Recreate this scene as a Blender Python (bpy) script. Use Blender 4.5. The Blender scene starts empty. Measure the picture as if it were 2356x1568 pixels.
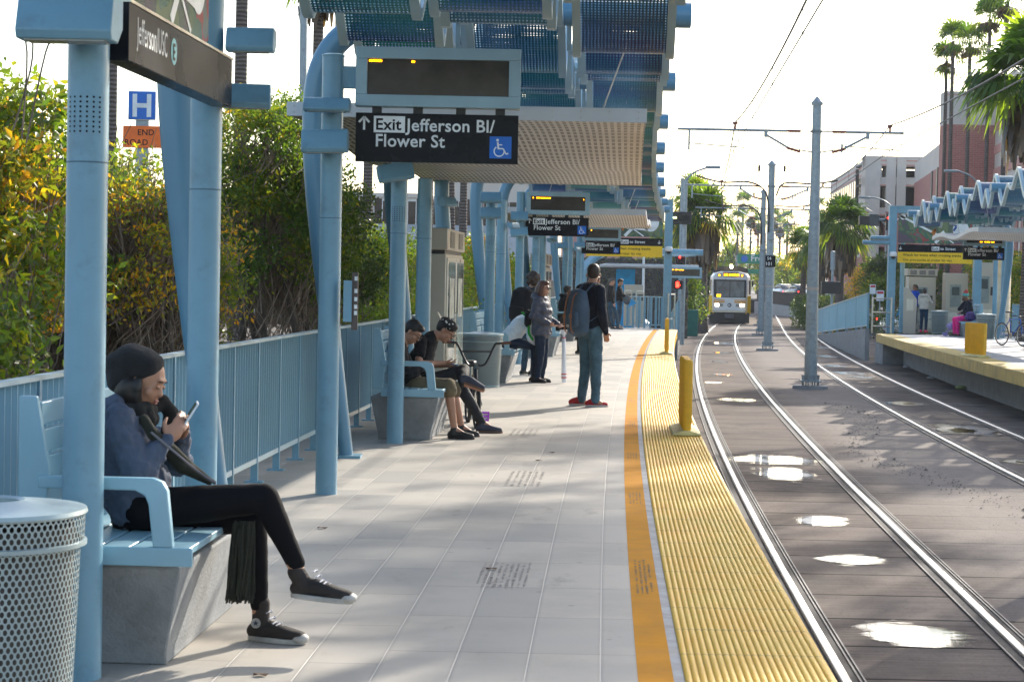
import bpy, math, random
import numpy as np
from mathutils import Vector, Matrix, noise
random.seed(7)
sc = bpy.context.scene
# ---------------------------------------------------------------- camera
FPX = 4581.0; TH = math.atan(141 / FPX); RO = .020
cF = Vector((0, math.cos(TH), -math.sin(TH))); cU0 = Vector((0, math.sin(TH), math.cos(TH))); cR0 = Vector((1, 0, 0))
cR = cR0 * math.cos(RO) + cU0 * math.sin(RO); cU = cU0 * math.cos(RO) - cR0 * math.sin(RO); CAM = Vector((0, 0, 1.6))
cd = bpy.data.cameras.new('camera'); cam = bpy.data.objects.new('camera', cd); sc.collection.objects.link(cam)
cam.matrix_world = Matrix(((cR.x, cU.x, -cF.x, 0), (cR.y, cU.y, -cF.y, 0), (cR.z, cU.z, -cF.z, 1.6), (0, 0, 0, 1)))
cd.lens = 70; cd.sensor_width = 36; cd.clip_start = .1; cd.clip_end = 4000
cd.dof.use_dof = True; cd.dof.focus_distance = 25; cd.dof.aperture_fstop = 13
sc.camera = cam
# ---------------------------------------------------------------- light
SUN_EL, SUN_AZ = math.radians(27), math.atan2(.50, .86)      # azimuth from +Y towards +X
w = bpy.data.worlds.new('World'); sc.world = w; w.use_nodes = True
wn = w.node_tree; bg = wn.nodes['Background']; sky = wn.nodes.new('ShaderNodeTexSky')
sky.sky_type = 'NISHITA'; sky.sun_disc = False; sky.sun_elevation = SUN_EL; sky.sun_rotation = SUN_AZ
sky.air_density = 1.0; sky.dust_density = 1.6; sky.ozone_density = .3
wn.links.new(sky.outputs[0], bg.inputs[0]); bg.inputs[1].default_value = .15
sd = bpy.data.lights.new('sun', 'SUN'); so = bpy.data.objects.new('sun', sd); sc.collection.objects.link(so)
sd.energy = 3.1; sd.angle = math.radians(.6); sd.color = (1, .93, .82)
tosun = Vector((math.sin(SUN_AZ) * math.cos(SUN_EL), math.cos(SUN_AZ) * math.cos(SUN_EL), math.sin(SUN_EL)))
so.rotation_euler = tosun.to_track_quat('Z', 'Y').to_euler()
sc.view_settings.view_transform = 'Standard'; sc.view_settings.look = 'None'; sc.view_settings.gamma = 1
sc.view_settings.exposure = 1.30
sc.cycles.max_bounces = 8; sc.cycles.transparent_max_bounces = 24; sc.cycles.sample_clamp_indirect = 8
sc.cycles.caustics_reflective = False; sc.cycles.caustics_refractive = False
# ---------------------------------------------------------------- places
def ray(x, y): return cF * FPX + cR * (x - 1178) + cU * (784 - y)
def W(x, y, z=0.):                       # point of the plane z seen at (x, y) of the 2356 px wide photo
    d = ray(x, y); return CAM + d * ((z - 1.6) / d.z)
def WD(x, y, Y):                         # point at distance Y seen at (x, y)
    d = ray(x, y); return CAM + d * (Y / d.y)
def reg(s, ox, oy): return lambda X, Y: ((ox + X / s) / 1.7386, (oy + Y / s) / 1.7386)
def poly(c, y): return ((c[0] * y + c[1]) * y + c[2]) * y + c[3]
def crv(c, y, y1=1e9):
    if y <= y1: return poly(c, y)
    return poly(c, y1) + (y - y1) * (poly(c, y1) - poly(c, y1 - .5)) * 2
EC = (-1.6645524e-06, .000587276, .03573375, 1.01318)
def edge(y): return crv(EC, y, 70)
def L1(y): return crv((-7.55796e-07, .00050720918, .0373842, 1.66144), y, 130)
def R1(y): return crv((-2.26e-08, .000320854, .0509442, 2.915844), y, 130)
def L2(y): return crv((-2.17098e-06, .00083160673, .01746758, 5.955314), y, 120)
def R2(y): return crv((-1.560273e-06, .000690416, .02641407, 7.26944), y, 120)
def redge(y): return R2(y) + .70
def phi(y): return math.atan((edge(y + .5) - edge(y - .5)))
def S(u, y, z=0.): return Vector((edge(y) + u, y, z))
# ---------------------------------------------------------------- materials
MATS = {}
def nodes(name):
    m = bpy.data.materials.new(name); m.use_nodes = True; nt = m.node_tree
    return m, nt, nt.nodes['Principled BSDF']
def nn(nt, typ, **kw):
    n = nt.nodes.new('ShaderNode' + typ)
    for k, v in kw.items():
        if k.startswith('i_'):
            key = k[2:]; key = int(key) if key.isdigit() else key.replace('_', ' ')
            if isinstance(v, bpy.types.NodeSocket): nt.links.new(v, n.inputs[key])
            else: n.inputs[key].default_value = v
        else: setattr(n, k, v)
    return n
def ma(nt, op, a, b=0., c=0.):
    n = nt.nodes.new('ShaderNodeMath'); n.operation = op
    for i, v in enumerate((a, b, c)):
        if isinstance(v, bpy.types.NodeSocket): nt.links.new(v, n.inputs[i])
        else: n.inputs[i].default_value = v
    return n.outputs[0]
def mixc(nt, f, a, b, t='MIX'):
    n = nt.nodes.new('ShaderNodeMix'); n.data_type = 'RGBA'; n.blend_type = t
    for i, v in ((0, f), (6, a), (7, b)):
        if isinstance(v, bpy.types.NodeSocket): nt.links.new(v, n.inputs[i])
        elif i == 0: n.inputs[0].default_value = v
        else: n.inputs[i].default_value = (*v[:3], 1)
    return n.outputs[2]
def coords(nt, kind='Object'): return nt.nodes.new('ShaderNodeTexCoord').outputs[kind]
def noi(nt, vec, scale, detail=4, rough=.6):
    n = nn(nt, 'TexNoise', i_Scale=scale, i_Detail=detail, i_Roughness=rough); nt.links.new(vec, n.inputs['Vector']); return n.outputs[0]
def mapv(nt, vec, s=(1, 1, 1)):
    n = nt.nodes.new('ShaderNodeMapping'); nt.links.new(vec, n.inputs[0]); n.inputs['Scale'].default_value = s; return n.outputs[0]
def rampf(nt, f, a, b, lo=0., hi=1.):
    n = nn(nt, 'MapRange', i_1=a, i_2=b, i_3=lo, i_4=hi); nt.links.new(f, n.inputs[0]); return n.outputs[0]
def mat(name, col, rough=.5, metal=0., var=.12, vs=4., bump=0., bs=60., emit=None, es=1., spec=None, dirt=None, trans=0., sheen=0., coat=0.):
    if name in MATS: return MATS[name]
    m, nt, b = nodes(name); v = coords(nt)
    n = noi(nt, v, vs); c2 = tuple(max(0, x * (1 - var * 2)) for x in col); c1 = tuple(min(1, x * (1 + var)) for x in col)
    cc = mixc(nt, rampf(nt, n, .3, .7), c2, c1)
    if dirt:
        n2 = noi(nt, v, vs * 5, 6, .7); cc = mixc(nt, rampf(nt, n2, .52, .75, 0, dirt[1]), cc, dirt[0])
    nt.links.new(cc, b.inputs['Base Color'])
    nt.links.new(rampf(nt, n, .2, .8, max(.02, rough - .07), min(1, rough + .07)), b.inputs['Roughness'])
    b.inputs['Metallic'].default_value = metal
    if bump:
        bn = nn(nt, 'Bump', i_Strength=min(1, bump), i_Distance=.01 * max(1, bump)); nt.links.new(noi(nt, v, bs, 3), bn.inputs['Height']); nt.links.new(bn.outputs[0], b.inputs['Normal'])
    if emit: b.inputs['Emission Color'].default_value = (*emit, 1); b.inputs['Emission Strength'].default_value = es
    if spec is not None: b.inputs['Specular IOR Level'].default_value = spec
    if sheen: b.inputs['Sheen Weight'].default_value = sheen
    if coat: b.inputs['Coat Weight'].default_value = coat; b.inputs['Coat Roughness'].default_value = .15
    if trans: b.inputs['Transmission Weight'].default_value = trans
    MATS[name] = m; return m
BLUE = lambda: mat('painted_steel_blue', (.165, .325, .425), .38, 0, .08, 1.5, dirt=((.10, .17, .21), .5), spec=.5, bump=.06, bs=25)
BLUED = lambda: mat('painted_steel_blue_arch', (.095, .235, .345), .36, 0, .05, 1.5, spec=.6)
BLUEL = lambda: mat('painted_steel_pale', (.34, .47, .52), .4, 0, .06, 2)
BLK = lambda: mat('black_plastic', (.012, .013, .016), .4, 0, .1)
WHT = lambda: mat('white_paint', (.72, .73, .72), .45, 0, .05)
STEEL = lambda: mat('brushed_steel', (.52, .50, .45), .3, .85, .1, 3)
GALV = lambda: mat('galvanized_steel', (.30, .345, .37), .5, .35, .12, 9, dirt=((.2, .24, .26), .5))
CONC = lambda: mat('concrete', (.27, .275, .275), .85, 0, .12, 3, bump=.4, bs=90, dirt=((.16, .16, .16), .4))
YEL = lambda: mat('safety_yellow', (.80, .42, .015), .5, 0, .06, 6, dirt=((.35, .2, .03), .35))
# ---------------------------------------------------------------- objects
COL = sc.collection
def wpos(o):
    p = Vector((0, 0, 0))
    while o is not None: p += o.location; o = o.parent
    return p
def tag(o, label=None, cat=None, group=None, kind=None):
    if label: o['label'] = label
    if cat: o['category'] = cat
    if group: o['group'] = group
    if kind: o['kind'] = kind
    return o
def thing(name, label, cat, loc=(0, 0, 0), group=None, rz=0):
    o = bpy.data.objects.new(name, None); COL.objects.link(o); o.location = loc; o.empty_display_size = .1; o.rotation_euler.z = rz
    return tag(o, label, cat, group)
class MB:
    def __init__(s): s.v = []; s.f = []; s.uv = None
    def add(s, vs, fs):
        n = len(s.v); s.v += [tuple(v) for v in vs]; s.f += [tuple(i + n for i in f) for f in fs]; return s
    def box(s, c, d, ax=None, rz=0.):
        c = Vector(c)
        if ax is None: ax = (Vector((math.cos(rz), math.sin(rz), 0)), Vector((-math.sin(rz), math.cos(rz), 0)), Vector((0, 0, 1)))
        h = [Vector(a).normalized() * (k / 2) for a, k in zip(ax, d)]
        vs = [c + h[0] * i + h[1] * j + h[2] * k for i in (-1, 1) for j in (-1, 1) for k in (-1, 1)]
        return s.add(vs, [(0, 1, 3, 2), (4, 6, 7, 5), (0, 4, 5, 1), (2, 3, 7, 6), (0, 2, 6, 4), (1, 5, 7, 3)])
    def bar(s, p, q, wd, ht, up=(0, 0, 1)):
        p, q = Vector(p), Vector(q); d = (q - p); L = d.length; d.normalize(); a = d.cross(Vector(up)).normalized(); b = a.cross(d)
        return s.box((p + q) / 2, (wd, L, ht), (a, d, b))
    def loft(s, rings, cap=True, closed=True):
        n = len(s.v); k = len(rings[0])
        for r in rings: s.v += [tuple(v) for v in r]
        for i in range(len(rings) - 1):
            for j in range(k if closed else k - 1):
                a, b = n + i * k + j, n + i * k + (j + 1) % k
                s.f.append((a, b, b + k, a + k))
        if cap and closed:
            s.f.append(tuple(n + j for j in range(k))[::-1]); s.f.append(tuple(n + (len(rings) - 1) * k + j for j in range(k)))
        return s
    def tube(s, pts, r, n=12, cap=True, flat=1., up=None):
        pts = [Vector(p) for p in pts]; rs = r if isinstance(r, (list, tuple)) else [r] * len(pts); rings = []; ref = Vector(up) if up else None
        for i, p in enumerate(pts):
            t = (pts[min(i + 1, len(pts) - 1)] - pts[max(i - 1, 0)]).normalized()
            if ref is None: ref = Vector((0, 0, 1)) if abs(t.z) < .9 else Vector((1, 0, 0))
            a = t.cross(ref).normalized(); b = a.cross(t)
            if not up: ref = b if b.length > .1 else ref
            rings.append([p + a * (rs[i] * math.cos(2 * math.pi * j / n)) + b * (rs[i] * flat * math.sin(2 * math.pi * j / n)) for j in range(n)])
        return s.loft(rings, cap)
    def lathe(s, prof, c=(0, 0, 0), n=32, cap=True):
        c = Vector(c); return s.loft([[c + Vector((r * math.cos(2 * math.pi * j / n), r * math.sin(2 * math.pi * j / n), z)) for j in range(n)] for r, z in prof], cap)
    def prism(s, pts, o, u, v, d):
        o, u, v, d = Vector(o), Vector(u), Vector(v), Vector(d)
        return s.loft([[o + u * a + v * b for a, b in pts], [o + u * a + v * b + d for a, b in pts]])
    def sph(s, c, r, n=12, sc3=(1, 1, 1)):
        c = Vector(c); R = []
        for i in range(1, n):
            t = math.pi * i / n; R.append([c + Vector((math.sin(t) * math.cos(2 * math.pi * j / n) * sc3[0], math.sin(t) * math.sin(2 * math.pi * j / n) * sc3[1], -math.cos(t) * sc3[2])) * r for j in range(n)])
        return s.loft(R)
    def grid(s, P, UV=None):
        n = len(s.v); k = len(P[0])
        if UV and s.uv is None: s.uv = []
        for r in P: s.v += [tuple(v) for v in r]
        for i in range(len(P) - 1):
            for j in range(k - 1):
                a = n + i * k + j; s.f.append((a, a + 1, a + k + 1, a + k))
                if UV: s.uv += [UV[i][j], UV[i][j + 1], UV[i + 1][j + 1], UV[i + 1][j]]
        return s
    def build(s, name, m, parent=None, smooth=40, bevel=0., label=None, cat=None, group=None, kind=None, segs=2):
        me = bpy.data.meshes.new(name); off = wpos(parent) if parent else Vector((0, 0, 0))
        me.from_pydata([(x - off.x, y - off.y, z - off.z) for x, y, z in s.v], [], s.f)
        if s.uv:
            l = me.uv_layers.new(name='UVMap'); l.data.foreach_set('uv', [c for t in s.uv for c in t])
        me.update()
        if not s.uv:
            import bmesh
            b = bmesh.new(); b.from_mesh(me); bmesh.ops.recalc_face_normals(b, faces=b.faces); b.to_mesh(me); b.free()
        me.materials.append(m)
        if smooth:
            me.polygons.foreach_set('use_smooth', [True] * len(me.polygons)); me.set_sharp_from_angle(angle=math.radians(smooth))
        o = bpy.data.objects.new(name, me); COL.objects.link(o)
        if parent: o.parent = parent
        if bevel:
            bm = o.modifiers.new('bevel', 'BEVEL'); bm.width = bevel; bm.segments = segs; bm.limit_method = 'ANGLE'; bm.angle_limit = math.radians(40)
        return tag(o, label, cat, group, kind)
def dup(o, parent=None):
    c = o.copy(); COL.objects.link(c)
    if parent: c.parent = parent
    for ch in list(o.children): dup(ch, c)
    return c
def place(root, loc, rz=0, label=None, group=None):
    r = dup(root); r.location = loc; r.rotation_euler.z = rz
    if label: r['label'] = label
    if group: r['group'] = group
    return r
def text(s, size, o, u, v, m, parent, bold=.012, name='lettering', align='LEFT', dep=.001, sx=1.):
    cu = bpy.data.curves.new(name, 'FONT'); cu.body = s; cu.size = size; cu.offset = bold * size; cu.align_x = align; cu.resolution_u = 3; cu.space_character = 1.04
    ob = bpy.data.objects.new(name, cu); me = bpy.data.meshes.new_from_object(ob)
    bpy.data.objects.remove(ob)
    u, v = Vector(u).normalized(), Vector(v).normalized(); nrm = u.cross(v); off = wpos(parent); o = Vector(o)
    for p in me.vertices: p.co = o + u * (p.co.x * sx) + v * p.co.y + nrm * dep - off
    me.materials.clear(); me.materials.append(m); me.update()
    r = bpy.data.objects.new(name, me); COL.objects.link(r); r.parent = parent; return r
def spl(pts, k=6):                       # Catmull-Rom through points
    pts = [Vector(p) for p in pts]; out = []
    for i in range(len(pts) - 1):
        a, b, c, d = pts[max(i - 1, 0)], pts[i], pts[i + 1], pts[min(i + 2, len(pts) - 1)]
        for t in range(k):
            t /= k; out.append(.5 * ((2 * b) + (c - a) * t + (2 * a - 5 * b + 4 * c - d) * t * t + (3 * b - a - 3 * c + d) * t ** 3))
    out.append(pts[-1]); return out
UX, UY, UZ = Vector((1, 0, 0)), Vector((0, 1, 0)), Vector((0, 0, 1))
# ================================================================= SETTING
def paving_mat(name, pw, pl, col, jl, jc):
    m, nt, b = nodes(name); uv = coords(nt, 'UV'); sx = nt.nodes.new('ShaderNodeSeparateXYZ'); nt.links.new(uv, sx.inputs[0]); u, v = sx.outputs[0], sx.outputs[1]
    a = ma(nt, 'DIVIDE', u, pw); row = ma(nt, 'FLOOR', a); fa = ma(nt, 'SUBTRACT', a, row)
    wn_ = nn(nt, 'TexWhiteNoise', noise_dimensions='1D'); nt.links.new(row, wn_.inputs['W'])
    vb = ma(nt, 'DIVIDE', ma(nt, 'ADD', v, ma(nt, 'MULTIPLY', ma(nt, 'ROUND', ma(nt, 'MULTIPLY', wn_.outputs[0], 3)), pl / 3)), pl); cell = ma(nt, 'FLOOR', vb); fb = ma(nt, 'SUBTRACT', vb, cell)
    da = ma(nt, 'MULTIPLY', ma(nt, 'MINIMUM', fa, ma(nt, 'SUBTRACT', 1, fa)), pw); db = ma(nt, 'MULTIPLY', ma(nt, 'MINIMUM', fb, ma(nt, 'SUBTRACT', 1, fb)), pl)
    cx = nt.nodes.new('ShaderNodeCombineXYZ'); nt.links.new(row, cx.inputs[0]); nt.links.new(cell, cx.inputs[1])
    w2 = nn(nt, 'TexWhiteNoise', noise_dimensions='2D'); nt.links.new(cx.outputs[0], w2.inputs['Vector'])
    base = mixc(nt, w2.outputs[0], tuple(x * y for x, y in zip(col, (.76, .78, .81))), tuple(x * y for x, y in zip(col, (1.1, 1.08, 1.05))))
    base = mixc(nt, rampf(nt, noi(nt, uv, 1.1, 6, .65), .45, .68, 0, .6), base, tuple(x * .66 for x in col))
    base = mixc(nt, rampf(nt, noi(nt, mapv(nt, uv, (1, .35, 1)), 2.6, 7, .7), .60, .70, 0, .5), base, (.17, .15, .13))
    base = mixc(nt, rampf(nt, noi(nt, uv, 9, 8, .75), .6, .8, 0, .35), base, (.12, .115, .11))
    ws = noi(nt, mapv(nt, uv, (.9, 5, 1)), 1.6, 5, .7); base = mixc(nt, rampf(nt, ws, .62, .74, 0, .28), base, tuple(min(.9, x * 1.35) for x in col))
    j1 = rampf(nt, da, .0022, .004, .8, 0); j2 = rampf(nt, db, .0018, .003, 1, 0)
    gum = nn(nt, 'TexVoronoi', i_Scale=2.3); nt.links.new(uv, gum.inputs['Vector']); base = mixc(nt, rampf(nt, gum.outputs[0], .035, .05, .55, 0), base, (.13, .12, .11)); base = mixc(nt, rampf(nt, da, .0, .02, .35, 0), base, (.2, .18, .16)); base = mixc(nt, j2, base, jc); base = mixc(nt, j1, base, jl)
    nt.links.new(base, b.inputs['Base Color']); b.inputs['Roughness'].default_value = .62
    h = ma(nt, 'MAXIMUM', j1, j2); bn = nn(nt, 'Bump', i_Strength=.5, i_Distance=.004, invert=True); nt.links.new(h, bn.inputs['Height']); nt.links.new(bn.outputs[0], b.inputs['Normal'])
    return m
def strip(name, fa, fb, ys, z, m, nu=6, label=None, kind='structure'):
    P, U = [], []
    for y in ys:
        a, b = fa(y), fb(y); P.append([(a + (b - a) * i / nu, y, z) for i in range(nu + 1)]); U.append([(a - fa(y) + (b - a) * i / nu, y * 1.004) for i in range(nu + 1)])
    return MB().grid(P, U).build(name, m, smooth=0, kind=kind, label=label)
def rng(a, b, s):
    n = int(math.ceil((b - a) / s)); return [a + (b - a) * i / n for i in range(n + 1)]
PEND = 67.5
# ground
m_as = mat('asphalt', (.085, .074, .068), .85, 0, .15, .35, bump=.5, bs=40, dirt=((.17, .155, .14), .5))
MB().grid([[(x, y, -1.02) for x in (-1300, -300, -60, 0, 60, 300, 1300)] for y in (-150, 0, 100, 300, 900, 1700)]).build('ground', m_as, kind='structure', smooth=0)
m_soil = mat('soil', (.09, .07, .05), .95, 0, .3, 2, bump=1, bs=12)
MB().box((-33.5, 34, -.53), (58, 84, 1.0)).build('planting_ground', m_soil, kind='structure', smooth=0)
# track bed
m, nt, b = nodes('track_panels'); uv = coords(nt, 'UV'); sx = nt.nodes.new('ShaderNodeSeparateXYZ'); nt.links.new(uv, sx.inputs[0]); v = sx.outputs[1]
q = ma(nt, 'DIVIDE', v, 1.2); ql = ma(nt, 'FLOOR', q); fr = ma(nt, 'SUBTRACT', q, ql); dj = ma(nt, 'MULTIPLY', ma(nt, 'MINIMUM', fr, ma(nt, 'SUBTRACT', 1, fr)), 1.2)
wn1 = nn(nt, 'TexWhiteNoise', noise_dimensions='1D'); nt.links.new(ql, wn1.inputs['W'])
base = mixc(nt, wn1.outputs[0], (.110, .086, .073), (.185, .152, .132))
st = noi(nt, mapv(nt, uv, (.7, 9, 1)), 1.3, 7, .65); base = mixc(nt, rampf(nt, st, .4, .68, 0, .8), base, (.22, .185, .16))
dk = noi(nt, mapv(nt, uv, (.9, .6, 1)), .75, 6, .6); base = mixc(nt, rampf(nt, dk, .5, .68, 0, .8), base, (.035, .031, .031))
fine = noi(nt, uv, 30, 8, .8); base = mixc(nt, rampf(nt, fine, .45, .75, 0, .45), base, (.07, .062, .058))
base = mixc(nt, rampf(nt, dj, .014, .030, 1, 0), base, (.010, .009, .009)); uu = sx.outputs[0]; cen = rampf(nt, ma(nt, 'ABSOLUTE', ma(nt, 'SUBTRACT', uu, 3.7)), .6, 1.5, .55, 0); base = mixc(nt, cen, base, (.30, .26, .225)); crk = noi(nt, mapv(nt, uv, (3, .8, 1)), 1.7, 9, .7); base = mixc(nt, rampf(nt, ma(nt, 'ABSOLUTE', ma(nt, 'SUBTRACT', crk, .5)), .0, .006, .55, 0), base, (.02, .018, .016))
nt.links.new(base, b.inputs['Base Color']); nt.links.new(rampf(nt, dk, .4, .7, .95, .8), b.inputs['Roughness']); b.inputs['Specular IOR Level'].default_value = .08
bn = nn(nt, 'Bump', i_Strength=.35, i_Distance=.01); nt.links.new(st, bn.inputs['Height']); nt.links.new(bn.outputs[0], b.inputs['Normal']); m_tr = m
ty = rng(2, 205, 1.5)
strip('track_bed', lambda y: edge(y) + .05, lambda y: redge(y) + 1.2 + max(0, y - 66) * .05, ty, -1.0, m_tr, 8)
m_rail = mat('polished_rail', (.50, .50, .50), .34, .9, .08, 1)
m_rubber = mat('rail_groove_rubber', (.035, .031, .03), .8, 0, .3, 8)
m_lip = mat('worn_edge_strip', (.17, .155, .14), .6, 0, .35, 5)
def rail(f, y0, y1, s, label):
    ys = rng(y0, y1, 1.0); m1 = MB(); o = []
    t = thing('rail', label, 'rail', (f(y0), y0, -1), 'rails of the two embedded tracks'); tag(t, kind='structure')
    def sl(mb, offs):
        mb.loft([[(f(y) + a, y, z) for a, z in offs] for y in ys])
    sl(m1, [(-.036, -.995), (-.036, -.975), (-.028, -.968), (.028, -.968), (.036, -.975), (.036, -.995)]); m1.build('rail_head', m_rail, t, smooth=60)
    g = MB(); sl(g, [(-.13, -.999), (-.13, -.994), (.13, -.994), (.13, -.999)]); g.build('rubber_flangeway', m_rubber, t, smooth=0)
    l = MB()
    for a in (-.12, .105, .135): sl(l, [(a - .007, -.9935), (a - .007, -.985), (a + .007, -.985), (a + .007, -.9935)])
    l.build('edge_strip', m_lip, t, smooth=0)
rail(L1, 2, 160, -1, 'left rail of the near track beside the yellow platform edge')
rail(R1, 2, 160, 1, 'right rail of the near track')
rail(L2, 5, 205, -1, 'left rail of the far track beyond the catenary poles')
rail(R2, 5, 205, 1, 'right rail of the far track, nearest the opposite platform')
# left platform
m_pav = paving_mat('grey_pavers', .305, .915, (.42, .388, .34), (.50, .475, .43), (.12, .105, .09))
py = rng(3, PEND, 1.0)
PL = lambda y: edge(y) - 3.72
m_or = mat('orange_warning_strip', (.60, .245, .006), .75, 0, .1, 3, spec=.1, dirt=((.4, .2, .05), .45))
m_gs = mat('grey_sealant_strip', (.24, .26, .29), .55, 0, .25, 6)
strip('platform_floor', lambda y: edge(y) - 4.0, lambda y: edge(y) - .80, py, 0., m_pav, 8)
strip('warning_strip_orange', lambda y: edge(y) - .80, lambda y: edge(y) - .655, py, .001, m_or, 2)
strip('sealant_strip', lambda y: edge(y) - .655, lambda y: edge(y) - .61, py, -.001, m_gs, 1)
# platform body (fascia + recessed wall)
pb = MB(); pb.loft([[(edge(y) - a, y, z) for a, z in ((4.0, -.01), (0.02, -.01), (.02, -.27), (.35, -.29), (.35, -1.0), (4.0, -1.0))] for y in py])
pb.build('platform_body', CONC(), kind='structure', smooth=0)
# ribbed tactile strip, real ribs
m, nt, b = nodes('tactile_yellow'); uv = coords(nt, 'UV'); n1 = noi(nt, mapv(nt, uv, (1, .35, 1)), 3.5, 6, .6); n2 = noi(nt, uv, 45, 4, .7)
base = mixc(nt, rampf(nt, n1, .35, .68), (.76, .48, .04), (.80, .41, .008)); base = mixc(nt, rampf(nt, n2, .5, .8, 0, .5), base, (.82, .64, .22))
sx = nt.nodes.new('ShaderNodeSeparateXYZ'); nt.links.new(uv, sx.inputs[0])
fr = ma(nt, 'FRACT', ma(nt, 'DIVIDE', ma(nt, 'ADD', sx.outputs[1], ma(nt, 'MULTIPLY', noi(nt, uv, 14, 1), .03)), .61)); dj = ma(nt, 'MINIMUM', fr, ma(nt, 'SUBTRACT', 1, fr)); base = mixc(nt, rampf(nt, dj, .006, .022, .85, 0), base, (.36, .2, .02))
cr = ma(nt, 'ABSOLUTE', ma(nt, 'SUBTRACT', ma(nt, 'FRACT', ma(nt, 'MULTIPLY', sx.outputs[0], 20 / .61)), .5)); base = mixc(nt, rampf(nt, cr, .33, .5, 0, .45), base, (.40, .25, .035))
nt.links.new(base, b.inputs['Base Color']); b.inputs['Roughness'].default_value = .5
bn = nn(nt, 'Bump', i_Strength=.9, i_Distance=.004); sn = ma(nt, 'SINE', ma(nt, 'MULTIPLY', sx.outputs[1], 2 * math.pi / .02)); nt.links.new(sn, bn.inputs['Height']); nt.links.new(bn.outputs[0], b.inputs['Normal']); m_tac = m
NR = 20; P, U = [], []
for y in rng(3, PEND, .8):
    r, u_ = [], []
    for i in range(NR * 6 + 1):
        t = i / (NR * 6); a = .61 * t; h = .007 * max(0, math.sin(math.pi * (i % 6) / 6)) ** .7
        r.append((edge(y) - .61 + a, y, .002 + h)); u_.append((a, y))
    r += [(edge(y) + .012, y, -.004), (edge(y) + .015, y, -.25), (edge(y) - .1, y, -.27)]; u_ += [(.62, y), (.85, y), (.9, y)]
    P.append(r); U.append(u_)
MB().grid(P, U).build('tactile_strip_yellow', m_tac, kind='structure', smooth=50)
# right platform
py2 = rng(20, 68.3, 1.2)
m_pav2 = paving_mat('opposite_pavers', .61, .61, (.42, .42, .425), (.25, .25, .25), (.2, .2, .2))
strip('opposite_platform_floor', lambda y: redge(y) + .61, lambda y: redge(y) + 5.0, py2, 0., m_pav2, 6)
strip('opposite_tactile_strip', lambda y: redge(y), lambda y: redge(y) + .61, py2, .002, mat('tactile_far', (.62, .43, .11), .6, 0, .15, 2, bump=.6, bs=30), 3)
m_fas = mat('yellow_fascia', (.55, .38, .11), .6, 0, .18, 3, dirt=((.25, .17, .06), .5))
fb = MB(); fb.loft([[(redge(y) + a, y, z) for a, z in ((-.015, -.003), (.3, -.003), (.3, -.27), (-.015, -.27))] for y in py2]); fb.build('opposite_platform_fascia', m_fas, kind='structure', smooth=0)
wb = MB(); wb.loft([[(redge(y) + a, y, z) for a, z in ((.32, -.01), (5.0, -.01), (5.0, -1), (.8, -1), (.8, -.29), (.32, -.29))] for y in py2]); wb.box((redge(68) + .5, 67.6, -.64), (1.0, 1.4, .71)); wb.build('opposite_platform_body', CONC(), kind='structure', smooth=0)

def worn(u0, u1, y0, y1, rows, seed, m_, name='worn_stencil'):
    rs = random.Random(seed); k = MB()
    for i in range(rows):
        u = u0 + (u1 - u0) * (i + .5) / rows; y = y0
        while y < y1:
            L = rs.uniform(.012, .05); w_ = (u1 - u0) / rows * rs.uniform(.25, .62)
            if rs.random() < .75: k.add([S(u - w_ / 2, y, .0036), S(u + w_ / 2, y, .0036), S(u + w_ / 2 * rs.uniform(.6, 1), y + L, .0036), S(u - w_ / 2, y + L, .0036)], [(0, 1, 2, 3)])
            y += L + rs.uniform(.008, .03)
    k.build(name, m_, kind='structure', smooth=0)
m_wr = mat('worn_stencil_ink', (.27, .17, .06), .8, 0, .4, 30); m_wg = mat('worn_grey_ink', (.30, .285, .265), .8, 0, .3, 30)
for i, (ya, yb) in enumerate(((10.2, 11.4), (14.3, 15.1), (18.0, 18.7), (22.0, 22.7), (26.4, 27.2), (31.5, 32.2))): worn(-.775, -.675, ya, yb, 4, i, m_wr)
worn(-1.62, -1.34, 10.3, 11.2, 9, 20, m_wg); worn(-1.75, -1.45, 15.4, 16.6, 6, 21, m_wg); worn(-2.0, -1.7, 20.4, 21.4, 5, 22, m_wg)
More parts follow.
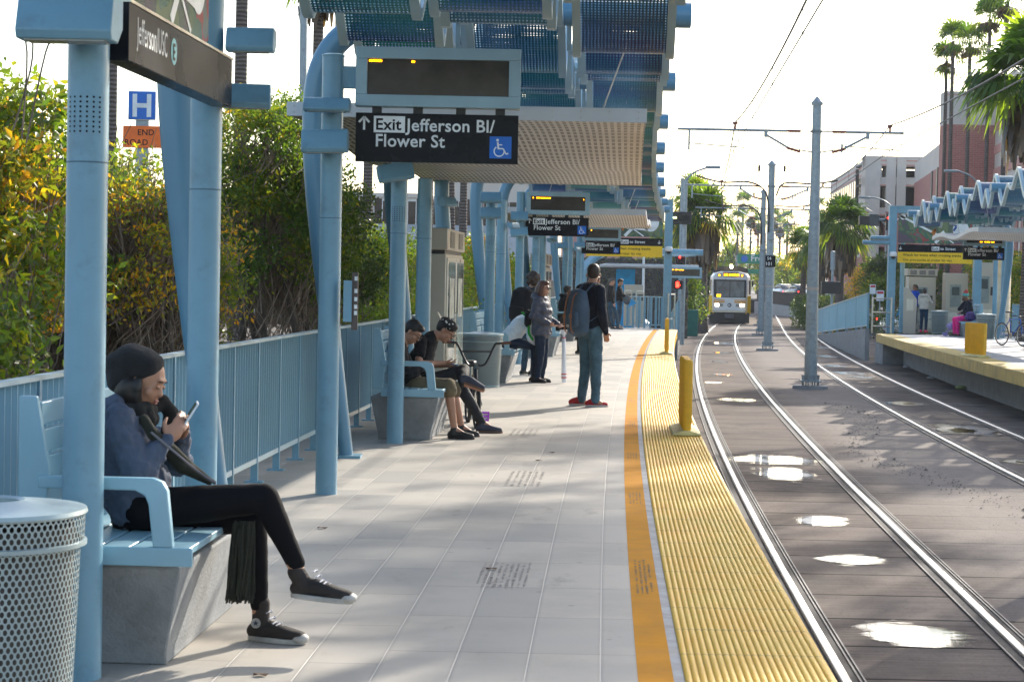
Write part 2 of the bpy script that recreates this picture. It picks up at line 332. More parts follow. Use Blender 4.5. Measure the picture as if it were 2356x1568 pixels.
# ================================================================= STATION STRUCTURES
def perf(name, cols, pitch, rad, alpha=True, rect=None, metal=.6, rough=.3, dark=(.05, .045, .04)):
    m, nt, b = nodes(name); uv = coords(nt, 'UV'); sx = nt.nodes.new('ShaderNodeSeparateXYZ'); nt.links.new(uv, sx.inputs[0]); u, v = sx.outputs[0], sx.outputs[1]
    n = noi(nt, mapv(nt, uv, (.25, .8, 1)), 1.1, 2); c = mixc(nt, rampf(nt, n, .38, .52), cols[0], cols[1]); c = mixc(nt, rampf(nt, n, .52, .64), c, cols[2])
    if rect:
        fu = ma(nt, 'ABSOLUTE', ma(nt, 'SUBTRACT', ma(nt, 'FRACT', ma(nt, 'DIVIDE', u, rect[0])), .5)); fv = ma(nt, 'ABSOLUTE', ma(nt, 'SUBTRACT', ma(nt, 'FRACT', ma(nt, 'DIVIDE', v, rect[1])), .5))
        hole = ma(nt, 'MULTIPLY', ma(nt, 'LESS_THAN', fu, rect[2]), ma(nt, 'LESS_THAN', fv, rect[3]))
    else:
        row = ma(nt, 'FLOOR', ma(nt, 'DIVIDE', v, pitch[1])); sh = ma(nt, 'MULTIPLY', ma(nt, 'MODULO', ma(nt, 'ABSOLUTE', row), 2), pitch[2])
        fu = ma(nt, 'MULTIPLY', ma(nt, 'SUBTRACT', ma(nt, 'FRACT', ma(nt, 'ADD', ma(nt, 'DIVIDE', u, pitch[0]), sh)), .5), pitch[0]); fv = ma(nt, 'MULTIPLY', ma(nt, 'SUBTRACT', ma(nt, 'FRACT', ma(nt, 'DIVIDE', v, pitch[1])), .5), pitch[1])
        fu = ma(nt, 'DIVIDE', fu, rad[0]); fv = ma(nt, 'DIVIDE', fv, rad[1])
        hole = ma(nt, 'LESS_THAN', ma(nt, 'ADD', ma(nt, 'MULTIPLY', fu, fu), ma(nt, 'MULTIPLY', fv, fv)), 1)
    if alpha:
        nt.links.new(ma(nt, 'SUBTRACT', 1, hole), b.inputs['Alpha'])
    else: c = mixc(nt, hole, c, dark)
    nt.links.new(c, b.inputs['Base Color']); b.inputs['Metallic'].default_value = metal; b.inputs['Roughness'].default_value = rough
    return m
m_wave = perf('perforated_anodised', ((.008, .13, .16), (.012, .09, .18), (.035, .045, .15)), (.033, .033, 0), (.0088, .0088), metal=.45, rough=.3)
m_wave2 = perf('perforated_anodised_green', ((.008, .16, .14), (.008, .12, .16), (.016, .06, .18)), (.033, .033, 0), (.0088, .0088), metal=.45, rough=.3)
m_white_perf = perf('perforated_soffit', ((.50, .48, .45), (.55, .53, .50), (.60, .58, .55)), None, None, alpha=False, rect=(.062, .34, .27, .38), metal=.25, rough=.45, dark=(.10, .085, .07))
m_fascia = mat('canopy_fascia', (.52, .54, .57), .45, .2, .06, 2)
WK = [(0, -.36), (.95, .30), (1.7, -.10), (2.2, .0), (2.95, -.42), (4.0, .32), (4.85, -.40), (5.35, .04), (5.8, -.36)]
def wave(t):
    t %= 5.8
    for (a, za), (b, zb) in zip(WK, WK[1:]):
        if t <= b:
            k = (t - a) / (b - a); k = .45 * k + .55 * (k * k * (3 - 2 * k)); return za + (zb - za) * k
    return -.36
ARCH = [11.8 + 5.8 * i for i in range(-1, 10)]
LANES = ((-3.24, -2.38, 0.), (-2.31, -1.42, 1.9), (-1.31, -.46, 3.55))
def canopy(name, label, side, X, ys, post_off, z0=3.95, archmat=BLUED):
    # X(u, y): lateral position; side -1 = left platform (arches spring from u=-3.3 and reach -.3), mirrored for the right
    y0 = ys[0]; root = thing(name, label, 'canopy', (X(-3.3, ys[1]), ys[1], 0))
    for ya in ys:
        dq = .055 if ya < 12 and side < 0 else 0.; P = [(-3.26 + dq, 0), (-3.43 + dq, 1.2), (-3.55 + dq, 2.3), (-3.59 + dq, 2.9), (-3.57 + dq, 3.3), (-3.47 + dq, 3.57), (-3.30, 3.75), (-3.05, 3.88), (-2.7, z0), (-1.5, z0), (-.30, z0)]
        pts = spl([(X(u, ya), ya, z) for u, z in P], 5)
        rs = [min(.112, .062 + .05 * max(0, p.z) / 2.3) for p in pts]
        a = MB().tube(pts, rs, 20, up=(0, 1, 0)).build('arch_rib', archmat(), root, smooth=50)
        bp = MB().box((X(-3.26, ya), ya, .012), (.26, .26, .024)); bp.build('base_plate', BLUE(), a)
    k = 0
    for la, (ua, ub, ph) in enumerate(LANES):
        for i in range(len(ys) - 1):
            a, b = ys[i], ys[i + 1]; nn_ = 72; P, U, rib1, rib2 = [], [], [], []; arc = 0; pz = None
            for j in range(nn_ + 1):
                y = a + (b - a) * j / nn_; z = z0 + wave(y - a + ph); t = (wave(y - a + ph + .03) - wave(y - a + ph - .03)) / .06
                if pz is not None: arc += math.hypot((b - a) / nn_, z - pz)
                pz = z; n = Vector((0, -t, 1)).normalized()
                P.append([Vector((X(ua + .05 + (ub - ua - .1) * q / 4, y), y, z)) for q in range(5)]); U.append([(la * 1.3 + (ub - ua) * q / 4, arc + a) for q in range(5)])
                for rb, uu in ((rib1, ua + .03), (rib2, ub - .03)):
                    c = Vector((X(uu, y), y, z)); rb.append([c + UX * .035 + n * .045, c - UX * .035 + n * .045, c - UX * .035 - n * .045, c + UX * .035 - n * .045])
            pn = MB().grid(P, U).build('perforated_panel', m_wave2 if (la == 1 or (i + la) % 4 == 1) else m_wave, root, smooth=60)
            MB().loft(rib1).build('side_rib', BLUEL(), pn, smooth=35); MB().loft(rib2).build('side_rib', BLUEL(), pn, smooth=35)
            if la == 0:
                for q in (.3, .72):
                    yy = a + (b - a) * q; MB().tube([(X(-3.24, yy), yy, z0 - .12 + .1 * (q > .5)), (X(-.46, yy), yy, z0 - .12 + .1 * (q > .5))], .055, 12).build('cross_tube', BLUEL(), root, smooth=60)
                for u in (-2.345, -1.365):
                    for yb in (a + .02,):
                        MB().box((X(u, yb), yb, z0 - .18), (.04, .05, .3)).build('hanger_bracket', BLUEL(), root, smooth=0)
    return root
canopy('wavy_canopy', 'long blue and teal perforated wave canopy on curved arches over the near platform', -1, lambda u, y: edge(y) + u, ARCH, -3)
REND = 69.5
ARCH2 = [63.6 - 5.8 * i for i in range(6)][::-1]
canopy('wavy_canopy', 'zigzag canopy of blue perforated metal above the opposite platform with round tube ends', 1, lambda u, y: redge(y) + .2 - u, ARCH2, 3)
def soffit(y0, y1, X, label, z=3.02):
    root = thing('flat_canopy', label, 'canopy', (X(-2.2, y0), y0, z)); ys = rng(y0, y1, .5)
    zf = lambda y: z + .10 * math.sin(math.pi * (y - y0) / (y1 - y0)) * math.cos(2.2 * math.pi * (y - y0) / (y1 - y0))
    MB().grid([[(X(-3.86 + 3.19 * q / 8, y), y, zf(y)) for q in range(9)] for y in ys], [[(3.19 * q / 8, y) for q in range(9)] for y in ys]).build('perforated_soffit', m_white_perf, root, smooth=50)
    MB().loft([[(X(-3.86, y), y, zf(y) + .006), (X(-.67, y), y, zf(y) + .006), (X(-.67, y), y, zf(y) + .115), (X(-3.86, y), y, zf(y) + .115)] for y in ys]).build('deck', m_fascia, root, smooth=30)
    for yy in (y1 + .004, y0 - .004): fo = MB().box(((X(-3.86, yy) + X(-.67, yy)) / 2, yy, z + .056), (3.2, .008, .125)).build('fascia_board', m_fascia, root, bevel=.002)
    sb = MB()
    for i in range(13):
        for zz in (.03, .085): sb.sph((X(-3.8 + .255 * i, y0), y0 - .009, z + zz), .007, 6)
    sb.build('screw', STEEL(), fo)
    for u, ya in ((-1.1, y0 + 1), (-2.9, y0 + 1), (-1.1, y0 + 6.5), (-2.9, y0 + 6.5)):
        if ya < y1: MB().tube([(X(u + .3, ya - 1.1), ya - 1.1, 3.85), (X(u, ya), ya, z + .11)], .008, 6).build('hanger_rod', STEEL(), root)
    return root
soffit(17.75, 29.4, lambda u, y: edge(y) + u, 'beige perforated flat canopy hung above the bench behind the first exit sign')
soffit(42.3, 52.6, lambda u, y: edge(y) + u, 'beige perforated flat canopy further along, behind the second exit sign')
soffit(49.0, 58.2, lambda u, y: redge(y) - u, 'white flat canopy over the opposite platform', 3.0)
# ---- posts
def flood(parent, c, rz=0., w_=.33, tilt=0., hs=1.):
    c = Vector(c); a = Vector((math.cos(rz), math.sin(rz), 0)); f = Vector((math.sin(rz), -math.cos(rz), 0)); k = w_ / .33
    ct, st = math.cos(tilt), math.sin(tilt); A = a * ct + UZ * st; Zt = UZ * ct - a * st
    prof = [(-.10, .075), (.04, .085), (.07, .06), (.115, -.055), (.10, -.085), (-.02, -.085), (-.10, -.03)]
    h = MB().prism([(x * k, z * k * hs) for x, z in prof], c - A * w_ / 2, f, Zt, A * w_); o = h.build('lamp_housing', BLUE(), parent, bevel=.006)
    MB().prism([(.093 * k, -.0855 * k * hs), (-.015 * k, -.0855 * k * hs), (-.015 * k, -.09 * k * hs), (.093 * k, -.09 * k * hs)], c - A * (w_ / 2 - .03), f, Zt, A * (w_ - .06)).build('lens', mat('frosted_lens', (.30, .30, .27), .25), o, smooth=0)
    MB().bar(c - f * .1 * k, c - f * .17 * k, .06, .05).build('lamp_arm', BLUE(), o)
    return o
m_hole = mat('speaker_hole_black', (.01, .01, .012), .9)
def post(u, y, h, label, floods=(), holes=True, X=S, sideX=1, group='round blue posts of the near platform'):
    p = X(u, y); t = thing('light_post', label, 'post', p, group)
    MB().lathe([(.08, 0), (.08, h)], p, 28).build('pole', BLUE(), t, smooth=50)
    MB().lathe([(.084, h), (.084, h + .012), (.06, h + .02)], p, 28).build('cap', BLUE(), t)
    MB().lathe([(.0812, 2.02), (.0812, 2.026)], p, 28).build('joint_ring', mat('seam_dark', (.07, .14, .19), .6), t)
    if holes:
        g = MB()
        for i in range(8):
            for j in range(6):
                an = math.radians(-90 + (j - 2.5) * 18); r_ = .0815; c = p + Vector((r_ * math.cos(an), r_ * math.sin(an), 2.14 + i * .019)); n = Vector((math.cos(an), math.sin(an), 0)); tv = Vector((-math.sin(an), math.cos(an), 0))
                g.add([c + (tv * math.cos(k * math.pi / 3) + UZ * math.sin(k * math.pi / 3)) * .0048 for k in range(6)], [tuple(range(6))])
        g.build('speaker_grille', m_hole, t, smooth=0)
    for q in floods: flood(t, p + Vector(q[:3]), *q[3:])
    return t
order = ('nearest', 'second', 'third', 'fourth', 'fifth')
fl_a = [(-.03, -.2, 2.56, 0, .36, 0)]
post(-3.0, 7.8, 2.75, 'large round blue post in the foreground left, between the bin and the seated girl', fl_a)
post(-3.0, 10.1, 3.25, 'round blue post behind the seated girl, holding the far end of the station name sign', [(.22, 0, 2.78, 0, .24, 0), (.2, .02, 2.50, .1, .24, 0)], holes=False)
post(-3.0, 14.6, 3.2, 'tall round blue post carrying the nearest display board and exit sign', [(-.02, -.2, 2.83, 0, .33, 0, .6), (-.03, -.2, 2.57, 0, .33, .03)], holes=False)
post(-3.02, 19.22, 2.72, 'round blue post in front of the bench with the two boys', [(-.03, -.2, 2.60, .2, .33, .17)])
post(-3.0, 21.45, 2.65, 'round blue post just behind the bench with the two boys', [(.24, -.05, 2.42, .9, .2, 0)], holes=False)
for y, l, hol, fl in ((31.0, 'round blue post with speaker holes, left of the pair behind the mesh bin', True, [(0, -.2, 2.86, 0, .33, 0), (0, -.2, 2.62, 0, .33, 0)]), (33.2, 'round blue post, right of the pair behind the mesh bin', False, [(.2, 0, 2.5, .9, .2, 0)]),
        (37.8, 'round blue post holding the second display board', False, [(-.02, -.2, 2.8, 0, .33, 0), (-.02, -.2, 2.5, 0, .33, .1)]), (42.6, 'round blue post with speaker holes behind the hooded man', True, [(0, -.2, 2.6, 0, .33, 0)]), (44.8, 'round blue post close behind the speaker post near the far steel map case', False, [(.2, 0, 2.5, .9, .2, 0)]),
        (54.2, 'round blue post with a floodlight beyond the far steel map case', True, [(-.1, -.2, 2.55, 0, .33, 0)]), (56.4, 'round blue post with angled floodlight beyond the far map case', False, [(.2, 0, 2.5, .9, .2, 0)]), (61.0, 'slim looking far blue post holding the third display board', False, [(0, -.2, 2.7, 0, .33, 0)])):
    post(-3.0, y, 3.25 if y in (37.8, 61.0) else 2.9, l, fl, hol)
# ---- signs
m_sign = mat('sign_black', (.012, .013, .018), .28, 0, .05, 2, spec=.12)
m_let = mat('sign_white', (.78, .80, .80), .5); m_yl = mat('sign_yellow', (.88, .55, .01), .45, 0, .04); m_blu = mat('sign_blue', (.0, .13, .55), .4)
m_scr = mat('display_glass', (.045, .037, .032), .22, 0, .25, 5); m_led = mat('led_amber', (1, .4, .02), .5, emit=(1, .33, .0), es=5)
def wheelchair(o, u, v, s, parent):
    o, u, v = Vector(o), Vector(u), Vector(v); n = u.cross(v); f = lambda a, b: o + u * (a * s) + v * (b * s) + n * .0018
    m_ = MB(); r = .012 * s / .14
    def ln(pts, w): 
        for p, q in zip(pts, pts[1:]): m_.bar(f(*p), f(*q), w * s, .0012, up=n)
    m_.add([f(.36 + .065 * math.cos(a), .83 + .065 * math.sin(a)) for a in [k * math.pi / 5 for k in range(10)]], [tuple(range(10))])
    ln([(.37, .74), (.40, .46)], .08); ln([(.37, .45), (.62, .45), (.76, .2), (.86, .24)], .065); ln([(.39, .62), (.58, .62)], .05)
    ln([(.44 + .23 * math.cos(math.radians(a)), .33 + .23 * math.sin(math.radians(a))) for a in range(125, 371, 18)], .055)
    return m_.build('wheelchair_symbol', m_let, parent, smooth=0)
def arrow(o, u, v, s, parent, m_=None, dn=1):
    o, u, v = Vector(o), Vector(u), Vector(v) * dn; n = u.cross(Vector(v) * dn); k = MB()
    for a, b in (((0, 0), (0, .9)), ((0, .95), (-.38, .55)), ((0, .95), (.38, .55))):
        k.bar(o + u * a[0] * s + v * a[1] * s + n * .0016, o + u * b[0] * s + v * b[1] * s + n * .0016, .16 * s, .001, up=n)
    k.build('arrow', m_ or m_let, parent, smooth=0)
def exit_box(o, u, v, h, parent):
    o, u, v = Vector(o), Vector(u), Vector(v); n = u.cross(v); w_ = h * 1.9
    b = MB().add([o + n * .0012, o + u * w_ + n * .0012, o + u * w_ + v * h + n * .0012, o + v * h + n * .0012], [(0, 1, 2, 3)]).build('exit_plate', m_let, parent, smooth=0)
    text('Exit', h * .98, o + u * h * .09 + v * h * .17, u, v, m_sign, b, .02, dep=.0024)
def board(px_, y, label_d, label_e, led, X=None, xl=None, w_=1.2, rz=0.):
    # display box hung above an exit sign; xl = left end in metres
    u = Vector((math.cos(rz), math.sin(rz), 0)); n = Vector((math.sin(rz), -math.cos(rz), 0)); o = Vector((xl, y, 0))
    t = thing('display_board', label_d, 'display', o + u * w_ / 2 + UZ * 2.84, 'display boards')
    zc = 3.055; hh = .43
    cc = o + u * w_ / 2 + UZ * zc
    fr = MB(); a = .085
    fr.box(cc + UZ * (hh / 2 - a / 2), (w_, .16, a), (u, n, UZ)); fr.box(cc - UZ * (hh / 2 - a / 2), (w_, .16, a), (u, n, UZ))
    for s in (-1, 1): fr.box(cc + u * s * (w_ / 2 - a / 2), (a, .157, hh - 2 * a), (u, n, UZ))
    fr.box(cc - n * .05, (w_ - .02, .05, hh - .02), (u, n, UZ)); fr.build('housing', mat('display_housing', (.27, .40, .46), .42, 0, .05), t, bevel=.004)
    sc_ = MB().box(cc + n * .04, (w_ - 2 * a, .02, hh - 2 * a), (u, n, UZ)).build('screen', m_scr, t, smooth=0)
    l = MB()
    for a0, a1, zz, hz in led: l.box(cc + u * ((a0 + a1) / 2 * (w_ / 2 - a)) + UZ * zz + n * .052, (abs(a1 - a0) * (w_ / 2 - a), .004, hz), (u, n, UZ))
    l.build('led_text', m_led, sc_, smooth=0)
    MB().box(o - u * .07 + UZ * 3.05, (.14, .07, .16), (u, n, UZ)).build('bracket', BLUE(), t, bevel=.004)
    e = thing('exit_sign', label_e, 'sign', o + u * w_ / 2 + UZ * 2.44, 'hanging exit signs'); zb, zt = 2.44, 2.795
    MB().box(o + u * (w_ * .4975) + UZ * ((zb + zt) / 2), (w_ * .99, .06, zt - zb), (u, n, UZ)).build('sign_panel', m_sign, e, bevel=.003)
    cl = MB()
    for k in (.13, .38, .64, .88): cl.box(o + u * w_ * k + UZ * 2.818, (.07, .05, .045), (u, n, UZ))
    cl.build('clamp', BLK(), e)
    fo = o + n * .031
    arrow(fo + u * .065 + UZ * (zt - .125), u, UZ, .10, e); exit_box(fo + u * .135 + UZ * (zt - .142), u, UZ, .12, e)
    text('Jefferson Bl/', .128, fo + u * .375 + UZ * (zt - .127), u, UZ, m_let, e, .016, dep=.0015, sx=.98)
    text('Flower St', .128, fo + u * .145 + UZ * (zt - .243), u, UZ, m_let, e, .016, dep=.0015, sx=.98)
    q = fo + u * (w_ * .99 - .205) + UZ * (zb + .04); sq = MB().add([q + n * .001, q + u * .16 + n * .001, q + u * .16 + UZ * .16 + n * .001, q + UZ * .16 + n * .001], [(0, 1, 2, 3)]).build('blue_plate', m_blu, e, smooth=0)
    wheelchair(q, u, UZ, .16, sq); return t
xl1 = WD(820, 180, 14.6).x
board(0, 14.6, 'nearest display board, pale blue box with a dark screen and two amber marks', 'largest black exit sign, hanging under the nearest display board', [(-.98, -.8, .115, .012), (-.38, -.335, .113, .012)], xl=xl1)
xl2 = WD(1211, 460, 37.8).x
board(0, 37.8, 'second display board with a row of amber letters, past the first flat canopy', 'second black exit sign, above the man with curly hair', [(-.93, -.9, .1, .02), (-.8, -.66, .1, .018), (-.64, -.42, .098, .018), (-.4, -.28, .098, .022), (.93, .95, .08, .02)], xl=xl2)
xl3 = WD(1338, 560, 61.0).x
board(0, 61.0, 'third and farthest display board on the near platform', 'smallest black exit sign on the near platform, overlapping the yellow warning sign', [(-.62, -.58, .1, .03)], xl=xl3)
# station name sign with art panel between the first two posts
t = thing('station_name_sign', 'long black station name sign at upper left with a painted panel above', 'sign', (-1.6, 8.7, 2.43))
A0 = Vector((-1.53, 7.86, 2.43)); A1 = Vector((-1.42, 9.95, 2.43)); u = (A1 - A0).normalized(); n = u.cross(UZ)
MB().box((A0 + A1) / 2 - n * .05 + UZ * .115, (.1, (A1 - A0).length, .23), (n, u, UZ)).build('sign_panel', m_sign, t, bevel=.003)
MB().box((A0 + A1) / 2 - n * .05 + UZ * .236, (.112, (A1 - A0).length, .012), (n, u, UZ)).build('top_trim', STEEL(), t)
text('Jefferson/USC', .15, A0 + u * .13 + UZ * .085, u, UZ, m_let, t, .004, dep=.002, sx=.60)
cc = A0 + u * .79 + UZ * .125 + n * .002
ci = MB().add([cc + u * .058 * math.cos(a) + UZ * .058 * math.sin(a) for a in [k * math.pi / 14 for k in range(28)]], [tuple(range(28))]).build('round_emblem', mat('emblem_aqua', (.15, .55, .62), .4), t, smooth=0)
text('E', .1, cc - u * .03 - UZ * .036, u, UZ, m_sign, ci, .02, dep=.002)
def artpanel(o, u, n, w_, h, parent, seed, scene=0):
    g = MB().box(o + u * w_ / 2 + UZ * h / 2, (.02, w_, h), (n, u, UZ)); m, nt, b = nodes('painted_glass'); v = coords(nt)
    vo = nn(nt, 'TexNoise', i_Scale=1.6, i_Detail=2.0, i_Distortion=1.2); nt.links.new(v, vo.inputs['Vector']); cr_ = nt.nodes.new('ShaderNodeValToRGB'); nt.links.new(vo.outputs[0], cr_.inputs[0]); e = cr_.color_ramp; e.interpolation = 'CONSTANT'
    for i, (p_, c_) in enumerate(((0, (.10, .07, .10)), (.38, (.06, .10, .07)), (.47, (.12, .17, .08)), (.54, (.04, .13, .09)), (.60, (.30, .05, .05)), (.66, (.12, .14, .13)))):
        el = e.elements[i] if i < 2 else e.elements.new(p_); el.position = p_; el.color = (*c_, 1)
    nt.links.new(cr_.outputs[0], b.inputs['Base Color']); b.inputs['Roughness'].default_value = .25
    p = g.build('art_panel', m, parent); k = MB(); q = o + n * .012
    f = lambda a, b_: q + u * (a * w_) + UZ * (b_ * h)
    for a, b_, wd in (((.02, .95), (.55, .28), .035), ((.55, .28), (.62, .42), .05), ((.50, .02), (.62, .34), .05), ((.58, .3), (.8, .25), .04), ((.6, .28), (.75, .02), .02)): k.bar(f(*a), f(*b_), wd * w_ * .8, .002, up=n)
    for ca, cb, r in ((.06, .92, .11), (.84, .5, .32)): k.add([f(ca + r * .55 * math.cos(x) * h / w_ * 1.6, cb + r * math.sin(x)) + n * .001 for x in [j * math.pi / 12 for j in range(24)]], [tuple(range(24))])
    k.build('white_figure', m_let, p, smooth=0)
    for c_, pts in (((.02, .08, .3), ((.72, .75), (.78, .6), (.74, .45))), ((.45, .03, .03), ((.3, .9), (.36, .75), (.42, .88))), ((.5, .16, .02), ((.45, .35), (.5, .5), (.47, .2)))):
        s = MB()
        for x, y_ in zip(pts, pts[1:]): s.bar(f(*x) + n * .003, f(*y_) + n * .003, .03 * w_, .002, up=n)
        s.build('painted_stroke', mat('stroke_%d' % int(c_[0] * 100), c_, .4), p, smooth=0)
artpanel(A0 + UZ * .26 + u * .1 - n * .05, u, n, 1.6, .62, t, 1)
# small vertical notice on the display post
t = thing('notice_sign', 'narrow brown edge-on notice sign bracketed to the display post', 'sign', S(-2.8, 14.6, 1.35), )
p = S(-2.83, 14.5); MB().box(p + Vector((.03, 0, 1.42)), (.045, .03, .42)).build('sign_panel', mat('brown_sign', (.10, .075, .065), .6), t, bevel=.004)
MB().box(p + Vector((-.02, .01, 1.42)), (.06, .1, .30)).build('bracket', BLUE(), t)
k = MB()
for z in (1.585, 1.495, 1.435, 1.38, 1.335): k.box(p + Vector((.038, -.016, z)), (.022, .002, .03))
k.build('white_mark', m_let, t, smooth=0)
# ---- platform fence
def fence(X, y0, y1, label, zb=0., hgt=1.1, near=0.):
    t = thing('platform_fence', label, 'fence', (X(y0), y0, zb)); ys = rng(y0, y1, .5)
    MB().loft([[(X(y) + a, y, zb + hgt + b) for a, b in ((-.03, -.022), (.03, -.022), (.03, .0), (-.03, .0))] for y in ys]).build('top_rail', mat('rail_pale', (.42, .53, .57), .35, .2), t, smooth=20)
    MB().loft([[(X(y) + a, y, zb + .17 + b) for a, b in ((-.022, -.02), (.022, -.02), (.022, .02), (-.022, .02))] for y in ys]).build('bottom_rail', BLUEL(), t, smooth=20)
    k = MB(); y = y0 + .05
    while y < y1: k.box((X(y), y, zb + (.19 + hgt - .022) / 2), (.040, .008, hgt - .215)); y += .098
    k.build('picket_infill', mat('fence_blue', (.26, .42, .50), .4, 0, .05, 1), t, smooth=0)
    y = y0 + .3
    while y < y1: MB().box((X(y), y, zb + .55), (.055, .05, 1.08)).build('post', BLUE(), t, smooth=0); MB().box((X(y), y, zb + .006), (.14, .12, .012)).build('foot_plate', BLUE(), t, smooth=0); y += .98 * (1 if y < 30 else 2.5)
    return t
fence(lambda y: edge(y) - 3.66, 6.2, 64, 'blue vertical bar fence along the back of the near platform, behind the benches')
# ---- benches
def bench():
    t = thing('bench', 'x', 'bench', (0, 0, 0), 'benches of the near platform'); L = 1.9
    bb = MB().loft([[(-.66, .22, .0), (-.14, .22, .0), (-.14, L - .22, .0), (-.66, L - .22, .0)], [(-.66, .21, .05), (-.14, .21, .05), (-.14, L - .21, .05), (-.66, L - .21, .05)], [(-.72, .04, .42), (-.05, .04, .42), (-.05, L - .04, .42), (-.72, L - .04, .42)], [(-.71, .05, .435), (-.06, .05, .435), (-.06, L - .05, .435), (-.71, L - .05, .435)]])
    bb.build('concrete_base', mat('bench_concrete', (.27, .28, .285), .85, 0, .15, 4, bump=.6, bs=70, dirt=((.14, .14, .14), .5)), t, bevel=.012)
    s = MB()
    for i in range(5): s.box((-.55 + i * .122, L / 2, .495), (.108, L - .03, .03))
    s.build('seat', BLUEL() if 0 else mat('bench_paint', (.25, .43, .52), .35, 0, .06, 3, spec=.6), t, bevel=.004)
    for y in (.006, L - .006): MB().box((-.305, y, .473), (.62, .014, .075)).build('end_plate', mat('bench_paint', None), t, bevel=.005)
    for y in (.03, L / 2, L - .03):
        MB().prism([(-.70, .51), (-.60, .51), (-.575, .8), (-.63, 1.10), (-.70, 1.10)], (0, y - .02, 0), UX, UZ, (0, .04, 0)).build('back_support', mat('bench_paint', None), t, bevel=.006)
    k = MB()
    for i in range(5): 
        z = .60 + i * .107; x = -.60 - .012 * abs(i - 1.5)
        k.box((x, L / 2, z), (.025, L - .1, .092))
    k.build('backrest', mat('bench_paint', None), t, bevel=.005)
    for y in (.0,):
        pts = [(-.62, .785), (-.16, .785), (-.12, .77), (-.10, .735), (-.075, .51), (-.155, .51), (-.175, .68), (-.19, .715), (-.23, .735), (-.62, .735)]
        MB().prism(pts, (0, y - .025 + (.028 if y == 0 else -.028), 0), UX, UZ, (0, .05, 0)).build('armrest', mat('bench_paint', None), t, bevel=.007, segs=3)
    return t
mat('bench_paint', (.25, .43, .52), .35, 0, .06, 3, spec=.6)
bn0 = bench(); b1 = Vector((-1.255, 7.86, 0)); bn0.location = b1; bn0.rotation_euler.z = -.045; bn0['label'] = 'bench in the foreground where the girl with the phone sits'
benches = [bn0]
def put_bench(x, y, label, grp=None): return place(bn0, (x, y, 0), -phi(y), label, grp)
put_bench(-.66, 19.40, 'bench where two boys sit, partly behind a round post')
put_bench(.04, 30.55, 'bench where the person in the white and green jacket sits, beside the mesh bin')
put_bench(-.63, 25.9 + 1.6, 'bench with slatted back just left of the mesh bin') if 0 else None
put_bench(.98, 41.4, 'bench where the boy hides his face in his hands')
put_bench(1.75, 52.6, 'farthest bench on the near platform, under the person in the dark hood')
# ---- bins
m_mesh = perf('expanded_mesh', ((.26, .33, .35), (.30, .37, .39), (.33, .40, .42)), (.0226, .0200, .5), (.0070, .0098), metal=.3, rough=.4)
def bin_():
    t = thing('litter_bin', 'x', 'bin', (0, 0, 0), 'round mesh litter bins'); n = 56; m_b = mat('bin_paint', (.30, .38, .40), .35, .2)
    P, U = [], []
    for z, r in ((.03, .275), (.2, .283), (.45, .295), (.675, .303)):
        P.append([(r * math.cos(2 * math.pi * j / n), r * math.sin(2 * math.pi * j / n), z) for j in range(n + 1)]); U.append([(j / n * 1.836, z) for j in range(n + 1)])
    MB().grid(P, U).build('mesh_body', m_mesh, t, smooth=60)
    P, U = [], []
    for z, r in ((.675, .315), (.775, .318)):
        P.append([(r * math.cos(2 * math.pi * j / n), r * math.sin(2 * math.pi * j / n), z) for j in range(n + 1)]); U.append([(j / n * 1.944, z) for j in range(n + 1)])
    MB().grid(P, U).build('mesh_collar', m_mesh, t, smooth=60)
    MB().lathe([(.262, .03), (.285, .74)], n=32).build('liner', mat('bin_liner', (.05, .045, .04), .7), t)
    MB().lathe([(.27, 0), (.28, .0), (.28, .03), (.27, .03)], n=n, cap=False).build('base_ring', m_b, t)
    MB().lathe([(.312, .665), (.324, .668), (.324, .682), (.312, .685)], n=n, cap=False).build('collar_ring', m_b, t)
    l = MB().lathe([(.318, .77), (.326, .778), (.322, .792), (.30, .795), (.20, .800), (.13, .815), (.115, .82), (.10, .812), (.098, .76)], n=n, cap=False).build('lid', m_b, t, smooth=35)
    MB().lathe([(.001, .755), (.098, .76)], n=24, cap=False).build('opening', m_hole, l)
    return t
bi = bin_(); bi.location = (-1.765, 6.76, 0); bi['label'] = 'big round mesh bin at the lower left corner'
place(bi, (-.45, 29.62, 0), 0, 'round mesh bin between the bicycle and the person in the white and green jacket')
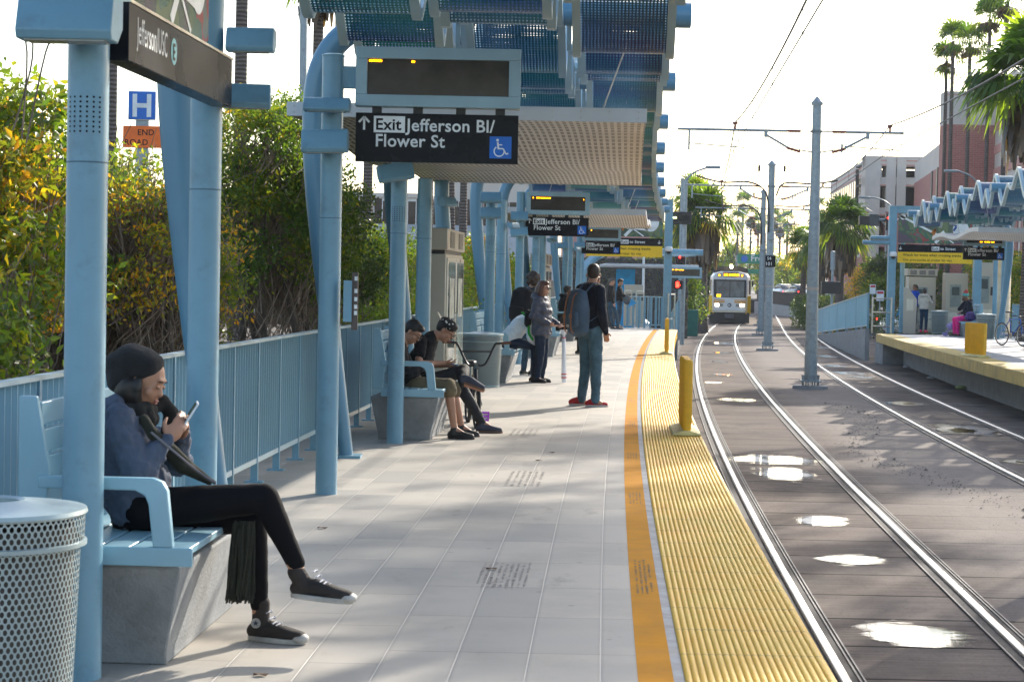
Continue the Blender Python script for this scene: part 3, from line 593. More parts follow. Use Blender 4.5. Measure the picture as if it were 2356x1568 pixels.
# ---- steel map cases
m_gl = mat('case_glass', (.20, .27, .24), .06, 0, .3, 1.4, spec=.8)
def mapcase(x, y, label):
    t = thing('map_case', label, 'map case', (x, y, 0), 'steel map cases'); rz = -phi(y); a = Vector((math.cos(rz), math.sin(rz), 0)); b = Vector((-math.sin(rz), math.cos(rz), 0)); o = Vector((x, y, 0))
    c = lambda p, q, z: o + a * p + b * q + UZ * z
    m_c = mat('case_beige_steel', (.42, .39, .335), .38, .35, .05, 1)
    MB().box(c(-.16, 1.2, .98), (.32, 2.4, 1.84), (a, b, UZ)).build('cabinet', m_c, t, bevel=.008)
    MB().box(c(-.16, 1.2, 2.08), (.36, 2.44, .27), (a, b, UZ)).build('header', m_c, t, bevel=.012)
    MB().box(c(-.16, 1.2, 1.925), (.28, 2.3, .05), (a, b, UZ)).build('shadow_gap', BLK(), t)
    for q in (.62, 1.78):
        MB().box(c(.008, q, 1.05), (.03, 1.1, 1.6), (a, b, UZ)).build('door_frame', STEEL(), t, bevel=.006)
        d = MB().box(c(.022, q, 1.08), (.008, .92, 1.44), (a, b, UZ)).build('glass_pane', m_gl, t, smooth=0)
        p = MB().box(c(.027, q, 1.35), (.002, .6, .5), (a, b, UZ)); p.build('poster', mat('poster_pale', (.42, .47, .43), .5, 0, .4, 5), d, smooth=0)
        MB().box(c(.022, q, 2.08), (.012, .55, .2), (a, b, UZ)).build('header_window', mat('header_dark', (.06, .055, .05), .3), t, bevel=.003)
    return t
mapcase(-.83, 24.4, 'steel and glass map case behind the bench with the two boys')
mapcase(.72, 45.8, 'far steel map case beside the man with curly hair')
# ---- yellow track-edge barriers: rows of flexible slats on a base
def barrier(c, L, n_, h, rz, label, X=None):
    t = thing('edge_barrier', label, 'barrier', c, 'yellow slat barriers on the platform edges'); c = Vector(c); b = Vector((-math.sin(rz), math.cos(rz), 0)); a = Vector((math.cos(rz), math.sin(rz), 0))
    MB().loft([[c + b * (L / 2 + .07) * s + a * p + UZ * z for p, z in ((-.15, .011), (-.14, .03), (-.04, .06), (.04, .06), (.14, .03), (.15, .011))] for s in (-1, 1)]).build('base', mat('barrier_base', (.70, .60, .26), .6, 0, .15, 5), t, bevel=.005)
    for i in range(n_):
        q = c + b * (L * (i / (n_ - 1) - .5)) if n_ > 1 else c
        s = MB(); s.loft([[q + UZ * z + a * (rx * math.cos(k * math.pi / 6)) + b * (.022 * math.sin(k * math.pi / 6)) for k in range(12)] for z, rx in ((.055, .038), (.13, .042), (.14, .048), (h - .03, .048), (h, .036))])
        s.build('slat', YEL(), t, smooth=50)
    return t
c = W(1590, 1003); barrier((c.x - .02, c.y + .55, 0), 1.15, 14, .80, -.045, 'row of yellow flexible slats on the near platform edge, level with the two boys')
c = W(1534, 815); barrier((c.x, c.y + .1, 0), .9, 9, .80, -phi(44), 'far yellow slat barrier near the end of the tactile strip, seen end on')
c = W(2234, 820); barrier((c.x + .1, c.y, 0), 1.15, 14, .80, -phi(46) + .22, 'wide yellow slat barrier on the edge of the opposite platform')
# ================================================================= GATES AND OPPOSITE PLATFORM
def gate(label, px, y, d, wd=2.6):
    # portal with art panel and warning sign; d = +1 sign extends right of the column, -1 left
    t = thing('sign_portal', label, 'portal', (px, y, 0)); w_ = .26
    MB().box((px, y, 2.22), (w_, .26, 4.44)).build('column', BLUE(), t, bevel=.01)
    MB().box((px + d * (wd + .4), y, 2.22), (w_, .26, 4.44)).build('column', BLUE(), t, bevel=.01)
    MB().box((px + d * (wd + .4) / 2, y, 4.31), (wd + .14, .255, .26)).build('beam', BLUE(), t, bevel=.01)
    x0 = px + .2 if d > 0 else px - .2 - wd
    for q, zz in ((.0, 3.25), (.28, 3.42)) if d > 0 else ():
        k = MB().tube([(px - 1.05 + q, y - .1, zz - .1), (px - .1, y - .1, zz - .1)], .07, 12).build('lamp_tube', BLUE(), t); MB().box((px - .6 + q * .5, y - .1, zz - .18), (.8 - q * .6, .09, .03)).build('lens', mat('frosted_lens', None), k)
    n = Vector((0, -1, 0)); o = Vector((x0, y - .05, 0))
    e = thing('warning_sign', 'yellow and black warning sign ' + ('on the opposite platform' if d > 0 else 'at the far end of the near platform'), 'sign', o + UX * wd / 2 + UZ * 2.46, 'yellow warning signs')
    MB().box(o + UX * wd / 2 + UZ * 2.97, (wd, .08, .26)).build('black_band', m_sign, e, smooth=0)
    MB().box(o + UX * wd / 2 + UZ * 2.65, (wd, .08, .376)).build('yellow_band', m_yl, e, smooth=0)
    f = o + n * .041
    arrow(f + UX * (.08 if d > 0 else wd - .12) + UZ * 3.03, UX, UZ, .12, e, dn=-1)
    exit_box(f + UX * (wd * .45) + UZ * 2.90, UX, UZ, .14, e); text('to Street', .14, f + UX * (wd * .45 + .3) + UZ * 2.925, UX, UZ, m_let, e, .015, dep=.002)
    text('Watch for trains when crossing tracks', .122, f + UX * .17 + UZ * 2.70, UX, UZ, m_sign, e, .015, dep=.002, sx=1.02); text('Use precaución al cruzar las vías', .122, f + UX * .17 + UZ * 2.53, UX, UZ, m_sign, e, .004, dep=.002, sx=1.02)
    artpanel(Vector((x0, y, 3.15)), UX, Vector((0, -1, 0)), wd, 1.0, t, 3)
    c = thing('dome_camera', 'white dome security camera on the portal column ' + ('of the opposite platform' if d > 0 else 'of the near platform'), 'camera', (px, y - .25, 2.75), 'dome cameras')
    MB().lathe([(.01, .12), (.10, .11), (.13, .04), (.13, -.02), (.11, -.05)], (px, y - .27, 2.72), 20).build('camera_housing', WHT(), c)
    MB().sph((px, y - .27, 2.66), .085, 10).build('dark_dome', BLK(), c); MB().box((px, y - .15, 2.76), (.06, .1, .06)).build('bracket', WHT(), c)
gate('blue steel portal at the far end of the near platform', 5.28, 68.2, -1)
gate('blue steel portal at the end of the opposite platform', 13.2, 69.6, 1)
def pipe_rail(pts, z0, h, label, ww=.03, levels=(1., .55)):
    t = thing('pipe_railing', label, 'railing', pts[0]); 
    for p in pts: p = Vector(p); MB().tube([p, p + UZ * h], ww, 10).build('upright', STEEL(), t)
    for l in levels: MB().tube([Vector(p) + UZ * h * l * .96 for p in pts], ww * .8, 8).build('cross_rail', STEEL(), t)
pipe_rail([(5.3, 67.9, 0), (5.6, 68.9, 0)], 0, 1.25, 'short steel pipe railing at the near platform end', levels=(1., .3))
pipe_rail([(12.45, 68.9, 0), (13.1, 68.9, 0)], 0, 1.25, 'steel pipe railing with yellow bands at the opposite platform end', levels=(1., .6, .2))
def board2(xl, y, la, lb): board(0, y, la, lb, [(-.25, -.1, -.1, .02), (.0, .12, -.1, .02), (.16, .3, -.1, .025), (.38, .55, -.1, .02)], xl=xl)
board2(WD(2216, 560, 57.5).x, 57.5, 'display board of the opposite platform with amber letters', 'black exit sign of the opposite platform beside the yellow warning sign')
for u, y, l in ((-3.9, 59.6, 'blue post of the opposite platform with a narrow notice, behind the bicycle'), (-3.9, 65.5, 'blue post behind the seated woman with pink trousers'), (-3.9, 67.4, 'blue post left of the seated woman on the opposite platform'), (-1.05, 70.6, 'blue post just behind the opposite portal column'), (-3.9, 55.0, 'blue post beside the opposite display board')):
    post(0, y, 3.3, l, [(0, -.2, 2.7, 0, .33, 0)] if y == 59.6 else (), holes=False, X=lambda a, yy, u=u: Vector((redge(yy) - u, yy, 0)), group='posts of the opposite platform')
t = place(bi, (15.2, 63.9, 0), 0, 'mesh bin of the opposite platform beside the seated woman'); t['group'] = 'bins of the opposite platform'
t = place(bi, (15.15, 70.6, 0), 0, 'mesh bin behind the couple at the ticket machines'); t['group'] = 'bins of the opposite platform'
b_ = place(bn0, (15.0, 67.6, 0), math.pi - .1, 'bench of the opposite platform under the woman in pink trousers'); b_['group'] = 'benches of the opposite platform'
fence(lambda y: redge(y) + 4.75, 50, 69, 'blue fence along the back of the opposite platform', hgt=1.1)
# ramp beyond the opposite platform
ra, rb = Vector((13.4, 70.2, 0)), Vector((16.3, 101, -1.0))
k = MB(); k.loft([[p + Vector((-.95, 0, .12)), p + Vector((-.8, 0, .12)), p + Vector((-.8, 0, -3)), p + Vector((-.95, 0, -3))] for p in (ra, ra.lerp(rb, .3), rb)]); t = k.build('ramp_curb_wall', mat('concrete', None), smooth=0); tag(t, 'sloping concrete wall under the blue ramp fence beyond the opposite platform', 'wall')
def sfence(a, b, label, h=1.15, pitch=.13):
    a, b = Vector(a), Vector(b); t = thing('ramp_fence', label, 'fence', a); L = (b - a).length; d = (b - a) / L
    MB().bar(a + UZ * h, b + UZ * h, .06, .04).build('top_rail', mat('rail_pale', None), t, smooth=0); MB().bar(a + UZ * .12, b + UZ * .12, .05, .04).build('bottom_rail', BLUEL(), t, smooth=0)
    k = MB(); i = pitch / 2
    while i < L: p = a + d * i; k.box(p + UZ * (h + .12) / 2, (.045, .012, h - .16)); i += pitch
    k.build('picket_infill', mat('fence_blue', None), t, smooth=0)
    i = 0.
    while i <= L + .01: MB().box(a + d * i + UZ * h / 2, (.07, .07, h)).build('post', BLUE(), t, smooth=0); i += L / 6
sfence(ra + Vector((-.87, 0, .12)), rb + Vector((-.87, 0, .12)), 'blue fence running down the ramp beyond the opposite platform', 1.25)
sfence((4.0, 69.4, 0), (5.2, 69.4, 0), 'short blue fence beside the near portal column', 1.1)
sfence((5.75, 69.0, -.1), (6.6, 84, -1), 'blue fence along the ramp at the far end of the near platform', 1.1)
tag(MB().loft([[(1.0, y, z - .02), (5.62 + (y - 67.5) * .06, y, z - .02), (5.62 + (y - 67.5) * .06, y, -1.02), (1.0, y, -1.02)] for y, z in ((67.5, 0), (70.5, 0), (84, -1.0))]).build('end_ramp', mat('concrete', None), smooth=0), kind='structure')
# ticket machines
def tvm(x, y, label, w_=.8, h=1.9, head=True):
    t = thing('ticket_machine', label, 'ticket machine', (x, y, 0), 'ticket machines'); m_c = mat('case_beige_steel', (.42, .39, .335), .38, .35, .05, 1)
    MB().box((x, y, h / 2), (w_, .6, h)).build('cabinet', m_c, t, bevel=.015)
    MB().box((x - w_ * .05, y - .303, h * .62), (w_ * .5, .012, h * .38)).build('front_panel', mat('tvm_grey_green', (.22, .27, .26), .4), t, bevel=.003)
    MB().box((x - w_ * .05, y - .312, h * .70), (w_ * .34, .01, h * .14)).build('screen', mat('tvm_screen', (.03, .06, .07), .2), t, smooth=0)
    MB().box((x + w_ * .32, y - .31, h * .6), (w_ * .12, .02, h * .12)).build('card_slot', BLK(), t, smooth=0)
    MB().box((x, y - .31, h * .2), (w_ * .8, .01, h * .28)).build('lower_door', STEEL(), t, bevel=.003)
    if head:
        MB().box((x, y, h + .16), (w_ + .1, .62, .25)).build('header', m_c, t, bevel=.01)
        for i in range(3): MB().box((x - w_ * .33 + i * w_ * .33, y - .315, h + .16), (w_ * .24, .01, .17)).build('header_sign', mat('header_grey', (.2, .19, .18), .5), t, smooth=0)
tvm(14.95, 73.1, 'ticket machine with a three part header, in front of the couple', 1.0, 2.0)
tvm(16.1, 72.6, 'ticket machine with a dark notice, in the middle of the row', .8, 2.15, False)
tvm(17.0, 72.0, 'tall beige ticket cabinet with a blue framed panel', .7, 2.55, False)
t = thing('steel_drum', 'tall round stainless steel column beside the ticket machines', 'column', (17.65, 72, 0)); MB().lathe([(.33, 0), (.33, 2.9), (.30, 2.93)], (17.65, 72, 0), 28).build('drum', STEEL(), t); MB().lathe([(.337, 1.3), (.337, 1.32)], (17.65, 72, 0), 28).build('band', mat('case_beige_steel', None), t)
tvm(4.6, 76.0, 'ticket machine at the far end of the near platform', .7, 1.5, False)
t = thing('info_panel', 'leaning beige slab panel beside the opposite portal', 'panel', (13.75, 69.2, 0)); MB().prism([(-.12, 0), (.32, 0), (.34, 1.2), (.0, 1.62), (-.12, 1.6)], (13.7, 69.2, 0), UX, UZ, (0, .06, 0)).build('slab', mat('case_beige_steel', None), t, bevel=.01); MB().box((13.8, 69.19, 1.0), (.25, .01, .4)).build('plate', STEEL(), t)
# validators, far shelter on the near side
for x, y, l in ((4.2, 72.6, 'slim steel ticket validator, left of the pair'), (4.55, 71.4, 'steel ticket validator with black notice, right of the pair')):
    t = thing('ticket_validator', l, 'validator', (x, y, 0), 'ticket validators'); MB().box((x, y, .62), (.28, .34, 1.24)).build('body', mat('case_beige_steel', None), t, bevel=.02); MB().box((x, y - .176, 1.05), (.2, .01, .22)).build('notice', BLK(), t, smooth=0); MB().box((x, y, 1.27), (.24, .3, .06)).build('reader', STEEL(), t, bevel=.01)
t = thing('entrance_shelter', 'small shelter of curved blue arches and a white roof beyond the near platform end', 'shelter', (4.5, 80, 0))
for i in range(3):
    yy = 78 + i * 3.2; P = [(2.9, yy, -.9), (2.75, yy, 1.4), (2.9, yy, 2.1), (3.4, yy, 2.62), (4.2, yy, 2.8), (7.4, yy, 2.8)]; MB().tube(spl(P, 5), .12, 14, up=(0, 1, 0)).build('arch_rib', BLUE(), t)
MB().box((5.4, 80.5, 2.25), (3.6, 6, .12)).build('roof', m_fascia, t, bevel=.02)
MB().box((4.45, 79, .6), (.75, .08, 3.0)).build('blue_banner', mat('banner_blue', (.0, .30, .62), .5), t)
board(0, 77.2, 'small far display board with amber text beyond the near portal', 'x', [(-.9, -.8, .1, .02), (-.7, -.45, .1, .02), (-.4, -.1, .1, .02)], xl=6.0, w_=1.3)
for o in [o for o in COL.objects if o.get('label') == 'x' and o.name.startswith('exit_sign')]:
    for c in list(o.children_recursive) + [o]: bpy.data.objects.remove(c)
for o in COL.objects:
    if o.get('label', '').startswith('small far display'): o.location.z -= 1.05
# ================================================================= CATENARY
m_ins = mat('insulator_red', (.22, .05, .035), .4)
def cpole(x, y, h, label, arms=True, sign=False, cable=False):
    t = thing('catenary_pole', label, 'pole', (x, y, -1), 'galvanised catenary poles between the tracks'); r0, r1 = (.165, .112) if y < 60 else (.165, .128)
    MB().lathe([(r0, -.78), (r1, h - .12)], (x, y, 0), 20).build('mast', GALV(), t, smooth=50)
    MB().lathe([(r1 + .04, h - .12), (r1 + .045, h - .05), (r1 + .02, h - .03), (.02, h + .1)], (x, y, 0), 8).build('pointed_cap', GALV(), t, smooth=20)
    MB().box((x, y, -.80), (.5, .5, .04)).build('base_plate', GALV(), t, bevel=.005); MB().lathe([(.46, -1.0), (.44, -.92), (.1, -.92)], (x, y, 0), 18).build('footing', mat('concrete', None), t)
    for i in range(8):
        a = math.pi / 8 + i * math.pi / 4; MB().lathe([(.016, -.93), (.016, -.70), (.026, -.70), (.026, -.65)], (x + .21 * math.cos(a), y + .21 * math.sin(a), 0), 6).build('anchor_bolt', GALV(), t)
    for z in (.05, .85): MB().box((x, y - r0 + .005, z), (.12, .03, .22)).build('hand_hole_cover', GALV(), t, bevel=.02)
    MB().lathe([(r0 - .012, .88 + .6), (r0 - .012, .96 + .6)], (x, y, 0), 20, cap=False).build('tape_band', mat('tape_pale', (.45, .38, .33), .6), t)
    if arms:
        for s, f in ((-1, lambda q: (L1(q) + R1(q)) / 2), (1, lambda q: (L2(q) + R2(q)) / 2)):
            tx = f(y); ex = tx - 1.45 if s < 0 else tx + .35; za = 5.47; k = MB().tube([(x + s * .75, y, za), (ex, y, za)], .035, 8); k.build('cross_arm', GALV(), t)
            mid = x + (tx - x) * (.62 if s < 0 else .7)
            MB().tube([(x + s * .7, y, 4.97 + .08), (mid, y, za - .1)], .032, 8).build('strut', GALV(), t)
            MB().box((mid, y, za - .07), (.09, .06, .20)).build('strut_clamp', GALV(), t)
            for zz, ze in ((za, za), (4.95, 5.05)):
                MB().tube([(x + s * .1, y, zz), (x + s * .42, y, zz + (ze - zz) * .5)], .02, 6).build('arm_joint', GALV(), t); MB().lathe([(.03, 0), (.05, .02)] * 6 and [(.03 + .02 * (i % 2), i * .03) for i in range(12)], (0, 0, 0), 8)
                ik = MB(); 
                for i in range(9): q = x + s * (.42 + i * .033); ik.tube([(q, y, zz + (ze - zz) * (.5 + i * .05)), (q + s * .012, y, zz + (ze - zz) * (.5 + i * .05))], .05, 8)
                ik.tube([(x + s * .40, y, zz), (x + s * .75, y, ze)], .03, 8); ik.build('insulator', m_ins, t)
            MB().lathe([(r1 + .03, za - .03), (r1 + .03, za + .03)], (x, y, 0), 16, cap=False).build('clamp_band', GALV(), t)
            dx = tx - 1.15 if s < 0 else tx - 1.2
            MB().tube([(dx, y, za if s < 0 else za - .3), (dx, y, 4.95)], .03, 6).build('drop_bracket', GALV(), t); MB().tube([(dx, y, 5.12), (tx + .25, y, 5.03)], .018, 6).build('registration_arm', GALV(), t)
            q = MB().tube([(tx, y, za), (tx, y, za + .16)], .03, 8); q.tube([(tx, y, za + .14), (tx, y, za + .2)], .07, 8); q.build('insulator', m_ins, t)
    if cable:
        for s in (-1, 1):
            c = spl([(x + s * .1, y - r0, 3.6), (x + s * .12, y - .25, 4.6), (x + s * .3, y - .2, 5.3), (x + s * .9, y - .1, 5.62), (x + s * 2.0, y, 5.6), (x + s * 3.0, y, 5.85)], 5) if s < 0 else spl([(x + .18, y - .1, 5.1), (x + .5, y, 5.6), (x + 1.6, y, 5.6), (x + 2.6, y, 5.75)], 5)
            MB().tube(c, .035, 8).build('feeder_cable', BLK(), t)
            MB().tube(spl([(x + s * .2, y, h - .9), (x + s * .9, y, h - .8), (x + s * .75, y, h - .35), (x + s * .5, y, h - .35)], 6), .008, 5).build('jumper_wire', BLK(), t)
            MB().tube(spl([(x + s * .5, y, h - .2), (x + s * .9, y, h - .4), (x + s * 1.1, y, h - 1.4), (x + s * 1.5, y, 5.6)], 6), .008, 5).build('jumper_wire', BLK(), t)
            MB().tube([(x + s * .5, y, h - .35), (x + s * .5, y, h - .1)], .05, 8).build('arrester', BLK(), t)
        MB().box((x, y - r1 - .05, 3.5), (.26, .1, .3)).build('junction_box', GALV(), t, bevel=.02)
    if sign:
        s = MB().box((x + .0, y - r1 - .06, 1.6 + .92), (.40, .012, .46)).build('number_plate', m_sign, t, smooth=0)
        text('S4', .17, (x - .13, y - r1 - .068, 2.58), UX, UZ, m_let, s, .01, dep=.002); text('101', .19, (x - .2, y - r1 - .068, 2.36), UX, UZ, m_let, s, .01, dep=.002)
cy = lambda y: (R1(y) + L2(y)) / 2
cpole(7.55, 50.2, 6.25, 'nearest and largest galvanised catenary pole between the two tracks')
cpole(10.1, 78.6, 6.4, 'second catenary pole, with a black number plate and a curved cable', sign=True, cable=True)
cpole(12.72, 102, 6.4, 'third catenary pole just left of the numbered one', cable=True)
for y, l in ((127, 'fourth catenary pole, partly behind the third'), (152, 'fifth catenary pole far down the line'), (180, 'farthest catenary pole down the line')): cpole(cy(y), y, 6.3, l)
cpole(cy(18), 18, 6.25, 'catenary pole just right of the frame')
m_wire = mat('wire_dark', (.03, .03, .03), .5)
for nm, f in (('near', lambda q: (L1(q) + R1(q)) / 2), ('far', lambda q: (L2(q) + R2(q)) / 2)):
    sp = [-8, 18, 50.2, 78.6, 102, 127, 152, 180, 208]; t = thing('overhead_wires', 'pair of overhead wires above the %s track' % nm, 'wires', (f(18), 18, 5), 'overhead contact wires')
    ms, ct, dr = [], [], MB()
    for a, b in zip(sp, sp[1:]):
        for i in range(14):
            y = a + (b - a) * i / 14; q = i / 14; off = .22 * math.sin(2 * math.pi * (y / 50)); ms.append((f(a) + (f(b) - f(a)) * q, y, 5.66 - .42 * 4 * q * (1 - q) * .8)); ct.append((f(a) + (f(b) - f(a)) * q + .0, y, 5.02))
            if i % 3 == 1: dr.tube([ms[-1], ct[-1]], .006, 4); dr.box(ct[-1], (.03, .06, .03))
    MB().tube(ms, .018, 6).build('messenger_wire', m_wire, t); MB().tube(ct, .013, 6).build('contact_wire', m_wire, t); dr.build('droppers', m_wire, t)
# ================================================================= TRAM
ty_ = 129.6; tx_ = (L1(ty_) + R1(ty_)) / 2; ang = -math.atan(.105)
tr = thing('tram', 'white and yellow light rail train with its lights on, arriving on the near track', 'train', (tx_, ty_, -1)); O = tr.location.copy()
g = lambda X, Y, d=0.: O + Vector(((X - 930) / 214, d, (1205 - Y) / 214))
m_tw = mat('tram_white', (.76, .76, .75), .3, 0, .04, 1, dirt=((.3, .28, .25), .3)); m_ty = mat('tram_yellow', (.80, .50, .02), .35, 0, .05, 1); m_td = mat('tram_dark', (.02, .02, .022), .35); m_tg = mat('tram_glass', (.16, .18, .19), .08, 0, .3, 1.2); m_to = mat('tram_orange', (.75, .33, .01), .4)
LB = 26.
prof = lambda s=1.: [(-1.30 * s, .75), (1.30 * s, .75), (1.32 * s, 1.9), (1.30 * s, 3.05), (1.12 * s, 3.30), (.6 * s, 3.42), (-.6 * s, 3.42), (-1.12 * s, 3.30), (-1.30 * s, 3.05), (-1.32 * s, 1.9)]
MB().loft([[O + Vector((x, d, z)) for x, z in prof(s)] for s, d in ((.80, .0), (.86, .06), (1, .9), (1, LB))]).build('body_shell', m_tw, tr, smooth=30)
def pl(name, x0, x1, y0, y1, m_, d=-.02, th=.03, par=None, bev=0): return MB().add([g(x0, y1, d), g(x1, y1, d), g(x1, y0, d), g(x0, y0, d), g(x0, y1, d + th), g(x1, y1, d + th), g(x1, y0, d + th), g(x0, y0, d + th)], [(0, 1, 2, 3), (4, 7, 6, 5), (0, 4, 5, 1), (3, 2, 6, 7), (0, 3, 7, 4), (1, 5, 6, 2)]).build(name, m_, par or tr, smooth=0, bevel=bev)
pl('windscreen_frame', 703, 1152, 588, 838, m_td, -.035, .06, bev=.01); ws = [pl('windscreen_pane', 740, 922, 612, 830, m_tg, -.05), pl('windscreen_pane', 934, 1125, 612, 830, m_tg, -.05)]
pl('run_number', 748, 802, 797, 828, mat('led_amber', None), -.055, .004, ws[0])
pl('front_panel', 705, 1150, 838, 1012, m_tw, -.03)
for a, b_ in ((708, 858), (995, 1150)):
    pl('orange_stripe', a, b_, 866, 879, m_to, -.035, .004); pl('orange_stripe', a, b_, 888, 910, m_to, -.035, .004)
m_hl = mat('headlight_glow', (1, .9, .7), .3, emit=(1, .78, .45), es=14); m_lens = mat('lamp_lens_grey', (.3, .32, .3), .2)
for a, h in ((725, 728), (1012, 1075)):
    f = pl('lamp_surround', a, a + 118, 918, 966, STEEL(), -.04, .01); pl('headlight', h, h + 52, 924, 962, m_hl, -.05, .01, f); pl('signal_lamp', h + 58 if a < 800 else h - 58, h + 105 if a < 800 else h - 12, 924, 962, m_lens, -.05, .01, f)
for a in (750, 1065): f = pl('upper_lamp', a, a + 58, 508, 550, m_lens, -.03, .03); pl('amber_lamp', a + 18, a + 38, 518, 540, mat('led_amber', None), -.036, .005, f)
ds = pl('destination_sign', 830, 1042, 488, 548, m_td, -.04, .05); text('LOS ANGELES', .21, g(840, 537, -.045), UX, UZ, mat('led_amber', None), ds, .015, dep=.002, sx=.73)
lg = MB().add([g(926 + 28 * math.cos(a), 943 + 28 * math.sin(a), -.034) for a in [k * math.pi / 12 for k in range(24)]], [tuple(range(24))]).build('round_logo', m_td, tr, smooth=0); text('M', .19, g(907, 957, -.036), UX, UZ, m_let, lg, .02, dep=.002)
for s in (-1, 1):
    MB().add([O + Vector(p) for p in ((s * 1.03, -.03, .66), (s * 1.37, .35, .66), (s * 1.37, .35, 1.84), (s * 1.03, -.03, 1.84), (s * 1.0, .3, .72), (s * 1.2, .5, .72), (s * 1.2, .5, 1.84), (s * 1.0, .3, 1.84))], [(0, 1, 2, 3), (4, 5, 6, 7), (0, 4, 7, 3), (1, 5, 6, 2), (0, 1, 5, 4), (3, 2, 6, 7)]).build('yellow_corner_panel', m_ty, tr, smooth=0)
    MB().box(O + Vector((s * 1.345, 14, 1.25)), (.03, 24, 1.1)).build('yellow_side_band', m_ty, tr, smooth=0)
    MB().add([O + Vector(p) for p in ((s * 1.08, .0, 1.95), (s * 1.345, .85, 1.95), (s * 1.33, .85, 2.85), (s * 1.08, .0, 2.85))], [(0, 1, 2, 3)]).build('corner_window', m_td, tr, smooth=0)
    MB().box(O + Vector((s * 1.34, 14, 2.35)), (.02, 23, .8)).build('side_windows', m_td, tr, smooth=0)
    MB().box(O + Vector((s * 1.45, -.05, 2.65)), (.10, .14, .34)).build('mirror', m_td, tr, bevel=.02)
    MB().tube([g(930 + s * 60, 575, -.08), g(930 + s * 150, 730, -.08)], .012, 6).build('wiper', m_td, tr)
pl('bumper', 700, 1155, 1012, 1046, STEEL(), -.10, .12, bev=.02); pl('skirt', 660, 1205, 1046, 1190, m_td, .05, 1.0)
MB().box(O + Vector((0, -.15, .5)), (.62, .5, .3)).build('coupler', mat('coupler_grey', (.12, .12, .13), .6, .4), tr, bevel=.04)
MB().box(O + Vector((0, 13, .45)), (2.4, 25, .6)).build('underframe', m_td, tr, smooth=0)
MB().loft([[O + Vector((x, d, z)) for x, z in ((-1.18, 3.36), (1.18, 3.36), (1.1, 3.62), (.7, 3.75), (-.7, 3.75), (-1.1, 3.62))] for d in (1.0, 12)]).build('roof_box', m_td, tr, smooth=20)
hd = MB().lathe([(.10, 0), (.13, .05), (.13, .2)], O + Vector((.05, .7, 3.62)), 14).build('roof_headlight_housing', m_td, tr); MB().sph(O + Vector((.05, .52, 3.74)), .115, 12).build('roof_headlight', mat('headlight_glow2', (1, .9, .7), .3, emit=(1, .75, .4), es=40), tr)
pg = MB()
for s in (-1, 1): pg.tube([O + Vector((s * .5, 6, 3.8)), O + Vector((s * .2, 7.2, 4.7)), O + Vector((s * .5, 6.2, 5.9))], .03, 6)
pg.tube([O + Vector((-.8, 6.2, 5.95)), O + Vector((.8, 6.2, 5.95))], .03, 6); pg.build('pantograph', m_td, tr)
tr.rotation_euler.z = ang
# ================================================================= SIGNALS, LAMPS, SIGNS
m_sig = mat('signal_black', (.012, .012, .013), .45); m_red = mat('signal_red', (1, .05, .02), .4, emit=(1, .02, .01), es=7); m_grn = mat('signal_bar_pale', (.8, 1, .6), .4, emit=(.7, .9, .35), es=2.2)
sp = thing('signal_post', 'black signal post with horizontal rail signal, red vertical signal and red hand', 'traffic signal', (6.95, 84, -1)); X0 = WD(1562, 600, 84).x
P_ = lambda px, py: WD(px, py, 84)
sp.location = (P_(1570, 700).x, 84, -1)
a = P_(1570, 745); a.z = -1; b_ = a.copy(); b_.z = P_(1570, 480).z + 1.2; MB().tube([a, b_], .09, 12).build('pole', GALV(), sp)
def sbox(x0, y0, x1, y1, m_, name, par, d=0., th=.25, bev=.02):
    p, q = P_(x0, y0), P_(x1, y1); return MB().box(((p.x + q.x) / 2, 84 - .1 + d, (p.z + q.z) / 2), (abs(q.x - p.x), th, abs(p.z - q.z))).build(name, m_, par, bevel=bev)
hb = sbox(1537, 487, 1590, 516, m_sig, 'rail_signal_housing', sp)
for i, x in enumerate((1549, 1564, 1578)):
    c = P_(x, 501); MB().lathe([(.13, 0), (.14, .06), (.12, .06)], n=14, cap=False); 
    MB().tube([(c.x, 83.74, c.z), (c.x, 83.6, c.z)], .13, 14, cap=False).build('lens_hood', m_sig, hb); 
    if i == 0: MB().box((c.x, 83.75, c.z), (.24, .03, .07)).build('lit_bar', m_grn, hb, smooth=0)
vb = sbox(1553, 577, 1575, 625, m_sig, 'signal_housing', sp, -.1)
for y in (585, 601, 617): c = P_(1564, y); MB().tube([(c.x, 83.6, c.z), (c.x, 83.42, c.z)], .14, 14, cap=False).build('lens_hood', m_sig, vb)
c = P_(1568, 587); MB().box((c.x - .03, 83.6, c.z), (.22, .03, .06)).build('lit_arrow', m_red, vb, smooth=0); MB().box((c.x - .1, 83.6, c.z - .08), (.06, .03, .1)).build('lit_arrow', m_red, vb, smooth=0)
hb2 = sbox(1549, 645, 1569, 665, m_sig, 'pedestrian_signal_housing', sp, -.1); c = P_(1557, 655); hnd = MB(); hnd.box((c.x, 83.66, c.z - .04), (.13, .02, .13))
for i in range(4): hnd.box((c.x - .052 + i * .035, 83.66, c.z + .06 + (.02 if 0 < i < 3 else 0)), (.026, .02, .12))
hnd.box((c.x + .09, 83.66, c.z - .01), (.06, .02, .03)); hnd.build('red_hand', m_red, hb2, smooth=0)
tag(sp, 'signal post with horizontal rail signal, red arrow signal and red hand')
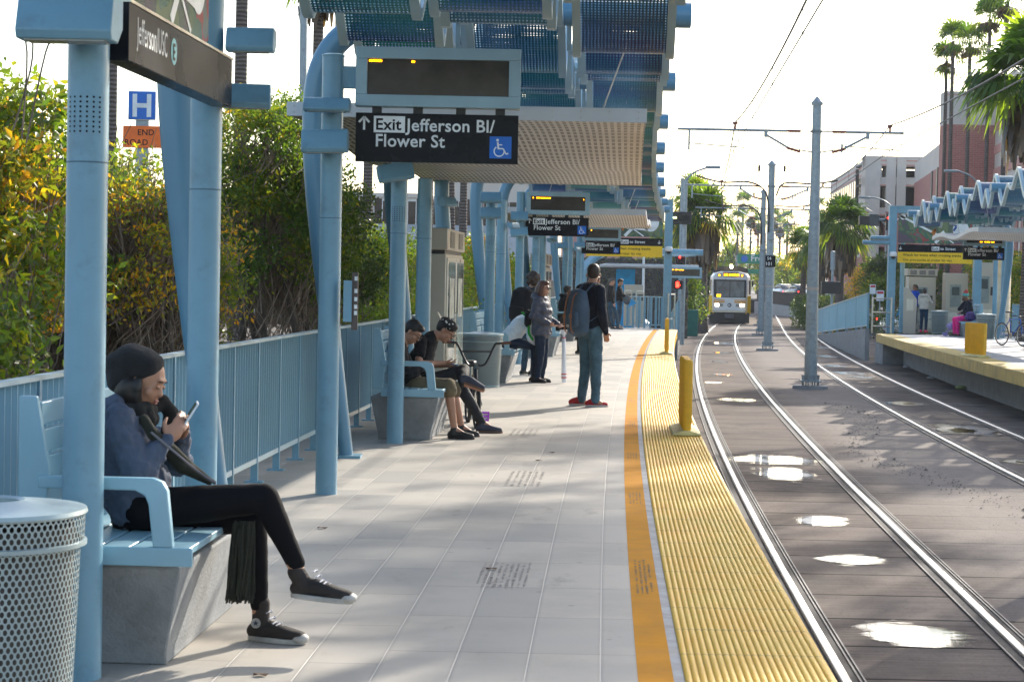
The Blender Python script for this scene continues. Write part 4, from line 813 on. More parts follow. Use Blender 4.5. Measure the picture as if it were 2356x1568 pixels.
def lampmast(px, pyb, pyt, Y, px2, label, arm_z=0, zb=-1, side=1):
    t = thing('street_lamp', label, 'street lamp', (WD(px, pyb, Y).x, Y, zb), 'cobra head street lamps'); x = WD(px, pyt, Y).x; zt = WD(px, pyt, Y).z; x2 = WD(px2, pyt, Y).x; s = 1 if x2 > x else -1
    MB().tube([(x, Y, zb), (x, Y, zt)], [.11, .07], 12).build('pole', GALV(), t); MB().tube(spl([(x, Y, zt - .3), (x + s * .5, Y, zt + .25), (x + s * 1.1, Y, zt + .5), (x2, Y, zt + .55)], 5), .045, 8).build('lamp_arm', GALV(), t)
    MB().box((x2 + s * .3, Y, zt + .53), (.7, .25, .14)).build('lamp_head', GALV(), t, bevel=.05)
lampmast(1570, 745, 410, 92, 1625, 'street lamp behind the signal post, arm reaching over the track')
lampmast(2235, 700, 215 * 1, 0 or 118, 2165, 'street lamp in front of the brick hall') if 0 else None
lampmast(2257, 640, 418, 105, 2200, 'street lamp above the opposite canopy, in front of the brick hall')
lampmast(2060, 640, 476, 120, 2000, 'street lamp left of the opposite portal') 
lampmast(2040, 640, 512, 140, 1990, 'far street lamp behind the traffic lights')
t = thing('light_mast', 'thin pale pole behind the first canopy arch', 'pole', (WD(700, 300, 40).x, 40, 0)); MB().tube([(WD(700, 300, 40).x, 40, 0), (WD(697, 40, 40).x, 40, 9)], .075, 12).build('pole', GALV(), t); MB().box((WD(697, 40, 40).x, 40, 9.02), (.2, .2, .06)).build('cap', GALV(), t)
# H sign and orange sign on a post
Y = 34.; c = WD(327, 243, Y); t = thing('hospital_sign', 'square blue sign with a white letter H behind the station name sign', 'sign', c - UZ * .35); fd = FPX / Y; s_ = 64 / fd
MB().box(c, (s_ * 1.0, .02, s_ * 1.04)).build('plate', m_let, t, bevel=.01); p = MB().box(c - UY * .012, (s_ * .95, .01, s_ * .99)).build('blue_face', m_blu, t, bevel=.01)
k = MB(); k.box(c + Vector((-.255 * s_, -.019, 0)), (.16 * s_, .004, .82 * s_)); k.box(c + Vector((.255 * s_, -.019, 0)), (.16 * s_, .004, .82 * s_)); k.box(c + Vector((0, -.019, .0)), (.36 * s_, .0038, .16 * s_)); k.build('letter_h', m_let, p, smooth=0)
MB().box((c.x, Y + .06, 1.9), (.22, .08, 5.2)).build('sign_pole', GALV(), t)
c = WD(327, 315, Y); t = thing('orange_sign', 'orange construction sign half hidden by leaves below the blue H sign', 'sign', c); p = MB().box(c + UY * .0, (88 / fd, .02, 50 / fd)).build('plate', mat('sign_orange', (.95, .16, .01), .5), t, bevel=.005)
text('END', .14, c + Vector((-.08, -.012, .03)), UX, UZ, m_sign, p, .01, dep=.002); text('ROAD', .14, c + Vector((-.30, -.012, -.14)), UX, UZ, m_sign, p, .01, dep=.002)
# street furniture on the right
def ssign(x, y, z, w_, h, col, label, txt=(), zb=-1, nm='street_sign', cat='sign'):
    t = thing(nm, label, cat, (x, y, zb)); MB().tube([(x, y + .05, zb), (x, y + .05, z + h / 2)], .035, 8).build('sign_pole', GALV(), t); p = MB().box((x, y, z), (w_, .02, h)).build('plate', col, t, bevel=.01)
    for s, sz, dx, dz in txt: text(s, sz, (x + dx, y - .012, z + dz), UX, UZ, m_sign if col != m_sign else m_let, p, .01, dep=.002)
c = WD(2293, 675, 76); ssign(c.x, 76, c.z, .62, .72, m_let, 'white speed limit sign partly behind the opposite post', (('SPEED', .15, -.25, .2), ('LIMIT', .15, -.22, .04), ('35', .3, -.2, -.28)), zb=-1)
for px_, py_, w_, h, l in ((2008, 665, .32, .5, 'small white parking sign with red top, left of the opposite portal'), (1995 + 30, 680, .4, .55, 'white sign with a curved arrow left of the opposite portal'), (2335, 655, .34, .55, 'small red and white parking sign at the right edge'), (2117 - 40, 676, .3, .42, 'tiny red and white sign behind the couple')):
    c = WD(px_, py_, 105); ssign(c.x, 105, c.z, w_, h, m_let, l); o = COL.objects[-1]
    MB().box((c.x, 104.98, c.z + h * .3), (w_ * .8, .006, h * .22)).build('red_band', mat('sign_red', (.6, .03, .04), .5), [x for x in COL.objects if x.get('label') == l][0], smooth=0)
c = WD(1738, 607, 240); t = thing('highway_sign', 'green highway sign in the distance above the train', 'sign', (c.x, 240, -1)); fd = FPX / 240
p = MB().box(c + UZ * .6, (82 / fd, .2, 22 / fd)).build('green_panel', mat('sign_green', (.0, .22, .12), .5), t); MB().box(c - UZ * .9, (82 / fd, .2, 10 / fd)).build('green_panel', mat('sign_green', None), t); text('Freeway', 1.0, c + Vector((-.6, -.12, .35)), UX, UZ, m_let, p, .02, dep=.01)
q = MB().add([c + Vector((-1.35 + .42 * math.cos(a), -.13, .6 + .42 * math.sin(a))) for a in [k * math.pi / 6 for k in range(12)]], [tuple(range(12))]).build('shield', m_blu, p, smooth=0)
for s in (-1, 1): MB().tube([(c.x + s * 2.2, 240.3, -1), (c.x + s * 2.2, 240.3, c.z + 1)], .15, 8).build('sign_leg', GALV(), t)
# right side traffic signals on mast arm
t = thing('mast_arm_signal', 'traffic signals on a mast arm left of the opposite portal, one red arrow lit', 'traffic signal', (WD(2062, 640, 95).x, 95, -1)); Q = lambda a, b: WD(a, b, 95)
p = Q(2350, 625); MB().tube([Q(1990, 505) , Q(2090, 507), Q(2260, 580) , Q(2356, 620)], .08, 10).build('mast_arm', GALV(), t)
for x0, y0, x1, y1, back in ((1975, 497, 1998, 518, 1), (1998, 493, 2020, 520, 0), (2036, 492, 2052, 530, 0)):
    a, b_ = Q(x0, y0), Q(x1, y1); MB().box(((a.x + b_.x) / 2, 94.8, (a.z + b_.z) / 2), (b_.x - a.x, .3, a.z - b_.z)).build('signal_housing', m_sig if x0 != 1998 else mat('signal_grey', (.05, .055, .06), .5), t, bevel=.02)
c = Q(2047, 502); MB().add([(c.x - .2, 94.6, c.z), (c.x, 94.6, c.z - .17), (c.x + .14, 94.6, c.z - .1), (c.x + .14, 94.6, c.z + .1), (c.x, 94.6, c.z + .17)], [(0, 1, 2, 3, 4)]).build('red_arrow', m_red, t, smooth=0)
c = Q(1946, 635); t = thing('small_signal', 'small dark signal box on a pole at the end of the ramp fence', 'traffic signal', (c.x, 99, -1)); MB().tube([(c.x, 99, -1), (c.x, 99, 3.2)], .07, 8).build('pole', GALV(), t); MB().box((c.x - .1, 98.8, WD(1946, 662, 99).z), (.95, .3, .6)).build('signal_housing', m_sig, t, bevel=.03); MB().lathe([(.12, 2.4), (.12, 3.3), (.02, 3.35)], (c.x, 99, 0), 10).build('detector', GALV(), t)
for px_, y_, l in ((1534, 76.5, 'far yellow bollard at the crossing beyond the near platform'), (1919, 108, 'yellow bollard beside the hedge across the tracks')):
    c = W(px_, 746 if y_ < 80 else 745, -1 if y_ > 80 else -.6); x = WD(px_, 740, y_).x; t = thing('yellow_bollard', l, 'bollard', (x, y_, -1), 'yellow bollards'); MB().lathe([(.09, -1), (.09, .6), (.075, .66), (.02, .68)], (x, y_, 0), 14).build('bollard_post', YEL(), t); MB().lathe([(.13, -1), (.13, -.97)], (x, y_, 0), 14).build('base_ring', BLK(), t)
for px_, Y, a, l in ((1602, 104, (.55, .5, .42), 'beige cabinet on legs beside the train'), (1593, 98, (.02, .16, .12), 'dark green bin beyond the near platform')):
    x = WD(px_, 700, Y).x; t = thing('equipment_cabinet', l, 'cabinet', (x, Y, -1)); hz = 1.2 if a[0] > .3 else .2; MB().box((x, Y, hz * .5 - .3 + .25 if a[0] > .3 else -.35), (.55, .5, 1.0 if a[0] > .3 else 1.3)).build('box', mat('cab_%d' % Y, a, .6), t, bevel=.02)
    for s in (-1, 1): MB().box((x + s * .23, Y, -.6), (.06, .06, .8)).build('leg', GALV(), t)
x = WD(1616, 700, 104).x; t = thing('orange_marker', 'small orange panel on a post between cabinet and train', 'panel', (x, 104, -1)); MB().box((x, 104, .55), (.22, .05, .9)).build('plate', mat('sign_orange', None), t, smooth=0); MB().box((x, 104.05, -.3), (.06, .05, 1.4)).build('leg', GALV(), t)
x = WD(1983, 712, 96).x; t = thing('orange_marker', 'small orange panel on a post behind the ramp fence', 'panel', (x, 96, -1)); c = WD(1983, 697, 96); MB().box(c, (.42, .05, .68)).build('plate', mat('sign_orange', None), t, smooth=0); MB().box((x, 96.05, -.2), (.08, .05, 1.8)).build('leg', GALV(), t)
# ================================================================= VEGETATION
def leafmat(name, cols, trans=.45):
    m, nt, b = nodes(name); a = nt.nodes.new('ShaderNodeAttribute'); a.attribute_name = 'tint'
    cr = nt.nodes.new('ShaderNodeValToRGB'); nt.links.new(a.outputs['Fac'], cr.inputs[0]); e = cr.color_ramp
    for i, (p, c) in enumerate(cols):
        el = e.elements[i] if i < 2 else e.elements.new(p)
    for i, (p, c) in enumerate(cols): e.elements[i].position = p
    for i, (p, c) in enumerate(cols): e.elements[i].color = (*c, 1)
    nt.links.new(cr.outputs[0], b.inputs['Base Color']); b.inputs['Roughness'].default_value = .42
    tb = nt.nodes.new('ShaderNodeBsdfTranslucent'); br = nt.nodes.new('ShaderNodeMixRGB'); br.blend_type = 'MULTIPLY'; br.inputs[0].default_value = 1; nt.links.new(cr.outputs[0], br.inputs[1]); br.inputs[2].default_value = (2.6, 2.5, .8, 1); nt.links.new(br.outputs[0], tb.inputs[0])
    mx = nt.nodes.new('ShaderNodeMixShader'); mx.inputs[0].default_value = trans; nt.links.new(b.outputs[0], mx.inputs[1]); nt.links.new(tb.outputs[0], mx.inputs[2]); nt.links.new(mx.outputs[0], nt.nodes['Material Output'].inputs[0]); return m
GREENS = ((0, (.035, .07, .014)), (.35, (.065, .12, .02)), (.6, (.11, .165, .025)), (.82, (.22, .22, .025)), (.93, (.46, .31, .028)), (1., (.50, .24, .02)))
DARKG = ((0, (.025, .055, .018)), (.5, (.05, .09, .025)), (.8, (.09, .13, .03)), (.95, (.2, .19, .03)), (1., (.35, .2, .03)))
LIME = ((0, (.035, .07, .012)), (.4, (.08, .14, .018)), (.75, (.15, .2, .025)), (.93, (.32, .25, .03)), (1., (.4, .16, .02)))
m_leaf = leafmat('shrub_leaf', GREENS); m_leafd = leafmat('dark_leaf', DARKG, .3); m_leafl = leafmat('lime_leaf', LIME, .5)
m_bark = mat('bark', (.11, .085, .065), .9, 0, .3, 6, bump=1, bs=30); m_twig = mat('twig', (.27, .20, .15), .9, 0, .3, 3)
def mesh_np(name, V, F, m, parent, tint=None, smooth=False):
    me = bpy.data.meshes.new(name); off = np.array(wpos(parent) if parent else (0, 0, 0)); V = (np.asarray(V, dtype=np.float32) - off.astype(np.float32)); F = np.asarray(F, dtype=np.int32); k = F.shape[1]
    me.vertices.add(len(V)); me.vertices.foreach_set('co', V.ravel()); me.loops.add(F.size); me.loops.foreach_set('vertex_index', F.ravel())
    me.polygons.add(len(F)); me.polygons.foreach_set('loop_start', np.arange(0, F.size, k, dtype=np.int32)); me.polygons.foreach_set('loop_total', np.full(len(F), k, dtype=np.int32))
    me.update(calc_edges=True)
    if tint is not None: a = me.attributes.new('tint', 'FLOAT', 'POINT'); a.data.foreach_set('value', np.asarray(tint, dtype=np.float32))
    me.materials.append(m); me.validate(); o = bpy.data.objects.new(name, me); COL.objects.link(o)
    if parent: o.parent = parent
    return o
def leaves(rs, C, size, droop=.3, wr=.45):
    # C: leaf base points; a leaf = folded lozenge of two triangles pairs
    n = len(C); d = rs.normal(size=(n, 3)); d[:, 2] -= droop; d /= np.linalg.norm(d, axis=1)[:, None]
    a = np.cross(d, rs.normal(size=(n, 3))); a /= np.linalg.norm(a, axis=1)[:, None]; nrm = np.cross(a, d); L = size * rs.uniform(.6, 1.25, (n, 1)); w_ = L * wr * .5
    V = np.stack([C, C + d * L * .45 + a * w_ + nrm * w_ * .5, C + d * L, C + d * L * .45 - a * w_ + nrm * w_ * .5], 1).reshape(-1, 3)
    i = np.arange(n)[:, None] * 4; F = np.concatenate([i + [0, 1, 2], i + [0, 2, 3]], 0); return V, F
def clumped(rs, n, cen, rad, nc, cr, low=-.6, shell=.55):
    u = rs.normal(size=(nc, 3)); u /= np.linalg.norm(u, axis=1)[:, None]; r = rs.uniform(shell, 1, (nc, 1)); u[:, 2] = np.where(u[:, 2] < low, -u[:, 2], u[:, 2]); cc = u * r * np.array(rad) + np.array(cen)
    k = rs.integers(0, nc, n); q = rs.normal(size=(n, 3)); q /= np.linalg.norm(q, axis=1)[:, None]; rr = cr * rs.uniform(.25, 1.1, (n, 1)) ** .7; sc_ = rs.uniform(.6, 1.3, nc)[k][:, None]
    return cc[k] + q * rr * sc_ * np.array((1, 1, .7)), rs.uniform(0, 1, nc)[k], cc
def shrub(x, y, rad, zc, n, label, m=None, seed=1, leaf=.075, twigs=160, nc=60, cr=.42, tint=(0, 1), cat='shrub', name='shrub', z0=-.05, trunks=3, group='shrubs behind the near platform fence', hv=.0):
    rs = np.random.default_rng(seed); t = thing(name, label, cat, (x, y, z0), group)
    C, tc, cc = clumped(rs, n, (x, y, zc), rad, nc, cr); V, F = leaves(rs, C, leaf)
    tn = np.clip(tint[0] + (tint[1] - tint[0]) * (.55 * tc + .45 * rs.uniform(0, 1, n)) + rs.normal(0, .05, n), 0, 1)
    mesh_np('foliage', V, F, m or m_leaf, t, np.repeat(tn, 4))
    tk = MB()
    for i in range(trunks):
        a = rs.uniform(0, 6.28); b = Vector((x + rs.uniform(-.5, .5), y + rs.uniform(-.5, .5), z0)); e = Vector(cc[rs.integers(0, nc)]) * .7 + Vector((x, y, zc)) * .3
        mid = b.lerp(e, .5) + Vector(rs.normal(0, .18, 3)); P = spl([b, b.lerp(mid, .5) + Vector(rs.normal(0, .08, 3)), mid, mid.lerp(e, .5) + Vector(rs.normal(0, .1, 3)), e], 4); r0 = .045 + .02 * rad[0] * rs.uniform(.6, 1.2)
        tk.tube(P, [r0 * (1 - .75 * j / (len(P) - 1)) for j in range(len(P))], 8)
    tk.build('trunk', m_bark, t)
    if twigs:
        V, F = [], []
        for i in range(twigs):
            b = np.array((x, y, zc - rad[2] * .6)) + rs.normal(0, .3, 3) * np.array(rad); e = cc[rs.integers(0, nc)] + rs.normal(0, .15, 3); q = (b + e) / 2 + rs.normal(0, .25, 3); r = rs.uniform(.003, .011)
            pts = [(1 - s) ** 2 * b + 2 * s * (1 - s) * q + s * s * e for s in (0, .25, .5, .75, 1)]
            for j, p in enumerate(pts):
                rr = r * (1 - .6 * j / 4)
                V += [p + np.array((rr, 0, 0)), p + np.array((-rr * .5, rr * .87, 0)), p + np.array((-rr * .5, -rr * .6, rr * .6))]
            k = len(V) - 15
            for j in range(4):
                for s in range(3): a, b2 = k + j * 3 + s, k + j * 3 + (s + 1) % 3; F.append((a, b2, b2 + 3, a + 3))
        mesh_np('twigs', np.array(V), np.array(F), m_twig, t)
    return t
FX = lambda y: edge(y) - 3.66
shrub(-3.95, 14.2, (1.0, 1.4, 1.1), 2.0, 14000, 'loose shrub with yellowing leaves at the left edge of the photo', m_leaf, 11, leaf=.085, twigs=520, nc=60, cr=.34, tint=(.2, 1.08))
shrub(-3.55, 12.6, (.6, 1.2, .7), 1.0, 7000, 'low leafy shrub at the left edge just behind the fence', m_leaf, 24, leaf=.08, twigs=700, nc=40, cr=.32, tint=(.1, 1.0))
shrub(-4.0, 17.5, (1.1, 1.5, 1.05), 1.6, 13000, 'low orange tinged shrub behind the foreground post and bench', m_leaf, 12, leaf=.07, twigs=900, nc=60, cr=.32, tint=(.35, 1.12))
shrub(FX(17) - 1.3, 17.0, (.75, 1.2, .85), 1.75, 8500, 'shrub with a bare twiggy base between the two foreground posts', m_leaf, 13, leaf=.06, twigs=1100, nc=46, cr=.32, tint=(.25, 1.08))
shrub(-2.72, 22.6, (.95, 1.9, 1.15), 1.95, 24000, 'tall dense green shrub between the second and third posts', m_leaf, 14, leaf=.062, twigs=500, nc=85, cr=.38, tint=(-.15, .95))
shrub(-2.75, 21.8, (.70, 1.5, .55), 3.0, 9000, 'bright green top of a shrub against the sky left of the display post', m_leaf, 15, leaf=.058, twigs=160, nc=50, cr=.30, tint=(.05, .95))
shrub(-3.3, 19.2, (.5, 1.0, .8), 1.3, 6000, 'brown twiggy shrub low behind the fence left of the tall green one', m_leaf, 23, leaf=.055, twigs=900, nc=36, cr=.3, tint=(.5, 1.1))
shrub(FX(24) - .95, 24.6, (.8, 1.6, 1.25), 1.75, 15000, 'dark overhanging shrub touching the display post', m_leafd, 16, leaf=.06, twigs=200, nc=60, cr=.36, tint=(.1, 1.))
shrub(FX(29) - 1.0, 29.5, (.95, 2.4, 1.0), 1.35, 15000, 'sunlit yellow green shrub behind the bench with the two boys', m_leafl, 17, leaf=.065, twigs=120, nc=60, cr=.36, tint=(0, 1.))
shrub(FX(36) - 1.0, 36, (1.0, 3.2, .95), 1.25, 12000, 'low lime green shrub behind the first map case', m_leafl, 18, leaf=.075, twigs=60, nc=60, cr=.4, tint=(.1, 1.))
shrub(FX(45) - 1.0, 45, (1.0, 4.2, 1.05), 1.45, 11000, 'orange and lime shrub seen between the far blue posts', m_leafl, 19, leaf=.09, twigs=40, nc=60, cr=.45, tint=(.3, 1.15))
shrub(FX(54) - .9, 55, (.9, 4.2, .95), 1.3, 8000, 'farthest shrub behind the near platform fence', m_leafl, 20, leaf=.1, twigs=0, nc=50, cr=.45, tint=(.1, 1.))
shrub(-7.6, 27, (3.6, 3.5, 1.0), 1.2, 17000, 'broad green bush filling the gap behind the front shrubs', m_leaf, 21, leaf=.085, twigs=700, nc=90, cr=.5, tint=(.15, 1.05))
shrub(-5.0, 24.5, (1.6, 2.0, .8), 1.2, 9000, 'bush with bare brown branches behind the two front shrubs', m_leaf, 22, leaf=.07, twigs=1300, nc=60, cr=.4, tint=(.3, 1.1))
# bare thin twigs sticking up
t = thing('bare_branch', 'bare thin branches rising above the shrub at the left edge', 'branch', (WD(40, 300, 12).x, 12, .5)); k = MB()
for pts in (((30, 300), (75, 130), (55, 20), (15, -60)), ((50, 320), (62, 120), (40, 60)), ((60, 330), (105, 120), (125, 100))): k.tube(spl([WD(a, b, 12) for a, b in pts], 5), .006, 5)
k.build('stem', m_twig, t)
# ---- palms
m_pt = None
m, nt, b = nodes('palm_trunk'); v = coords(nt); wv = nn(nt, 'TexWave', i_Scale=3.2, i_Distortion=2.5, i_Detail=3.0); wv.bands_direction = 'Z'; nt.links.new(v, wv.inputs['Vector'])
c = mixc(nt, wv.outputs[1], (.085, .065, .055), (.20, .165, .145)); c = mixc(nt, rampf(nt, noi(nt, v, 9, 5), .45, .7, 0, .5), c, (.07, .055, .045)); nt.links.new(c, b.inputs['Base Color']); b.inputs['Roughness'].default_value = .9
bn = nn(nt, 'Bump', i_Strength=.9, i_Distance=.03); nt.links.new(wv.outputs[1], bn.inputs['Height']); nt.links.new(bn.outputs[0], b.inputs['Normal']); m_pt = m
PALMC = ((0, (.03, .07, .016)), (.4, (.06, .12, .02)), (.7, (.14, .20, .025)), (.9, (.32, .30, .03)), (1., (.42, .25, .03)))
m_palm = leafmat('palm_leaf', PALMC, .55); m_skirt = leafmat('palm_dead_skirt', ((0, (.05, .03, .018)), (.6, (.13, .08, .045)), (1., (.22, .14, .08))), .15)
def fan(rs, c, d, L, nb=22, droop=.35):
    # palmate leaf: petiole from c along d, then a folded fan of blades
    d = d / np.linalg.norm(d); s = np.cross(d, (0, 0, 1.)); s = s / (np.linalg.norm(s) + 1e-6); u = np.cross(s, d); hub = c + d * L * .5; V, F, = [], []
    def q(p0, p1, w0, w1, side):
        k = len(V); V.extend([p0 - side * w0, p0 + side * w0, p1 + side * w1, p1 - side * w1]); F.append((k, k + 1, k + 2, k + 3))
    q(c, hub, .02, .015, s)
    for i in range(nb):
        a = (i / (nb - 1) - .5) * 3.9; bd = d * math.cos(a) + s * math.sin(a) + u * (.12 * (i % 2) - .05); bl = L * .62 * (1 - .12 * abs(a)) * rs.uniform(.85, 1.1)
        p1 = hub + bd * bl * .6; p2 = p1 + bd * bl * .4 - np.array((0, 0, bl * droop * rs.uniform(.5, 1.2))); w_ = bl * .052; sd = np.cross(bd, u); sd /= np.linalg.norm(sd) + 1e-6
        q(hub, p1, .004, w_, sd); q(p1, p2, w_, .002, sd)
    return V, F
def palm(x, y, z0, h, r, label, crown=1.8, nf=34, skirt=1.2, seed=1, group='palms', lean=(0, 0), tint=(0, .85), trunk=True, nb=20):
    rs = np.random.default_rng(seed); t = thing('palm_tree', label, 'palm', (x, y, z0), group); top = np.array((x + lean[0], y + lean[1], z0 + h))
    P = [Vector((x + lean[0] * s * s, y + lean[1] * s * s, z0 + h * s)) for s in [i / 10 for i in range(11)]]; MB().tube(P, [r * (1.25 - .35 * min(1, i / 3)) if i < 4 else r * (.9 - .02 * i) for i in range(11)], 14, up=(0, 1, 0)).build('trunk', m_pt, t, smooth=60)
    V, F, T = [], [], []
    for i in range(nf):
        el = rs.uniform(-.75, 1.35) if i > nf * .25 else rs.uniform(.6, 1.45); az = rs.uniform(0, 6.283); d = np.array((math.cos(az) * math.cos(el), math.sin(az) * math.cos(el), math.sin(el)))
        v, f = fan(rs, top + np.array((0, 0, rs.uniform(-.15, .15) * crown * .4)), d, crown * rs.uniform(.85, 1.15), nb, .35 + .3 * (el < .3)); k = len(V); V += v; F += [tuple(a + k for a in q) for q in f]; T += [tint[0] + (tint[1] - tint[0]) * np.clip(rs.uniform(0, 1) * .8 + (.25 if el < -.2 else 0), 0, 1)] * len(v)
    mesh_np('crown', np.array(V), np.array(F), m_palm, t, T)
    if skirt:
        V, F, T = [], [], []
        for i in range(int(70 * skirt) + 20):
            az = rs.uniform(0, 6.283); o = np.array((math.cos(az), math.sin(az), 0)); zt = rs.uniform(.0, .55) * skirt; p0 = top - np.array((0, 0, .1 + zt)) + o * r; p1 = p0 + o * crown * rs.uniform(.12, .3) - np.array((0, 0, skirt * rs.uniform(.2, .35))); p2 = p1 + o * rs.uniform(-.1, .1) - np.array((0, 0, skirt * rs.uniform(.25, .5)))
            s = np.cross(o, (0, 0, 1)); k = len(V); w_ = crown * .07
            V += [p0 - s * w_ * .4, p0 + s * w_ * .4, p1 + s * w_, p1 - s * w_, p2 + s * w_ * .3, p2 - s * w_ * .3]; F += [(k, k + 1, k + 2, k + 3), (k + 3, k + 2, k + 4, k + 5)]; T += [rs.uniform(0, 1)] * 6
        mesh_np('dead_skirt', np.array(V), np.array(F), m_skirt, t, T)
    return t
def palm_at(px, Y, pytop, wpx, label, zb=0., **k):
    a = WD(px, pytop, Y); r = wpx / 2 / (FPX / Y); return palm(a.x, Y, zb, a.z - zb, r, label, **k)
palm_at(562, 48, -330, 36, 'tall palm trunk rising beside the right edge of the station name sign', seed=3)
palm_at(265, 44, -420, 33, 'palm trunk behind the station name sign, left of the blue H sign', seed=4)
palm_at(735, 50, -75, 32, 'palm with a brown dead skirt behind the first canopy arch', seed=5, skirt=1.2, crown=1.3)
palm_at(855, 56, -60, 27, 'palm trunk behind the first exit sign', seed=6, crown=1.4)
palm_at(1052, 62, -80, 18, 'slim palm trunk between the blue arches behind the first map case', seed=7, crown=1.2, lean=(-.3, 0))
palm_at(1076, 66, -40, 20, 'palm trunk just left of the pair of posts behind the bin', seed=8, crown=1.2)
palm_at(1002, 58, -60, 10, 'thin palm trunk hidden beside the first map case', seed=9, crown=1.0)
# right side palms in front of the brick hall
for i, (px_, Y, pt, wpx, cr_, l) in enumerate(((2178, 128, 140, 11, 2.4, 'leftmost and shortest of the tall slim palms before the brick hall'), (2193, 126, 95, 12, 2.6, 'second tall slim palm before the brick hall'), (2232, 124, 103, 12, 2.6, 'third tall slim palm before the brick hall'), (2278, 122, 45, 12, 2.8, 'fourth tall slim palm, half behind the big palm crown'), (2318, 120, 10, 13, 3.0, 'tallest slim palm in the upper right corner'))):
    palm_at(px_, Y, pt, wpx, l, zb=-1, seed=30 + i, crown=cr_ * .62, skirt=.6, group='tall slim palms before the brick hall', nf=24, nb=16, tint=(0, .9))
palm_at(2372, 62, 185, 24, 'big fan palm crown entering at the upper right edge', zb=-1, seed=40, crown=2.25, skirt=2.2, nf=50, nb=30, tint=(.0, .95))
palm_at(1618, 104, 500, 30, 'big bushy palm behind the signal post, left of the train', zb=-1, seed=41, crown=1.95, skirt=2.2, nf=60, nb=20, tint=(.0, .95))
palm_at(1600, 108, 455, 18, 'younger palm crown above the big one behind the signal post', zb=-1, seed=42, crown=1.5, skirt=.6, nf=34, nb=18, tint=(.1, 1))
palm_at(1935, 112, 525, 24, 'big fan palm right of the nearest catenary pole', zb=-1, seed=43, crown=1.9, skirt=2.2, nf=60, nb=20, tint=(0, .8))
palm_at(1893, 122, 560, 20, 'fan palm behind the nearest catenary pole', zb=-1, seed=44, crown=1.7, skirt=1.9, nf=44, nb=22, tint=(.1, .95))
palm_at(1850, 134, 570, 16, 'fan palm left of the nearest catenary pole above the hedge', zb=-1, seed=45, crown=1.6, skirt=1.2, nf=50, nb=22, tint=(.15, 1))
for i, (px_, Y, pt, c_) in enumerate(((1710, 330, 468, 4.2), (1698, 300, 505, 3.6), (1728, 310, 498, 3.8), (1745, 320, 512, 3.5), (1795, 330, 520, 3.5), (1812, 350, 508, 4.), (1780, 300, 500, 3.4), (1880, 260, 478, 3.4), (1925, 240, 500, 3.), (2020, 0, 0, 0))[:9]):
    palm_at(px_, Y, pt, 7, ('far hazy palm %s' % ('above the train roof, tallest of its cluster', 'left in the cluster above the train', 'in the middle of the cluster above the train', 'at the right of the cluster above the train', 'right of the numbered catenary pole', 'farther right of the numbered catenary pole', 'just beside the numbered catenary pole', 'just left of the big pole mast', 'left of the parking structure')[i]), zb=-1, seed=60 + i, crown=c_ * .55, skirt=1.6, nf=26, nb=12, group='far palms', tint=(0, .6))
# ---- trees and hedges
def tree(x, y, h, rad, n, label, m=None, seed=1, leaf=.25, z0=-1., tr_=.16, group='street trees', nc=50, cr=1., tint=(0, 1), zc=None):
    return shrub(x, y, rad, zc if zc else z0 + h - rad[2], n, label, m or m_leafd, seed, leaf=leaf, twigs=0, nc=nc, cr=cr, tint=tint, cat='tree', name='tree', z0=z0, trunks=5, group=group)
def tree_at(px, Y, pyt, rpx, rz, n, label, **k):
    a = WD(px, pyt, Y); r = rpx / (FPX / Y); return tree(a.x, Y, a.z + 1, (r, r, rz), n, label, **k)
tree_at(2035, 118, 592, 42, 1.9, 5000, 'round dark tree left of the opposite portal', seed=70, leaf=.22, cr=.9, tint=(.1, 1))
tree_at(2020, 112, 640, 25, 1.0, 2000, 'small yellow green tree just left of the opposite portal', m=m_leafl, seed=71, leaf=.2, cr=.6)
tree_at(2120, 112, 605, 45, 1.8, 4500, 'dark tree behind the couple at the ticket machines', seed=72, leaf=.22, cr=.9, tint=(.2, 1))
tree_at(1985, 130, 615, 35, 1.6, 2500, 'reddish brown tree behind the ramp fence', m=m_leaf, seed=73, leaf=.2, cr=.8, tint=(.7, 1.1))
tree_at(2290, 100, 560, 75, 2.2, 6000, 'autumn tinted tree behind the seated woman in pink', m=m_leaf, seed=74, leaf=.2, cr=.9, tint=(.2, 1.1))
tree_at(2350, 92, 590, 40, 1.8, 3500, 'autumn tinted tree at the right edge behind the opposite fence', m=m_leaf, seed=75, leaf=.18, cr=.8, tint=(.2, 1.1))
tree_at(1640, 150, 600, 38, 2.0, 4000, 'dark bush behind the train on its left', seed=76, leaf=.3, cr=1.)
tree_at(1585, 100, 640, 28, 1.3, 3000, 'green bush behind the signal post', m=m_leaf, seed=77, leaf=.16, cr=.6, tint=(0, .8))
for i, (px_, Y, pt, rp, rz_, l) in enumerate(((1760, 300, 575, 40, 4, 'far green trees above the train'), (1810, 290, 590, 45, 4.5, 'far dull tree right of the numbered pole'), (1690, 320, 560, 30, 4, 'far tree left of the green highway sign'), (1860, 280, 600, 30, 4, 'far tree behind the hedge'), (1830, 330, 640, 60, 3.5, 'low far trees along the road'), (1555, 160, 520, 45, 2.5, 'thin treetop behind the portal beam'))):
    tree_at(px_, Y, pt, rp, rz_, 2200, l, m=m_leaf, seed=80 + i, leaf=.6, cr=1.6, group='far trees', tint=(.2, .95))
